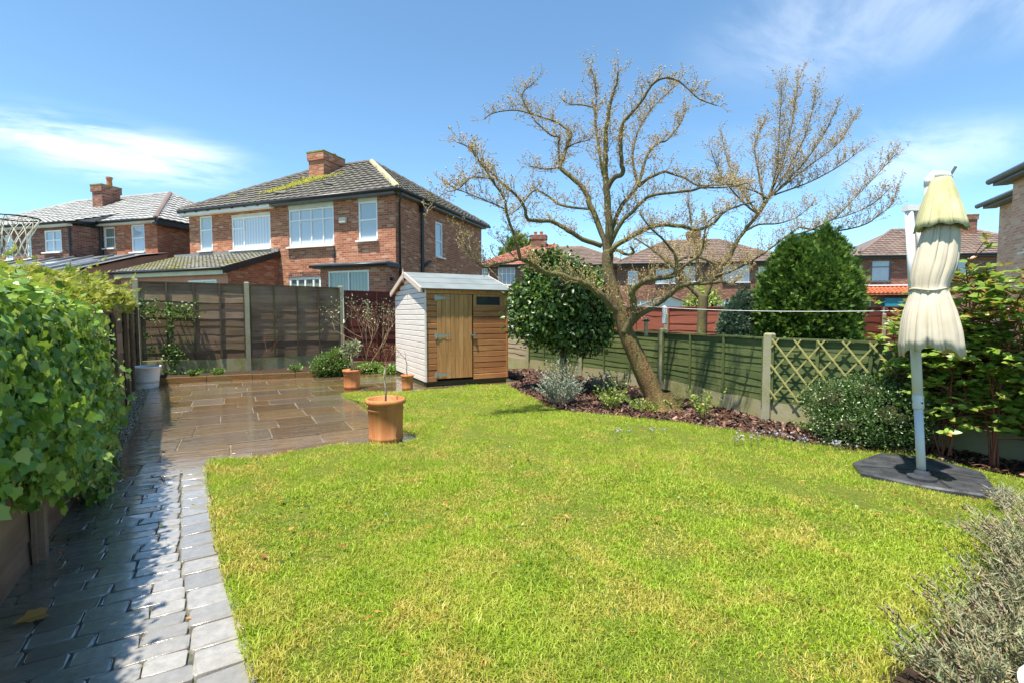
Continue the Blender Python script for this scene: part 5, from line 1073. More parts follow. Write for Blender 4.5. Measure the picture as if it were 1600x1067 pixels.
# ---------------------------------------------------------------- parasol
def parasol():
    p = empty('cantilever_parasol', (4.87, 1.7, 0), 0, 'closed cream cantilever parasol with greenish top on grey pole and black base', 'parasol'); O = Vector((4.87, 1.7, 0))
    poly = [(4.91, 2.23), (4.66, 2.05), (4.70, 1.64), (4.87, 1.31), (5.11, 1.31), (5.56, 1.52), (5.70, 1.95), (5.48, 2.25)][::-1]; cx_ = sum(q[0] for q in poly) / 8; cy_ = sum(q[1] for q in poly) / 8
    b = MB()
    def ring(k, z): return [(cx_ + (x - cx_) * k - O.x, cy_ + (y - cy_) * k - O.y, z) for x, y in poly]
    rings = [ring(1.0, 0.0), ring(1.0, .045), ring(.975, .06), ring(.5, .068)]; vs = sum(rings, []); fs = [(i * 8 + j, i * 8 + (j + 1) % 8, i * 8 + 8 + (j + 1) % 8, i * 8 + 8 + j) for i in range(3) for j in range(8)] + [tuple(24 + j for j in range(8))]
    b.add(vs, fs); bs = b.build('base', 'base_plastic', p)
    cpt = Vector((0, 0, .073)); mids = [(poly[i], poly[(i + 1) % 8]) for i in (0, 2, 4, 6)]
    for a, c in mids:
        m = Vector(((a[0] + c[0]) / 2 - O.x, (a[1] + c[1]) / 2 - O.y, .058)); g = MB(); q0 = Vector((cx_ - O.x, cy_ - O.y, .068)); g.bar(q0, q0.lerp(m, .93), .02, .012); g.build('seam', 'black_plastic', bs)
    top = Vector((4.967, 1.907, 2.322)) - O; L = lambda t: Vector((0, 0, .05)).lerp(top, t)
    g = MB(); g.lathe([(.1, .06), (.1, .085), (.06, .1), (.045, .14)], 16); g.build('pole_socket', 'base_plastic', p, smooth=False)
    g = MB(); g.tube([L(0), L(.26)], .031, 16); g.build('lower_pole', 'grey_tube', p, smooth=True)
    g = MB(); g.tube([L(.255), L(.262), L(.3), L(.307)], [.036, .039, .039, .036], 16); c = g.build('collar', 'grey_tube', p, smooth=True)
    for a in (0, 2.1, 4.2):
        g = MB(); q = L(.28) + Vector((math.cos(a) * .039, math.sin(a) * .039, 0)); g.box(q, (.012, .012, .012)); g.build('bolt', 'black_plastic', c)
    g = MB(); g.tube([L(.3), L(.62)], .036, 16); g.build('upper_pole', 'grey_tube', p, smooth=True)
    g = MB(); g.tube([L(.62), L(.985)], .03, 16); g.build('mast', 'white_tube', p, smooth=True)
    rt = Vector((.866, -.5, 0)); q = L(.99); g = MB(); g.bar(q - rt * .035, q + rt * .09, .07, .05); g.build('head_bracket', 'white_tube', p)
    g = MB(); g.tube([q + rt * .06, q + rt * .1 + Vector((0, 0, -.28)), q + rt * .17 + Vector((0, 0, -.75))], .018, 10); g.build('strut', 'white_tube', p, smooth=True)
    s = .95                                      # canopy hangs just in front of the mast
    def A(x, y, z): v = Vector((x, y, z)) - Vector((0, 0, 1.4)); return v * s + Vector((0, 0, 1.4)) - O
    e0, e1, e2 = A(5.091, 1.82, 1.95), A(5.118, 1.83, 2.54), A(5.15, 1.81, 2.585); hub = A(5.12, 1.75, 2.53); g = MB(); g.tube([e0, e1], .027, 14); g.build('arm', 'white_tube', p, smooth=True)
    g = MB(); g.tube([e1 + Vector((0, 0, -.05)), e1, e2, hub + rt * .05 + Vector((0, 0, .03)), hub + rt * .07], [.033, .035, .034, .025, .02], 14); g.build('elbow', 'white_tube', p, smooth=True)
    g = MB(); g.box(hub + rt * .09 + Vector((0, 0, .06)), (.015, .015, .07), Matrix.Rotation(.5, 3, 'X')); g.build('pin', 'grey_plastic', p)
    def cloth(rows, amp, nf, hem, mat, name, n=200, seed=0, wid=.68):
        vs = []; fs = []; m = len(rows); rr_ = random.Random(seed); phs = [rr_.uniform(0, 6.28) for _ in range(6)]
        for i, (c, r) in enumerate(rows):
            t = i / (m - 1); c = A(*c); r *= s * wid; am = amp(t)
            for j in range(n):
                a = 2 * math.pi * j / n; rid = lambda f, p, e: abs(math.sin(.5 * f * (a + .55 * math.sin(a + p) + .2 * math.sin(3 * a + 2 * p)) + p)) ** e
                w = .55 - 1.5 * ((1 - rid(nf, phs[0] + .15 * t, .6)) * .55 + (1 - rid(nf + 4, phs[1], .7)) * .3 * (.4 + .6 * math.sin(a + phs[2]) ** 2)) + .45 * math.sin(2 * a + phs[4] + 1.2 * t) + .25 * math.sin(3 * a + phs[5] - t) - .28 * (1 - rid(nf * 2 + 5, phs[3] - .4 * t, .45)) * (.5 + .5 * math.sin(4 * a + 3 * t + phs[0]))
                aa = a
                q = r * (1 + am * w); dz = -hem(t) * (.5 + .5 * math.sin(2 * a + phs[3]) + .45 * math.sin(nf * .5 * aa) ** 2)
                vs.append((c.x + q * math.cos(a), c.y + q * math.sin(a), c.z + dz))
        fs = [(i * n + j, i * n + (j + 1) % n, (i + 1) * n + (j + 1) % n, (i + 1) * n + j) for i in range(m - 1) for j in range(n)]
        b = MB(); b.add(vs, fs); o = b.build(name, mat, p, smooth=True); so = o.modifiers.new('cloth', 'SOLIDIFY'); so.thickness = .004; return o
    body = [((5.095, 1.73, 2.16), .135), ((5.085, 1.731, 2.08), .152), ((5.072, 1.734, 1.997), .166), ((5.056, 1.738, 1.92), .176), ((5.04, 1.742, 1.839), .18), ((5.02, 1.748, 1.77), .178), ((5.005, 1.755, 1.707), .17), ((4.995, 1.757, 1.66), .16), ((4.989, 1.758, 1.611), .15), ((4.986, 1.757, 1.57), .165), ((4.984, 1.756, 1.522), .185), ((4.98, 1.754, 1.455), .215), ((4.976, 1.752, 1.389), .238), ((4.975, 1.748, 1.32), .256), ((4.974, 1.745, 1.24), .268), ((4.978, 1.735, 1.16), .272)]
    cloth(body, lambda t: .17 + .12 * max(0, t - .5), 9, lambda t: .075 * max(0, (t - .62) / .38) ** 1.3, 'canopy_cloth', 'canopy', seed=3)
    cap = [((5.12, 1.75, 2.535), .02), ((5.11, 1.747, 2.53), .066), ((5.107, 1.746, 2.5), .076), ((5.1, 1.744, 2.42), .104), ((5.094, 1.742, 2.34), .128), ((5.088, 1.741, 2.262), .151), ((5.083, 1.739, 2.19), .172), ((5.08, 1.737, 2.14), .188)]
    cloth(cap, lambda t: .03 + .12 * t, 9, lambda t: .035 * max(0, (t - .7) / .3), 'canopy_cap', 'canopy_cap', seed=3, wid=.86)
    c = A(4.989, 1.758, 1.611); g = MB(); g.tube([c + Vector((math.cos(a) * .112, math.sin(a) * .112, .008 * math.sin(3 * a))) for a in np.linspace(0, 6.2832, 33)], .009, 6, cap=False); t = g.build('tie_strap', 'canopy_cloth', p, smooth=True)
    q = c + rt * .115; g = MB(); g.tube([q, q + Vector((.01, -.01, -.08)), q + Vector((.012, -.02, -.24))], [.007, .008, .006], 6); g.build('tie_tail', 'canopy_cloth', p, smooth=True)

def small_things():
    # basketball hoop in the next garden
    h = empty('basketball_hoop', (-2.12, 7.62, 2.5), R(30), 'basketball hoop with white net above the ivy hedge', 'hoop')   # local -x points out of frame to the left
    g = MB(); g.tube([(math.cos(a) * .225, math.sin(a) * .225, 0) for a in np.linspace(0, 6.2832, 33)], .009, 6, cap=False); g.build('rim', 'black_plastic', h, smooth=True)
    ks = 12; lv = [(.225, 0), (.185, -.1), (.14, -.2), (.115, -.29), (.12, -.38), (.125, -.44)]; g = MB()
    for j in range(ks):
        for sg in (-1, 1):
            pts = [(r * math.cos(2 * math.pi * (j + sg * .5 * i) / ks), r * math.sin(2 * math.pi * (j + sg * .5 * i) / ks), z) for i, (r, z) in enumerate(lv)]; g.tube(pts, .004, 4, cap=False)
    g.build('net', 'net_cord', h)
    g = MB(); g.bar((-.22, 0, 0), (-.42, 0, 0), .1, .02); g.build('bracket', 'black_plastic', h); g = MB(); g.box((-.44, 0, .3), (.03, 1.0, .7)); g.build('backboard', 'white_paint', h); g = MB(); g.tube([(-.48, 0, .2), (-.75, 0, .0), (-.78, 0, -2.5)], .04, 10); g.build('pole', 'black_plastic', h, smooth=True)
    # washing line sagging slightly from the tree to the photinia
    a = Vector((4.93, 5.45, 1.56)); b = Vector((5.98, 1.98, 1.45)); pts = [a.lerp(b, t) + Vector((0, 0, -.05 * math.sin(math.pi * t))) for t in np.linspace(0, 1, 17)]
    g = MB(); g.tube(pts, .003, 5); o = g.build('washing_line', 'line_cord', smooth=True); tag(o, 'thin white washing line strung from the leaning tree across to the right', 'washing line')
    # bird feeders hanging from the low branch
    f = empty('bird_feeder', (5.25, 5.16, 1.2), 0, 'small dark-roofed hanging bird feeder below the forked branch', 'bird feeder')
    g = MB(); g.lathe([(.001, .17), (.06, .12), (.062, .112), (.001, .112)], 12); g.build('roof', 'black_plastic', f); g = MB(); g.lathe([(.001, -.1), (.028, -.1), (.028, .112), (.001, .112)], 10); g.build('tube', 'birdfood', f); g = MB(); g.lathe([(.001, -.115), (.05, -.11), (.052, -.1), (.001, -.1)], 12); g.build('tray', 'black_plastic', f); g = MB(); g.tube([(0, 0, .16), (0, 0, .42)], .002, 4); g.build('wire', 'black_plastic', f)
    f = empty('bird_feeder', (5.47, 5.02, 1.42), 0, 'clear tube bird feeder hanging right of the forked branch', 'bird feeder')
    g = MB(); g.lathe([(.001, -.14), (.03, -.14), (.03, .1), (.001, .1)], 12); g.build('tube', 'pane_painted_sky', f); g = MB(); g.lathe([(.001, -.15), (.042, -.15), (.042, -.135), (.001, -.135)], 12); g.build('tray', 'grey_plastic', f); g = MB(); g.lathe([(.001, .12), (.034, .1), (.034, .095), (.001, .095)], 12); g.build('lid', 'white_paint', f); g = MB(); g.tube([(0, 0, .12), (0, 0, .34)], .002, 4); g.build('wire', 'black_plastic', f)
    # rim of a white bowl poking into the bottom right corner
    w = empty('plastic_pot', (2.135, .285, 0), 0, 'white rounded planter rim at the bottom right corner of the picture', 'plant pot'); b = MB(); b.lathe([(.001, 0), (.13, 0), (.17, .25), (.185, .26), (.19, .285), (.18, .29), (.165, .27), (.001, .24)], 36); b.build('body', 'white_pot', w, smooth=True)
fences(); shed(); pots(); parasol(); small_things()

# traced skeletons of the two bare trees: (is trunk, [(x, y, z, radius) in metres])
MAGNOLIA=[(True,[(5.44,5.0,-0.06,0.16),(5.38,5.06,0.15,0.149),(5.27,5.16,0.47,0.138),(5.15,5.26,0.82,0.127),(5.04,5.35,1.15,0.116),(4.97,5.42,1.47,0.106),(4.9,5.5,1.78,0.096),(4.85,5.56,2.11,0.086),(4.87,5.57,2.36,0.078)]),(False,[(4.87,5.57,2.3,0.066),(4.87,5.55,2.56,0.059),(4.85,5.53,2.8,0.052),(4.8,5.55,3.25,0.045),(4.78,5.55,3.58,0.039),(4.77,5.54,3.9,0.033),(4.77,5.51,4.17,0.027),(4.82,5.47,4.54,0.021),(4.86,5.42,4.71,0.015),(4.86,5.39,4.87,0.011)]),(False,[(4.8,5.55,3.21,0.039),(4.85,5.46,3.39,0.036),(4.93,5.35,3.44,0.033),(4.88,5.32,3.58,0.03),(4.83,5.29,3.84,0.027),(4.82,5.24,4.08,0.025),(4.87,5.14,4.19,0.022),(4.97,5.03,4.35,0.019),(5.04,4.92,4.53,0.017),(5.13,4.8,4.6,0.014),(5.24,4.67,4.55,0.012),(5.3,4.55,4.42,0.01),(5.4,4.42,4.24,0.008),(5.54,4.26,4.13,0.006)]),(False,[(4.85,5.58,2.33,0.044),(4.83,5.67,2.63,0.042),(4.72,5.82,3.07,0.04),(4.73,5.88,3.2,0.037),(4.64,6.0,3.41,0.035),(4.47,6.17,3.63,0.033),(4.46,6.24,3.71,0.031),(4.54,6.26,3.84,0.029),(4.61,6.29,4.01,0.027),(4.71,6.3,4.24,0.025),(4.72,6.36,4.35,0.023)]),(False,[(4.72,6.36,4.33,0.019),(4.59,6.54,4.51,0.016),(4.47,6.71,4.6,0.014),(4.14,7.0,4.76,0.011),(3.85,7.26,4.75,0.009),(3.74,7.41,4.68,0.007)]),(False,[(4.53,6.32,3.72,0.019),(4.49,6.33,4.03,0.016),(4.49,6.3,4.17,0.015),(4.37,6.34,4.19,0.013),(4.2,6.41,4.33,0.011),(4.11,6.43,4.41,0.009),(3.94,6.53,4.77,0.007),(4.1,6.41,4.95,0.006)]),(False,[(4.66,6.36,4.04,0.019),(4.67,6.19,4.06,0.012),(4.81,5.94,4.08,0.007)]),(False,[(4.53,6.32,3.72,0.015),(4.22,6.32,3.65,0.01),(3.93,6.31,3.65,0.007)]),(False,[(4.79,5.63,2.43,0.039),(4.49,5.7,2.52,0.036),(4.19,5.77,2.67,0.032),(4.0,5.79,2.74,0.029),(3.66,5.87,2.75,0.025),(3.57,5.83,2.89,0.022),(3.44,5.81,3.03,0.019),(3.21,5.84,3.19,0.016),(3.06,5.83,3.29,0.013),(2.89,5.84,3.42,0.011),(2.75,5.82,3.56,0.008),(2.55,5.84,3.62,0.006)]),(False,[(4.74,5.8,3.02,0.02),(4.69,5.92,3.02,0.018),(4.41,6.18,3.1,0.017),(4.35,6.3,3.21,0.015),(4.24,6.46,3.34,0.013),(4.18,6.58,3.36,0.012),(4.11,6.7,3.23,0.01),(4.06,6.81,3.13,0.009),(3.99,6.93,3.05,0.007)]),(False,[(4.96,5.41,1.43,0.052),(4.81,5.41,1.51,0.049),(4.64,5.42,1.67,0.046),(4.42,5.46,1.82,0.044),(4.19,5.5,1.89,0.041),(3.97,5.54,1.96,0.038),(3.75,5.58,1.99,0.036),(3.56,5.6,2.1,0.034),(3.37,5.62,2.16,0.032)]),(False,[(3.37,5.62,2.16,0.026),(3.32,5.62,2.37,0.023),(3.26,5.62,2.51,0.02),(3.18,5.63,2.71,0.018),(3.13,5.63,2.93,0.015),(3.0,5.67,3.12,0.013),(2.9,5.7,3.28,0.01),(2.8,5.72,3.39,0.008),(2.71,5.74,3.51,0.006)]),(False,[(3.18,5.65,2.76,0.012),(3.12,5.62,2.8,0.01),(2.9,5.68,2.88,0.009),(2.7,5.73,2.95,0.007),(2.53,5.76,3.0,0.006),(2.4,5.77,3.05,0.004)]),(False,[(3.01,5.65,3.09,0.012),(2.95,5.62,3.15,0.01),(2.79,5.63,3.15,0.009),(2.65,5.63,3.13,0.008),(2.48,5.64,2.97,0.006),(2.3,5.66,2.9,0.005),(2.15,5.66,2.76,0.004)]),(False,[(3.37,5.62,2.16,0.02),(3.21,5.65,2.11,0.017),(3.05,5.68,2.08,0.014),(2.88,5.72,2.03,0.012),(2.74,5.75,2.13,0.009),(2.63,5.76,2.29,0.007),(2.54,5.77,2.44,0.005)]),(False,[(3.33,5.64,2.13,0.012),(3.27,5.74,2.27,0.009),(3.2,5.84,2.4,0.006)]),(False,[(4.8,5.56,3.35,0.024),(4.78,5.63,3.57,0.021),(4.77,5.7,3.95,0.019),(4.77,5.76,4.19,0.017),(4.78,5.81,4.47,0.015),(4.75,5.88,4.54,0.012),(4.63,6.0,4.59,0.01),(4.55,6.09,4.6,0.008),(4.47,6.18,4.68,0.006)]),(False,[(4.82,5.85,4.44,0.013),(4.85,5.85,4.69,0.01),(4.83,5.87,4.95,0.008),(4.78,5.92,5.13,0.005)]),(False,[(4.89,5.56,2.36,0.039),(4.98,5.62,2.68,0.036),(5.16,5.63,3.03,0.032),(5.35,5.62,3.25,0.029),(5.51,5.63,3.42,0.025),(5.71,5.63,3.92,0.021),(5.93,5.61,4.13,0.017),(6.1,5.61,4.2,0.014),(6.36,5.57,4.49,0.01),(6.51,5.59,4.77,0.007)]),(False,[(5.5,5.62,3.41,0.021),(5.53,5.77,3.87,0.018),(5.67,5.85,4.24,0.015),(5.91,5.88,4.63,0.012),(6.22,5.86,4.96,0.009),(6.54,5.83,5.24,0.006)]),(False,[(5.58,5.69,3.42,0.028),(5.69,5.57,3.54,0.025),(5.83,5.43,3.61,0.021),(5.86,5.34,3.59,0.018),(6.04,5.16,3.47,0.015),(6.15,5.03,3.36,0.013),(6.35,4.85,3.35,0.01),(6.55,4.67,3.35,0.008)]),(False,[(4.89,5.57,2.43,0.035),(4.99,5.44,2.75,0.031),(5.11,5.29,2.93,0.027),(5.21,5.16,3.08,0.024),(5.3,5.03,3.12,0.02),(5.62,4.76,3.15,0.017),(5.74,4.6,3.18,0.014),(5.91,4.42,3.16,0.011),(6.14,4.2,3.2,0.008)]),(False,[(4.85,5.52,2.3,0.044),(4.89,5.45,2.4,0.039),(5.13,5.26,2.59,0.035),(5.36,5.08,2.7,0.031),(5.59,4.89,2.68,0.027),(5.78,4.72,2.62,0.023),(5.93,4.58,2.69,0.02),(6.03,4.47,2.85,0.016),(6.15,4.35,2.92,0.013),(6.31,4.2,2.97,0.01)]),(False,[(4.98,5.32,1.15,0.061),(5.01,5.25,1.28,0.057),(5.02,5.18,1.45,0.053),(4.98,5.16,1.61,0.05),(4.93,5.12,1.74,0.047),(4.97,5.05,1.82,0.043),(5.04,4.95,1.89,0.04),(5.15,4.82,1.92,0.037),(5.26,4.69,1.94,0.035),(5.27,4.63,2.05,0.032)]),(False,[(5.27,4.63,2.04,0.024),(5.23,4.62,2.21,0.02),(5.12,4.64,2.32,0.017),(5.0,4.67,2.44,0.014),(4.84,4.72,2.57,0.011),(4.71,4.77,2.74,0.008)]),(False,[(5.26,4.63,1.99,0.02),(5.35,4.51,2.1,0.017),(5.46,4.39,2.23,0.014),(5.45,4.34,2.44,0.011),(5.46,4.28,2.64,0.008),(5.61,4.13,2.76,0.006)]),(False,[(5.06,5.28,1.26,0.048),(5.11,5.16,1.4,0.043),(5.27,4.97,1.56,0.038),(5.34,4.84,1.67,0.034),(5.41,4.7,1.79,0.03),(5.49,4.55,1.83,0.025),(5.58,4.4,1.83,0.022),(5.7,4.23,1.85,0.018),(5.71,4.11,1.82,0.014),(5.77,3.99,1.91,0.012)]),(False,[(4.82,5.54,2.33,0.026),(4.91,5.42,2.35,0.024),(4.97,5.31,2.28,0.021),(5.03,5.2,2.3,0.019),(4.94,5.18,2.38,0.017)])]
BARE=[(True,[(8.71,6.94,0.48,0.112),(8.73,6.96,1.0,0.108),(8.77,6.98,1.65,0.105),(8.79,6.97,1.83,0.102)]),(False,[(8.77,6.98,1.72,0.07),(8.76,7.08,1.83,0.062),(8.66,7.24,2.03,0.055),(8.56,7.4,2.26,0.048),(8.5,7.53,2.45,0.04),(8.4,7.68,2.6,0.033),(8.29,7.84,2.78,0.026),(8.12,8.04,2.99,0.019),(7.95,8.24,3.16,0.013)]),(False,[(8.42,7.46,2.44,0.032),(8.46,7.39,2.59,0.03),(8.6,7.25,2.66,0.029),(8.8,7.08,2.63,0.027),(9.07,6.85,2.47,0.025)]),(False,[(8.8,6.96,1.74,0.07),(8.85,6.94,1.88,0.065),(8.93,6.89,2.14,0.06),(9.04,6.83,2.37,0.056),(9.22,6.73,2.58,0.051),(9.29,6.68,2.75,0.047),(9.39,6.63,2.98,0.043),(9.5,6.56,3.17,0.039),(9.77,6.42,3.55,0.035),(9.95,6.32,3.89,0.031)]),(False,[(8.97,6.9,2.18,0.038),(8.96,6.83,2.23,0.033),(9.13,6.66,2.31,0.029),(9.37,6.45,2.46,0.024),(9.67,6.21,2.69,0.02),(9.99,5.97,3.01,0.016),(10.21,5.78,3.22,0.012)]),(False,[(8.8,6.99,2.13,0.032),(8.75,7.09,2.48,0.028),(8.74,7.15,2.76,0.024),(8.74,7.23,3.11,0.02),(8.71,7.31,3.54,0.016),(8.72,7.38,3.96,0.013)]),(False,[(9.95,6.32,3.86,0.022),(10.13,6.26,4.57,0.016),(10.2,6.27,5.39,0.011),(10.27,6.29,6.37,0.006)]),(False,[(9.95,6.32,3.86,0.019),(10.36,6.25,4.74,0.014),(10.64,6.26,5.6,0.01),(10.89,6.29,6.63,0.006)]),(False,[(9.95,6.32,3.86,0.019),(10.28,6.06,4.54,0.014),(10.51,5.85,5.31,0.01),(10.58,5.75,6.07,0.006)]),(False,[(9.97,6.31,3.89,0.019),(10.38,5.91,4.49,0.014),(10.63,5.62,5.06,0.01),(10.69,5.42,5.52,0.006)]),(False,[(9.99,6.3,3.92,0.019),(10.87,6.03,4.6,0.015),(11.64,5.81,5.17,0.01),(12.15,5.75,5.8,0.007)]),(False,[(10.07,6.26,3.96,0.019),(10.69,5.88,4.22,0.014),(11.25,5.54,4.58,0.01),(11.57,5.33,4.88,0.006)]),(False,[(9.88,6.35,3.78,0.022),(9.91,6.53,4.47,0.017),(9.99,6.68,5.14,0.011),(10.32,6.68,5.68,0.007)]),(False,[(9.76,6.41,3.55,0.025),(9.66,6.73,4.08,0.019),(9.61,7.02,4.67,0.012),(9.66,7.27,5.4,0.007)]),(False,[(9.76,6.41,3.55,0.025),(9.41,6.47,3.72,0.018),(8.89,6.64,4.22,0.012),(8.57,6.71,4.78,0.006)]),(False,[(9.92,5.93,3.0,0.021),(10.27,5.65,3.12,0.018),(10.62,5.37,3.34,0.015),(10.74,5.22,3.52,0.011),(11.13,4.93,4.07,0.008),(11.52,4.65,4.62,0.006)]),(False,[(10.21,5.78,3.22,0.021),(10.6,5.47,3.12,0.018),(10.91,5.22,3.15,0.016),(11.18,4.99,3.25,0.013),(11.34,4.83,3.43,0.01),(11.47,4.69,3.61,0.008),(11.5,4.62,3.9,0.006)]),(False,[(10.57,5.35,3.33,0.012),(10.77,5.09,3.42,0.01),(11.01,4.81,3.6,0.008),(11.07,4.62,3.8,0.006)]),(False,[(9.48,6.55,3.17,0.025),(9.68,6.35,3.31,0.02),(9.96,6.1,3.32,0.015),(10.24,5.87,3.44,0.01),(10.46,5.67,3.69,0.006)]),(False,[(9.95,6.32,3.86,0.025),(9.68,6.44,4.02,0.018),(9.3,6.63,4.12,0.012),(8.92,6.82,4.19,0.006)])]

# ---------------------------------------------------------------- plants
def smooth_path(rows, sub=3):
    P = np.array(rows, float); out = []; n = len(P)
    for i in range(n - 1):
        p0, p1, p2, p3 = P[max(i - 1, 0)], P[i], P[i + 1], P[min(i + 2, n - 1)]
        for k in range(sub):
            t = k / sub; out.append(0.5 * ((2 * p1) + (-p0 + p2) * t + (2 * p0 - 5 * p1 + 4 * p2 - p3) * t * t + (-p0 + 3 * p1 - 3 * p2 + p3) * t ** 3))
    out.append(P[-1]); return np.array(out)

def leaf_objects(part, kind, P, N, A, S, mat, parent, count, name='leaf'):
    """the nearest `count` leaves as objects sharing one mesh, the rest as one part"""
    P = np.asarray(P); d = np.linalg.norm(P + np.array(parent.location) - CAM, axis=1) if parent else np.linalg.norm(P - CAM, axis=1); order = np.argsort(d - 9.0 * S); idx = order[:count]; rest = order[count:]
    tv, tf = leaf_template(kind); me = bpy.data.meshes.new(name); me.from_pydata(tv.tolist(), [], tf.tolist()); me.polygons.foreach_set('use_smooth', [True] * len(tf)); me.materials.append(MAT[mat]); M = frames(N, A)
    for i in idx:
        o = bpy.data.objects.new(name, me); COL.objects.link(o); o.parent = parent
        m = Matrix(M[i].tolist()).to_4x4(); m = m @ Matrix.Scale(float(S[i]), 4); m.translation = Vector(P[i].tolist()); o.matrix_local = m
    if len(rest): leaves(part, kind, P[rest], N[rest], A[rest], S[rest], mat, parent)

def core(blobs, k, mat, parent, name='shade_core', n=14):  # solid dark blobs added to stand in for shade inside a crown
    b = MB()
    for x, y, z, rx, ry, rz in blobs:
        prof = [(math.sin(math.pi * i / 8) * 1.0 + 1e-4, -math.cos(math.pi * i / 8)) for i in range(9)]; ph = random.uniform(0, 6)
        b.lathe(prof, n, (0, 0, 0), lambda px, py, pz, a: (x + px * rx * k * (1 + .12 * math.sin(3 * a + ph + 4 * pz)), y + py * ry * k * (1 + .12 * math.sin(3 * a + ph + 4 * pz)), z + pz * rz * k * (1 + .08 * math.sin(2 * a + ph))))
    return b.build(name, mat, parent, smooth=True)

def bare_tree(root, data, bark, bark2, spacing, tl, budn, bud_size, seed, upl=.35, thin=.0045):
    r = random.Random(seed); O = Vector(root.location); tw = MB(); B = []; D = []
    def twig(p, d, L, rad, lv):
        pts = [p.copy()]; q = p.copy(); dd = d.normalized(); k = 4 if lv else 3
        for i in range(k):
            dd = (dd + Vector((r.uniform(-.35, .35), r.uniform(-.35, .35), r.uniform(-.2, .4)))).normalized(); q = q + dd * (L / k); pts.append(q.copy())
            if r.random() < budn: B.append(q + Vector((r.uniform(-.012, .012), r.uniform(-.012, .012), r.uniform(-.01, .012)))); D.append(dd + Vector((r.uniform(-.8, .8), r.uniform(-.8, .8), r.uniform(-.2, 1))))
        tw.tube(pts, [rad * (1 - .6 * i / k) for i in range(k + 1)], 4 if lv else 3, cap=False)
        for _ in range(2): B.append(pts[-1] + Vector((r.uniform(-.01, .01), r.uniform(-.01, .01), r.uniform(-.01, .01)))); D.append(dd + Vector((r.uniform(-.5, .5), r.uniform(-.5, .5), r.uniform(-.2, .6))))
        if lv:
            for _ in range(r.choice((2, 3, 4))):
                i = r.randrange(1, k + 1); e = (dd * .6 + Vector((r.uniform(-1, 1), r.uniform(-1, 1), r.uniform(-.4, 1)))).normalized(); twig(pts[i], e, L * r.uniform(.3, .6), rad * .6, lv - 1)
    for is_trunk, rows in data:
        S = smooth_path(rows, 4); P = [Vector(q[:3].tolist()) - O for q in S]; Rr = [max(.004, q[3]) for q in S]
        if not is_trunk:
            for i in range(1, len(P) - 1): P[i] += Vector((r.uniform(-1, 1), r.uniform(-1, 1), r.uniform(-1, 1))) * min(.01, Rr[i] * .2)
        g = MB(); g.tube(P, [q * (1 + .035 * r.uniform(-1, 1)) for q in Rr], 14 if is_trunk else 8); g.build('trunk' if is_trunk else 'branch', bark2 if is_trunk else bark, root, smooth=True)
        if is_trunk: continue
        tot = sum((P[i + 1] - P[i]).length for i in range(len(P) - 1)); acc = 0; nxt = tot * .12
        for i in range(len(P) - 1):
            seg = P[i + 1] - P[i]; acc += seg.length
            while acc > nxt:
                t = 1 - (acc - nxt) / max(seg.length, 1e-6); p = P[i] + seg * t; f = nxt / tot; dd = seg.normalized(); e = (dd * .5 + Vector((r.uniform(-1, 1), r.uniform(-1, 1), r.uniform(-.6, 1) + upl))).normalized()
                twig(p, e, r.uniform(*tl) * (1.1 - .35 * f), thin * (1.3 - .4 * f), 1 if f > .15 else (1 if r.random() < .5 else 0)); nxt += spacing * r.uniform(.5, 1.5)
        twig(P[-1], (P[-1] - P[-2]), tl[1] * .6, thin, 1)
    o = tw.build('twigs', 'twig_tan', root); o['kind'] = 'stuff'
    n = len(B); leaves('buds', 'bud', np.array([tuple(q) for q in B]), rand_dir(n), np.array([tuple(q) for q in D]), rng.uniform(bud_size[0], bud_size[1], n), 'bud', root); print('buds', n)

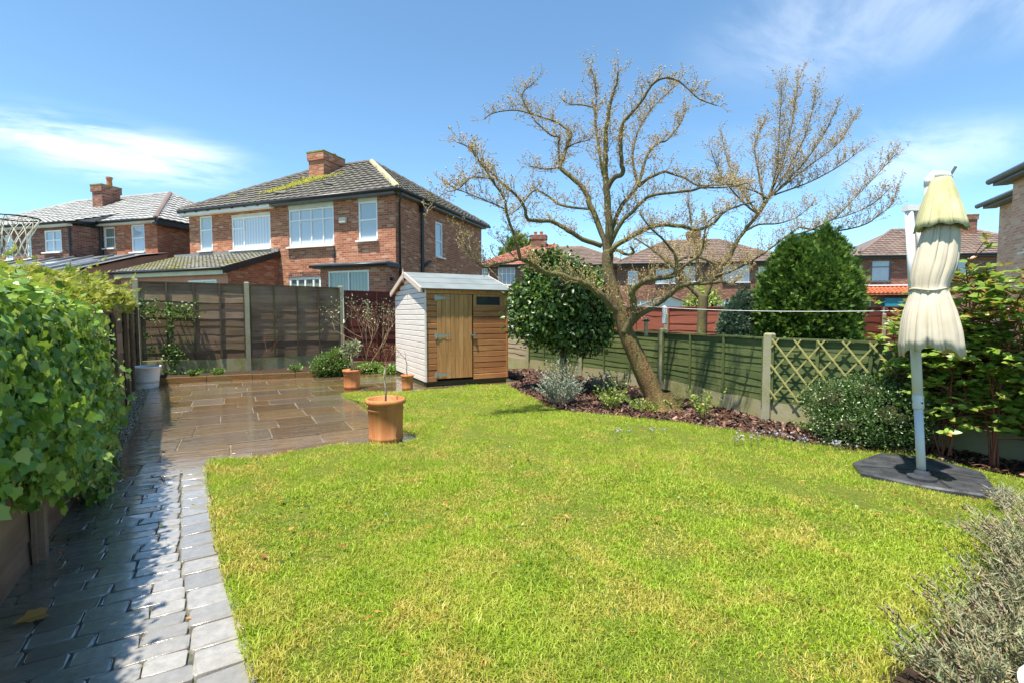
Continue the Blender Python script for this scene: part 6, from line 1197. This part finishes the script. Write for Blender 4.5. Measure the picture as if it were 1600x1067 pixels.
def trees():
    t = empty('magnolia_tree', (5.44, 5.0, 0), 0, 'leaning bare tree with mossy twisted branches and pale buds in the planting bed', 'tree')
    bare_tree(t, MAGNOLIA, 'bark_mossy', 'bark_orange', .027, (.12, .34), 1.0, (.015, .034), 5, thin=.0036, upl=.2)
    g = MB()      # bark collar and a pruning scar
    g.lathe([(.36, -.06), (.29, .0), (.235, .07), (.205, .17), (.185, .3)], 28, (0, 0, 0), lambda x, y, z, a: (x * (1 + .2 * max(0, .3 - z) / .3 * math.sin(5 * a + 1)) - .17 * z, y * (1 + .2 * max(0, .3 - z) / .3 * math.sin(5 * a + 1)) + .16 * z, z)); g.build('root_flare', 'bark_orange', t, smooth=True)
    rows = [(8.70, 6.93, -.05, .15)] + list(BARE[0][1]); data = [(True, rows)] + list(BARE[1:])
    t = empty('bare_tree', (8.70, 6.93, 0), 0, 'bare tree with forked pale trunk and straight whippy shoots beyond the green fence', 'tree')
    bare_tree(t, data, 'bark_mossy', 'bark_mossy', .026, (.16, .46), 1.0, (.018, .04), 9, upl=.5, thin=.004)
    # camellia
    t = empty('evergreen_tree', (5.33, 7.3, 0), 0, 'round-headed glossy evergreen on a dark clean stem between shed and leaning tree', 'tree')
    g = MB(); g.tube([(0, 0, -.05), (.01, .0, .2), (.0, .02, .55), (-.02, 0, 1.0), (-.05, .03, 1.5)], [.1, .075, .065, .06, .04], 10)
    for a in range(5): g.tube([(-.02, 0, .75 + .1 * a), (.3 * math.cos(a * 1.3), .3 * math.sin(a * 1.3), 1.15 + .1 * a), (.6 * math.cos(a * 1.3), .6 * math.sin(a * 1.3), 1.5 + .1 * a)], [.035, .025, .012], 6)
    g.build('trunk', 'bark_dark', t, smooth=True)
    bl = [(-.1, 0, 1.5, .78, .74, .7), (-.62, .36, 1.75, .34, .34, .34), (.62, -.3, 1.3, .3, .3, .36), (-.35, .2, 2.3, .36, .36, .34), (.2, -.45, 1.6, .4, .36, .4), (.3, -.1, 1.45, .6, .6, .68), (-.05, .1, 2.05, .58, .58, .55), (-.5, .2, 1.35, .5, .5, .52), (.15, -.3, 1.1, .62, .5, .42), (-.25, -.35, 1.75, .45, .4, .45), (.45, -.2, 1.9, .35, .35, .4)]
    core(bl, .68, 'inner_shade', t); n = 10500; P, N = blob_points(n, bl, .66, .11); leaves('crown', 'oval', P, N + rand_dir(n, .3) * .75, N * .45 + rand_dir(n, -.35) * .9, rng.uniform(.06, .105, n), 'camellia_leaf', t, aspect=1.1)
    # neighbour's cypress and juniper
    t = empty('conifer_tree', (9.3, 5.1, 0), 0, 'large bushy bright green cypress beyond the green fence', 'tree')
    bl = [(0, 0, 1.4, .95, .95, 1.3), (.1, -.05, 2.05, .85, .85, .85), (-.22, .12, 2.45, .5, .5, .6), (.28, -.16, 2.5, .5, .5, .62), (.55, -.32, 1.95, .48, .48, .75), (-.5, .28, 1.7, .48, .48, .85), (.34, -.19, 2.98, .1, .1, .36), (-.3, .17, 2.65, .3, .3, .3), (.35, -.2, 2.7, .34, .34, .3), (.7, -.4, 1.3, .3, .3, .5), (-.66, .38, 1.15, .3, .3, .5), (.05, -.03, 2.75, .3, .3, .35)]
    bl = [(x * .84, y * .84, z * .93, a * .84, b_ * .84, c_ * .9) for x, y, z, a, b_, c_ in bl]; core(bl, .74, 'inner_shade', t); n = 33000; P, N = blob_points(n, bl, .76, .12); leaves('crown', 'spray', P, N * .3 + rand_dir(n) * .8, N * .8 + rand_dir(n, .9) * .55, rng.uniform(.05, .115, n), 'conifer_leaf', t)
    g = MB(); g.tube([(0, 0, -.05), (0, 0, 1.0), (.1, 0, 2.8)], [.12, .1, .03], 8); g.build('trunk', 'bark_dark', t, smooth=True)
    t = empty('conifer_tree', (8.65, 6.0, 0), 0, 'small blue-green rounded conifer left of the large cypress', 'tree'); bl = [(0, 0, .9, .38, .38, .85), (.1, -.05, 1.4, .28, .28, .5), (-.12, .05, 1.15, .28, .28, .5)]
    core(bl, .72, 'inner_shade', t); n = 8000; P, N = blob_points(n, bl, .8); leaves('crown', 'spray', P, N * .3 + rand_dir(n) * .8, N * .7 + rand_dir(n, .8) * .6, rng.uniform(.04, .08, n), 'juniper_leaf', t)
    g = MB(); g.tube([(0, 0, -.05), (0, 0, 1.2)], [.06, .03], 6); g.build('trunk', 'bark_dark', t)
    t = empty('evergreen_bush', (11.4, 9.1, 0), 0, 'bright green bush above the red fence between the bare trunks', 'bush'); bl = [(0, 0, 1.2, .6, .6, 1.0), (.3, .1, 1.5, .4, .4, .6)]; core(bl, .6, 'inner_shade', t); n = 1500; P, N = blob_points(n, bl, .75); leaves('crown', 'oval', P, N + rand_dir(n) * .6, rand_dir(n, .3), rng.uniform(.08, .14, n), 'lime_leaf', t)
    t = empty('conifer_tree', (23.3, 39.0, 0), 0, 'dark distant conifer top behind the red-roofed house', 'tree'); bl = [(0, 0, 5.5, 2.0, 2.0, 3.2)]; core(bl, .75, 'inner_shade', t); n = 2200; P, N = blob_points(n, bl, .8); leaves('crown', 'spray', P, N * .3 + rand_dir(n) * .8, N + rand_dir(n, .6) * .6, rng.uniform(.3, .55, n), 'conifer_leaf', t)
    g = MB(); g.tube([(0, 0, -.05), (0, 0, 4)], [.25, .1], 6); g.build('trunk', 'bark_dark', t)
    # pale garage roofs in the distance under the tree
    h = empty('garage', (15.2, 15.6, 0), R(-41), 'low garage with pale grey roof and white gable beyond the red fence', 'garage'); b = MB(); wall(b, (0, 0), (2.6, 0), 0, 1.75, (0, -1)); wall(b, (2.6, 0), (2.6, 4), 0, 1.75, (1, 0)); wall(b, (0, 4), (0, 0), 0, 1.75, (-1, 0)); b.add([(0, 0, 1.75), (2.6, 0, 1.75), (1.3, 0, 2.25)], [(0, 1, 2)]); b.build('wall', 'white_paint', h)
    b = MB(); b.quad((-.15, -.15, 1.7), (1.3, -.15, 2.28), (1.3, 4.1, 2.28), (-.15, 4.1, 1.7)); b.quad((1.3, -.15, 2.28), (2.75, -.15, 1.7), (2.75, 4.1, 1.7), (1.3, 4.1, 2.28)); b.build('roof', 'roof_felt', h)

def ivy():
    root = empty('ivy', (-1.0, 3.0, 0), 0, 'dense glossy green ivy smothering the side fence along the path', 'ivy')
    xf = lambda y: -1.0 - .045 * (y - 3.0)
    def sample(n, y0=.9, y1=5.75):
        y = rng.uniform(y0, y1, n); s = rng.random(n); zb = np.interp(y, [0.5, 2.6, 3.3, 4.2, 4.9, 5.7], [.72, .66, .58, .26, .08, .05]) + .10 * np.sin(5 * y) + .07 * np.sin(13 * y + 1); zt = 1.47 + .04 * np.sin(2.2 * y) - .02 * (y - 3)
        bulge = .12 * np.sin(1.7 * y + 1) + .07 * np.sin(4.3 * y); fade = np.clip((5.9 - y) / .5, .35, 1)
        front = s < .66; u = np.where(front, s / .66, (s - .66) / .34); z = np.where(front, zb + (zt - zb) * u, zt + .06 * np.sin(np.pi * np.clip(u * .9 + .25, 0, 1)))
        prof = np.sin(np.pi * np.clip(.12 + .8 * u, 0, 1)) * .10 + .035 + .045 * np.sin(6 * z + 3 * y) + .03 * np.sin(15 * z - 11 * y) + .5 * bulge * np.sin(np.pi * u); prof = prof * (1 - .75 * u ** 3)
        x = np.where(front, xf(y) + np.maximum(.05, prof) * fade + .03, xf(y) + .06 - .8 * u)
        nx = np.where(front, 1.0, .15); nz = np.where(front, .25 + .5 * (u > .85), 1.0); N = np.column_stack([nx, np.where(y > 5.4, .5, -.25), nz])
        return np.column_stack([x, y, z]), N
    O = np.array([-1.0, 3.0, 0])
    b = MB(); ys = np.linspace(.7, 5.5, 40); prof = []
    for y in ys:
        zb = float(np.interp(y, [0.5, 2.6, 3.3, 4.2, 4.9, 5.7], [.86, .82, .72, .42, .2, .15])); x0 = xf(y); fd = min(1, max(.35, (5.75 - y) / .5))
        prof.append([(x0 - .5, y, zb), (x0 + .02, y, zb), (x0 + .06 * fd, y, zb + .25), (x0 + .09 * fd, y, .9), (x0 + .08 * fd, y, 1.3), (x0 + .02, y, 1.44), (x0 - .35, y, 1.48), (x0 - .7, y, 1.42)])
    k = 8; b.add([Vector(q) - Vector(O) for r_ in prof for q in r_], [(i * k + j, i * k + j + 1, (i + 1) * k + j + 1, (i + 1) * k + j) for i in range(len(ys) - 1) for j in range(k - 1)]); b.build('stem_mat', 'bark_dark', root)
    n = 26000; P, N = sample(n); P = P + rng.normal(size=P.shape) * np.array([.045, .02, .03]); stray = rng.random(n) < .025; P[stray, 0] += rng.uniform(.03, .12, stray.sum()); P[stray, 2] += rng.uniform(-.05, .1, stray.sum()); N = nrm(N) + rand_dir(n) * .75; A = np.column_stack([rng.normal(size=n) * .45 + .15, rng.normal(size=n) * .6, -1.0 + rng.normal(size=n) * .5]); top = P[:, 2] > 1.46; A[top] = rand_dir(top.sum()) * [1, 1, .3]
    S = (.02 + .05 * rng.random(n) ** 1.5) * np.where(P[:, 2] > 1.3, .95, 1); young = (rng.random(n) < np.where(P[:, 2] > 1.3, .3, .05)); var = (~young) & (P[:, 1] > 4.6) & (P[:, 2] > .7) & (P[:, 2] < 1.4) & (rng.random(n) < .35)
    Q = P - O; m = ~(young | var)
    # leaves the camera sees largest become leaf objects
    vis = m & (P[:, 1] > 2.3) & (P[:, 0] > -1.15)
    leaf_objects('far_leaves', 'ivy', Q[vis], N[vis], A[vis], S[vis], 'ivy_leaf', root, 290)
    hid = m & ~vis
    leaves('back_leaves', 'ivy', Q[hid], N[hid], A[hid], S[hid], 'ivy_leaf', root)
    leaves('young_leaves', 'ivy', Q[young], N[young], A[young], S[young], 'ivy_young', root); leaves('variegated_leaves', 'ivy', Q[var], N[var], A[var], S[var] * .8, 'ivy_variegated', root)
    # golden shrub leaning over from behind
    root = empty('golden_hedge', (-1.45, 5.5, 0), 0, 'yellow-green feathery hedge leaning over the top of the ivy and side fence', 'hedge')
    bl = [(.0, -2.3, 1.42, .34, .6, .26), (.0, -1.2, 1.5, .34, .8, .27), (-.02, .2, 1.52, .32, .8, .28), (-.06, 1.7, 1.6, .3, .9, .26), (-.16, 3.3, 1.62, .28, .9, .25), (-.32, 5.2, 1.62, .26, 1.0, .24), (.02, -1.6, 1.64, .2, .3, .22)]
    n = 5200; P, N = blob_points(n, bl, .5); leaves('foliage', 'spray', P, N * .5 + rand_dir(n) * .7, N * .5 + rand_dir(n, .5) * .8 + [.25, 0, 0], rng.uniform(.05, .11, n), 'golden_leaf', root); core(bl, .5, 'inner_shade', root)
    g = MB(); P = []; D = []
    for i in range(40):
        j = bl[random.randrange(1, 6)]; p = Vector((j[0] + random.uniform(-.1, .25), j[1] + random.uniform(-.7, .7), j[2] + random.uniform(0, .2))); d = Vector((random.uniform(.2, 1), random.uniform(-.5, .5), random.uniform(-.1, .7))).normalized(); L = random.uniform(.15, .38); g.tube([p, p + d * L * .5 + Vector((0, 0, .02)), p + d * L], [.004, .003, .002], 4, cap=False)
        for k in range(9): P.append(tuple(p + d * L * (.2 + .1 * k))); D.append(tuple(d + Vector((random.uniform(-.8, .8), random.uniform(-.8, .8), random.uniform(-.6, .6)))))
    g.build('shoots', 'stem_green', root)['kind'] = 'stuff'; n = len(P); leaves('shoot_leaves', 'spray', np.array(P), rand_dir(n), np.array(D), rng.uniform(.035, .07, n), 'golden_leaf', root)

def photinia():
    root = empty('photinia_shrub', (6.0, 1.85, 0), 0, 'tall glossy-leaved shrub with red stems and young reddish tips behind the parasol', 'shrub'); st = MB(); P = []; N = []; A = []; S = []; P2 = []; A2 = []; r = random.Random(21)
    bases = [(.12, .22), (.0, .05), (-.02, -.3), (.2, -.5), (.1, -.75), (.22, .3), (.3, -1.1), (-.05, -.95)]
    for bx, by in bases:
        for s in range(5):
            p = Vector((bx + r.uniform(-.05, .05), by + r.uniform(-.05, .05), 0)); d = Vector((r.uniform(-.28, .22), r.uniform(-.4, .3), 1.5)).normalized(); L = r.uniform(1.1, 2.05); pts = [p]; q = p.copy()
            for k in range(6):
                d = (d + Vector((r.uniform(-.16, .13), r.uniform(-.16, .16), .06))).normalized(); q = q + d * L / 6; pts.append(q.copy())
            st.tube(pts, [.011, .01, .009, .008, .006, .005, .003], 6, cap=False)
            for k in range(40):
                t = r.uniform(.12, 1) ** .75 * 6; i = min(5, int(t)); c = pts[i].lerp(pts[i + 1], t - i); e = Vector((r.uniform(-1, .7), r.uniform(-1, 1), r.uniform(-.1, .9))).normalized(); Ls = r.uniform(.06, .3); tip = c + e * Ls; st.tube([c, c.lerp(tip, .5) + Vector((0, 0, .01)), tip], [.005, .004, .003], 4, cap=False)
                for m in range(r.choice((5, 6, 7, 8))):
                    a = 6.28 * m / 6 + r.uniform(-.4, .4); sd_ = Vector((math.cos(a), math.sin(a), r.uniform(-.25, .55))); ax = (e * .35 + sd_).normalized()
                    if tip.z > 1.35 and r.random() < .3: P2.append(tuple(tip)); A2.append(tuple(ax + e * .5))
                    else: P.append(tuple(tip - e * r.uniform(0, .05))); A.append(tuple(ax)); N.append(tuple(Vector((0, 0, 1)) * .8 + e * .5 - ax * .3 + Vector((r.uniform(-.8, .4), r.uniform(-.6, .6), 0)))); S.append(r.uniform(.06, .115))
    st.build('stems', 'stem_red', root, smooth=True); P, N, A, S = map(np.array, (P, N, A, S))
    leaf_objects('leaves', 'oval', P, N, A, S, 'photinia_leaf', root, 290); n = len(P2); leaves('young_leaves', 'oval', np.array(P2), rand_dir(n, .8), np.array(A2), rng.uniform(.04, .08, n), 'photinia_red', root); print('photinia', len(P), n)

def bush(name, label, cat, loc, blobs, n, kind, size, mat, up=.6, shell=.45, corek=.0, stem='bark_dark', nst=7, group=None, aspect=None):
    t = empty(name, loc, random.uniform(0, 6), label, cat, group); t.rotation_euler = (0, 0, 0); P, N = blob_points(n, blobs, shell); P[:, 2] = np.maximum(P[:, 2], .02)
    leaves('foliage', kind, P, N * .5 + rand_dir(n) * .8, N * .5 + rand_dir(n, up) * .8, rng.uniform(*size, n), mat, t, aspect=aspect)
    g = MB()
    for i in range(nst):
        b = blobs[i % len(blobs)]; e = Vector((b[0] + random.uniform(-.7, .7) * b[3], b[1] + random.uniform(-.7, .7) * b[4], b[2] + random.uniform(-.2, .7) * b[5])); g.tube([(random.uniform(-.04, .04), random.uniform(-.04, .04), -.02), (e.x * .4, e.y * .4, e.z * .5), e], [.008, .006, .003], 5, cap=False)
    g.build('stems', stem, t, smooth=True)['kind'] = 'stuff'
    if corek: core(blobs, corek * .85, 'inner_shade', t)
    return t

def sprig(name, label, cat, loc, nst, h, spread, leafn, size, mat, stem, kind='small', seed=0, head=None, group=None, bare=.25):
    """many upright leafy stems from one crown"""
    r = random.Random(seed); t = empty(name, loc, 0, label, cat, group); g = MB(); P = []; A = []; H = []
    for i in range(nst):
        a = r.uniform(0, 6.28); rr = spread * math.sqrt(r.random()); d = Vector((math.cos(a) * rr, math.sin(a) * rr, h * r.uniform(.55, 1.1))); p = Vector((math.cos(a) * rr * .25, math.sin(a) * rr * .25, 0)); q1 = p + d * .5 + Vector((0, 0, .03 * h)); q2 = p + d + Vector((r.uniform(-.03, .03), r.uniform(-.03, .03), 0)); g.tube([p, q1, q2], [.0025, .002, .0012], 4, cap=False)
        for k in range(leafn):
            u = bare + (1 - bare) * (k + r.random()) / leafn; c = (p.lerp(q1, u * 2) if u < .5 else q1.lerp(q2, u * 2 - 1)); P.append(tuple(c)); A.append((d.x * 1.2 + r.uniform(-1, 1), d.y * 1.2 + r.uniform(-1, 1), r.uniform(.1, 1.1)))
        if head and r.random() < head: H.append((tuple(q2), tuple(d.normalized())))
    g.build('stems', stem, t)['kind'] = 'stuff'; n = len(P); leaves('foliage', kind, np.array(P), rand_dir(n, .8), np.array(A), rng.uniform(size[0], size[1], n), mat, t)
    if H:
        n = len(H); PP = np.array([np.array(q) + np.array(d) * .018 * k for q, d in H for k in range(3)]); DD = np.array([np.array(d) + rng.normal(size=3) * .35 for q, d in H for k in range(3)]); leaves('flower_heads', 'bud', PP, rand_dir(len(PP)), DD, rng.uniform(.02, .035, len(PP)), 'lavender_head', t)
    return t

def bed_plants():
    bush('cotoneaster_bush', 'rounded small-leaved green bush in front of the trellis', 'bush', (5.95, 2.6, 0), [(0, 0, .3, .45, .5, .33), (-.12, .25, .42, .35, .35, .3), (-.1, -.3, .35, .35, .35, .33), (.05, 0, .55, .3, .35, .22), (-.3, .05, .2, .28, .35, .22)], 15000, 'small', (.018, .036), 'cotoneaster_leaf', .5, .55, .5)
    sprig('grey_shrub', 'silvery grey-leaved shrub at the left end of the planting bed', 'shrub', (4.42, 6.15, 0), 90, .42, .36, 22, (.025, .05), 'grey_leaf', 'stem_pale', seed=2)
    sprig('grey_shrub', 'smaller silvery shrub right of the evergreen stem', 'shrub', (5.8, 6.75, 0), 50, .34, .26, 20, (.025, .05), 'grey_leaf', 'stem_pale', seed=3)
    sprig('broom_shrub', 'upright yellow-green broom beside the evergreen stem', 'shrub', (5.0, 6.85, 0), 80, .78, .26, 24, (.02, .045), 'lime_leaf', 'stem_green', 'needle', seed=4)
    sprig('grey_shrub', 'tall silvery shoots behind the left grey shrub', 'shrub', (4.72, 6.6, 0), 50, .66, .3, 20, (.025, .05), 'grey_leaf', 'stem_pale', seed=14)
    sprig('perennial_plant', 'lime green leafy plant in the mulch left of the leaning trunk', 'plant', (4.85, 5.45, 0), 34, .36, .24, 10, (.035, .065), 'lime_leaf', 'stem_green', seed=5)
    sprig('perennial_plant', 'low yellow-green plant at the foot of the leaning trunk', 'plant', (5.12, 5.02, 0), 46, .22, .3, 9, (.03, .055), 'lime_leaf', 'stem_green', seed=6)
    sprig('perennial_plant', 'small upright tuft right against the leaning trunk base', 'plant', (5.55, 4.82, 0), 26, .3, .13, 16, (.015, .035), 'lime_leaf', 'stem_green', 'needle', seed=7)
    sprig('perennial_plant', 'tall thin plant with pale flower heads against the dark fence', 'plant', (5.35, 5.75, 0), 7, .62, .2, 6, (.04, .07), 'lime_leaf', 'stem_pale', seed=8, bare=.6)
    sprig('hellebore', 'pale green leafy plant below the middle of the green fence', 'plant', (5.42, 4.22, 0), 16, .42, .2, 9, (.045, .08), 'lime_leaf', 'stem_green', seed=9, bare=.4)
    sprig('weed_tuft', 'low green weeds at the gravel board below the trellis', 'weeds', (6.02, 3.1, 0), 40, .1, .3, 8, (.02, .05), 'green_leaf', 'stem_green', seed=10)
    b = [(4.65, 3.24), (4.76, 3.16), (5.0, 3.3), (5.08, 2.85), (5.2, 2.95), (5.38, 2.5), (5.3, 2.62), (5.25, 3.1), (3.8, 4.1), (4.2, 3.9)]
    for i, (x, y) in enumerate(b):
        t = empty('crocus_clump', (x, y, .02), 0, 'clump of small pale lilac crocuses at the lawn edge', 'crocuses', 'crocuses along the lawn edge'); g = MB(); P = []; A = []; N = []
        for k in range(7):
            px, py = random.uniform(-.13, .13), random.uniform(-.1, .1); hh = random.uniform(.05, .085); g.tube([(px, py, 0), (px, py, hh)], .002, 4, cap=False)
            for m in range(5):
                a = 1.257 * m + k; P.append((px, py, hh)); A.append((math.cos(a) * .45, math.sin(a) * .45, 1)); N.append((-math.cos(a), -math.sin(a), .4))
        g.build('stems', 'stem_green', t)['kind'] = 'stuff'; n = len(P); leaves('petals', 'small', np.array(P), np.array(N), np.array(A), rng.uniform(.024, .036, n), 'crocus_petal', t)
    L = [((2.28, .52, 0), .36, .36, 'lavender clump nearest the white corner planter'), ((2.72, .56, 0), .34, .4, 'second lavender clump from the white corner planter'), ((3.2, .62, 0), .36, .4, 'middle lavender clump with most dried heads along the lawn'), ((3.72, .72, 0), .4, .42, 'woody lavender clump fourth from the corner planter'), ((4.3, .72, 0), .42, .4, 'lavender clump at the frame edge nearest the parasol base')]
    for i, (p, sp, hh, lab) in enumerate(L): sprig('lavender', lab, 'lavender', p, 165, hh * .6, sp * .82, 24, (.024, .052), 'lavender_leaf', 'twig_tan', 'needle', seed=30 + i, head=.3, bare=.22)
    sprig('grass_tuft', 'bleached pale grass tuft beside the parasol base', 'grass tuft', (4.72, 1.17, 0.02), 60, .16, .09, 3, (.03, .06), 'grey_leaf', 'stem_pale', 'needle', seed=40)

def rear_plants():
    t = empty('climbing_plant', (-1.2, 13.24, 0), 0, 'bright green climber in clumps on the brown rear fence', 'climber'); P = []; N = []
    for x, z, rx, rz, k in ((-.36, 1.5, .17, .22, 160), (-.02, 1.5, .14, .14, 110), (.3, 1.47, .2, .2, 170), (.0, 1.1, .1, .12, 50), (-.02, .64, .18, .14, 130), (.08, .45, .15, .14, 90), (-.36, .65, .08, .1, 30), (-.44, .95, .06, .08, 20), (.0, .12, .25, .08, 70)):
        q = rng.normal(size=(k, 3)) * [rx * .6, .05, rz * .6]; P.append(q + [x, -.04, z])
    P = np.concatenate(P); n = len(P); P[:, 1] = np.minimum(P[:, 1], .02); leaves('foliage', 'small', P, rand_dir(n) + [0, -1, .5], rand_dir(n, -.2), rng.uniform(.04, .075, n), 'green_leaf', t, aspect=1.3)
    g = MB(); 
    for pts in ([(.05, 0, 0), (.02, 0, .5), (-.05, -.02, 1.0), (-.35, -.02, 1.5)], [(.05, 0, 0), (.06, -.01, .7), (0, -.02, 1.5)], [(.05, 0, .4), (.2, -.01, 1.0), (.32, -.02, 1.5)], [(.05, 0, .2), (-.3, 0, .6), (-.42, 0, 1.0)]): g.tube(pts, .007, 5)
    g.build('stems', 'stem_green', t, smooth=True)
    t = empty('red_cane', (.48, 13.16, 0), 0, 'thin red bare canes against the second brown fence panel', 'plant'); twig_plant(t, (0, 0, .05), [(-.15, 0, 1), (.05, 0, 1), (.2, 0, 1)], 'stem_red', 1, 2, .55, .006, seed=8)
    bush('evergreen_bush', 'low dark green shrub in front of the post before the red panel', 'bush', (1.93, 11.75, 0), [(0, 0, .28, .38, .3, .3), (.15, -.05, .42, .25, .22, .25), (-.2, .0, .22, .25, .25, .22), (.25, -.1, .2, .22, .2, .2)], 2600, 'oval', (.03, .06), 'green_leaf', .4, .6, .6)
    bush('ground_ivy', 'dark green ground cover between the bush and the shed', 'ground cover', (2.95, 12.0, 0), [(0, 0, .12, .45, .3, .14), (.3, -.4, .1, .25, .35, .12)], 1300, 'oval', (.035, .06), 'ivy_leaf', .5, .4, .6)
    t = empty('arching_shrub', (3.0, 12.75, 0), 0, 'open arching shrub with sparse pale leaves before the dark red panel', 'shrub'); tips = twig_plant(t, (0, 0, 0), [(-.35, -.1, 1), (.0, -.15, 1), (.35, -.1, 1.1), (.15, -.3, 1), (-.15, -.3, 1.1), (.5, 0, 1)], 'twig_tan', 2, 3, .85, .009, seed=12)
    P = np.array([tuple(q[0]) for q in tips for _ in range(6)]); P = P + rng.normal(size=P.shape) * [.09, .07, .1]; P[:, 2] = np.maximum(P[:, 2], .1); P[:, 1] = np.minimum(P[:, 1], .75); n = len(P); leaves('foliage', 'small', P, rand_dir(n, .5), rand_dir(n, .2), rng.uniform(.04, .075, n), 'olive_leaf', t)
    for x, y, lab in ((-.32, 12.5, 'small green weed clump in the middle of the rear soil bed'), (1.25, 12.35, 'low green tuft near the right end of the timber edging'), (-.75, 12.45, 'leafy weed at the foot of the climber')): sprig('weed_tuft', lab, 'weeds', (x, y, .07), 26, .16, .16, 7, (.04, .08), 'green_leaf', 'stem_green', seed=int(x * 10) + 60)

def litter():
    def fl(label, loc, s, mat, rz, kind='ivy', group=None):
        tv, tf = leaf_template(kind); me = bpy.data.meshes.new('fallen_leaf'); me.from_pydata((tv * [s, s, s * 1.2]).tolist(), [], tf.tolist()); o = link('fallen_leaf', me, mat, None, loc, (R(random.uniform(-8, 8)), R(random.uniform(-8, 8)), rz)); tag(o, label, 'leaf', group)
    fl('orange lobed fallen leaf on the dark left part of the path', (-.79, 2.97, .02), .11, 'dry_leaf', 1.9)
    for i, (x, y) in enumerate(((-.45, 3.9), (-.62, 4.6), (-.85, 2.6), (-.28, 4.2), (-.7, 3.4), (-.9, 3.7), (.1, 6.6), (-.6, 9.9), (.8, 10.6), (-.15, 3.5), (-.2, 2.6), (-.12, 4.6))):
        fl('small yellowish leaf fallen on the wet paving', (x, y, .012), random.uniform(.03, .055), 'dry_leaf' if i % 3 else 'ivy_young', random.uniform(0, 6), 'small', 'small leaves fallen on the paving')
    for i, (x, y) in enumerate(((.35, 4.6), (.25, 3.8), (.3, 3.3), (.1, 3.0), (.9, 3.7), (2.4, 2.2), (1.3, 3.2), (.5, 2.9), (3.6, 1.9), (1.9, 2.6))):
        fl('brown curled leaf lying in the lawn', (x, y, .06), random.uniform(.04, .06), 'dry_leaf', random.uniform(0, 6), 'oval', 'brown leaves lying in the lawn')
trees(); ivy(); photinia(); bed_plants(); rear_plants(); litter()
print('objects', len(bpy.data.objects))
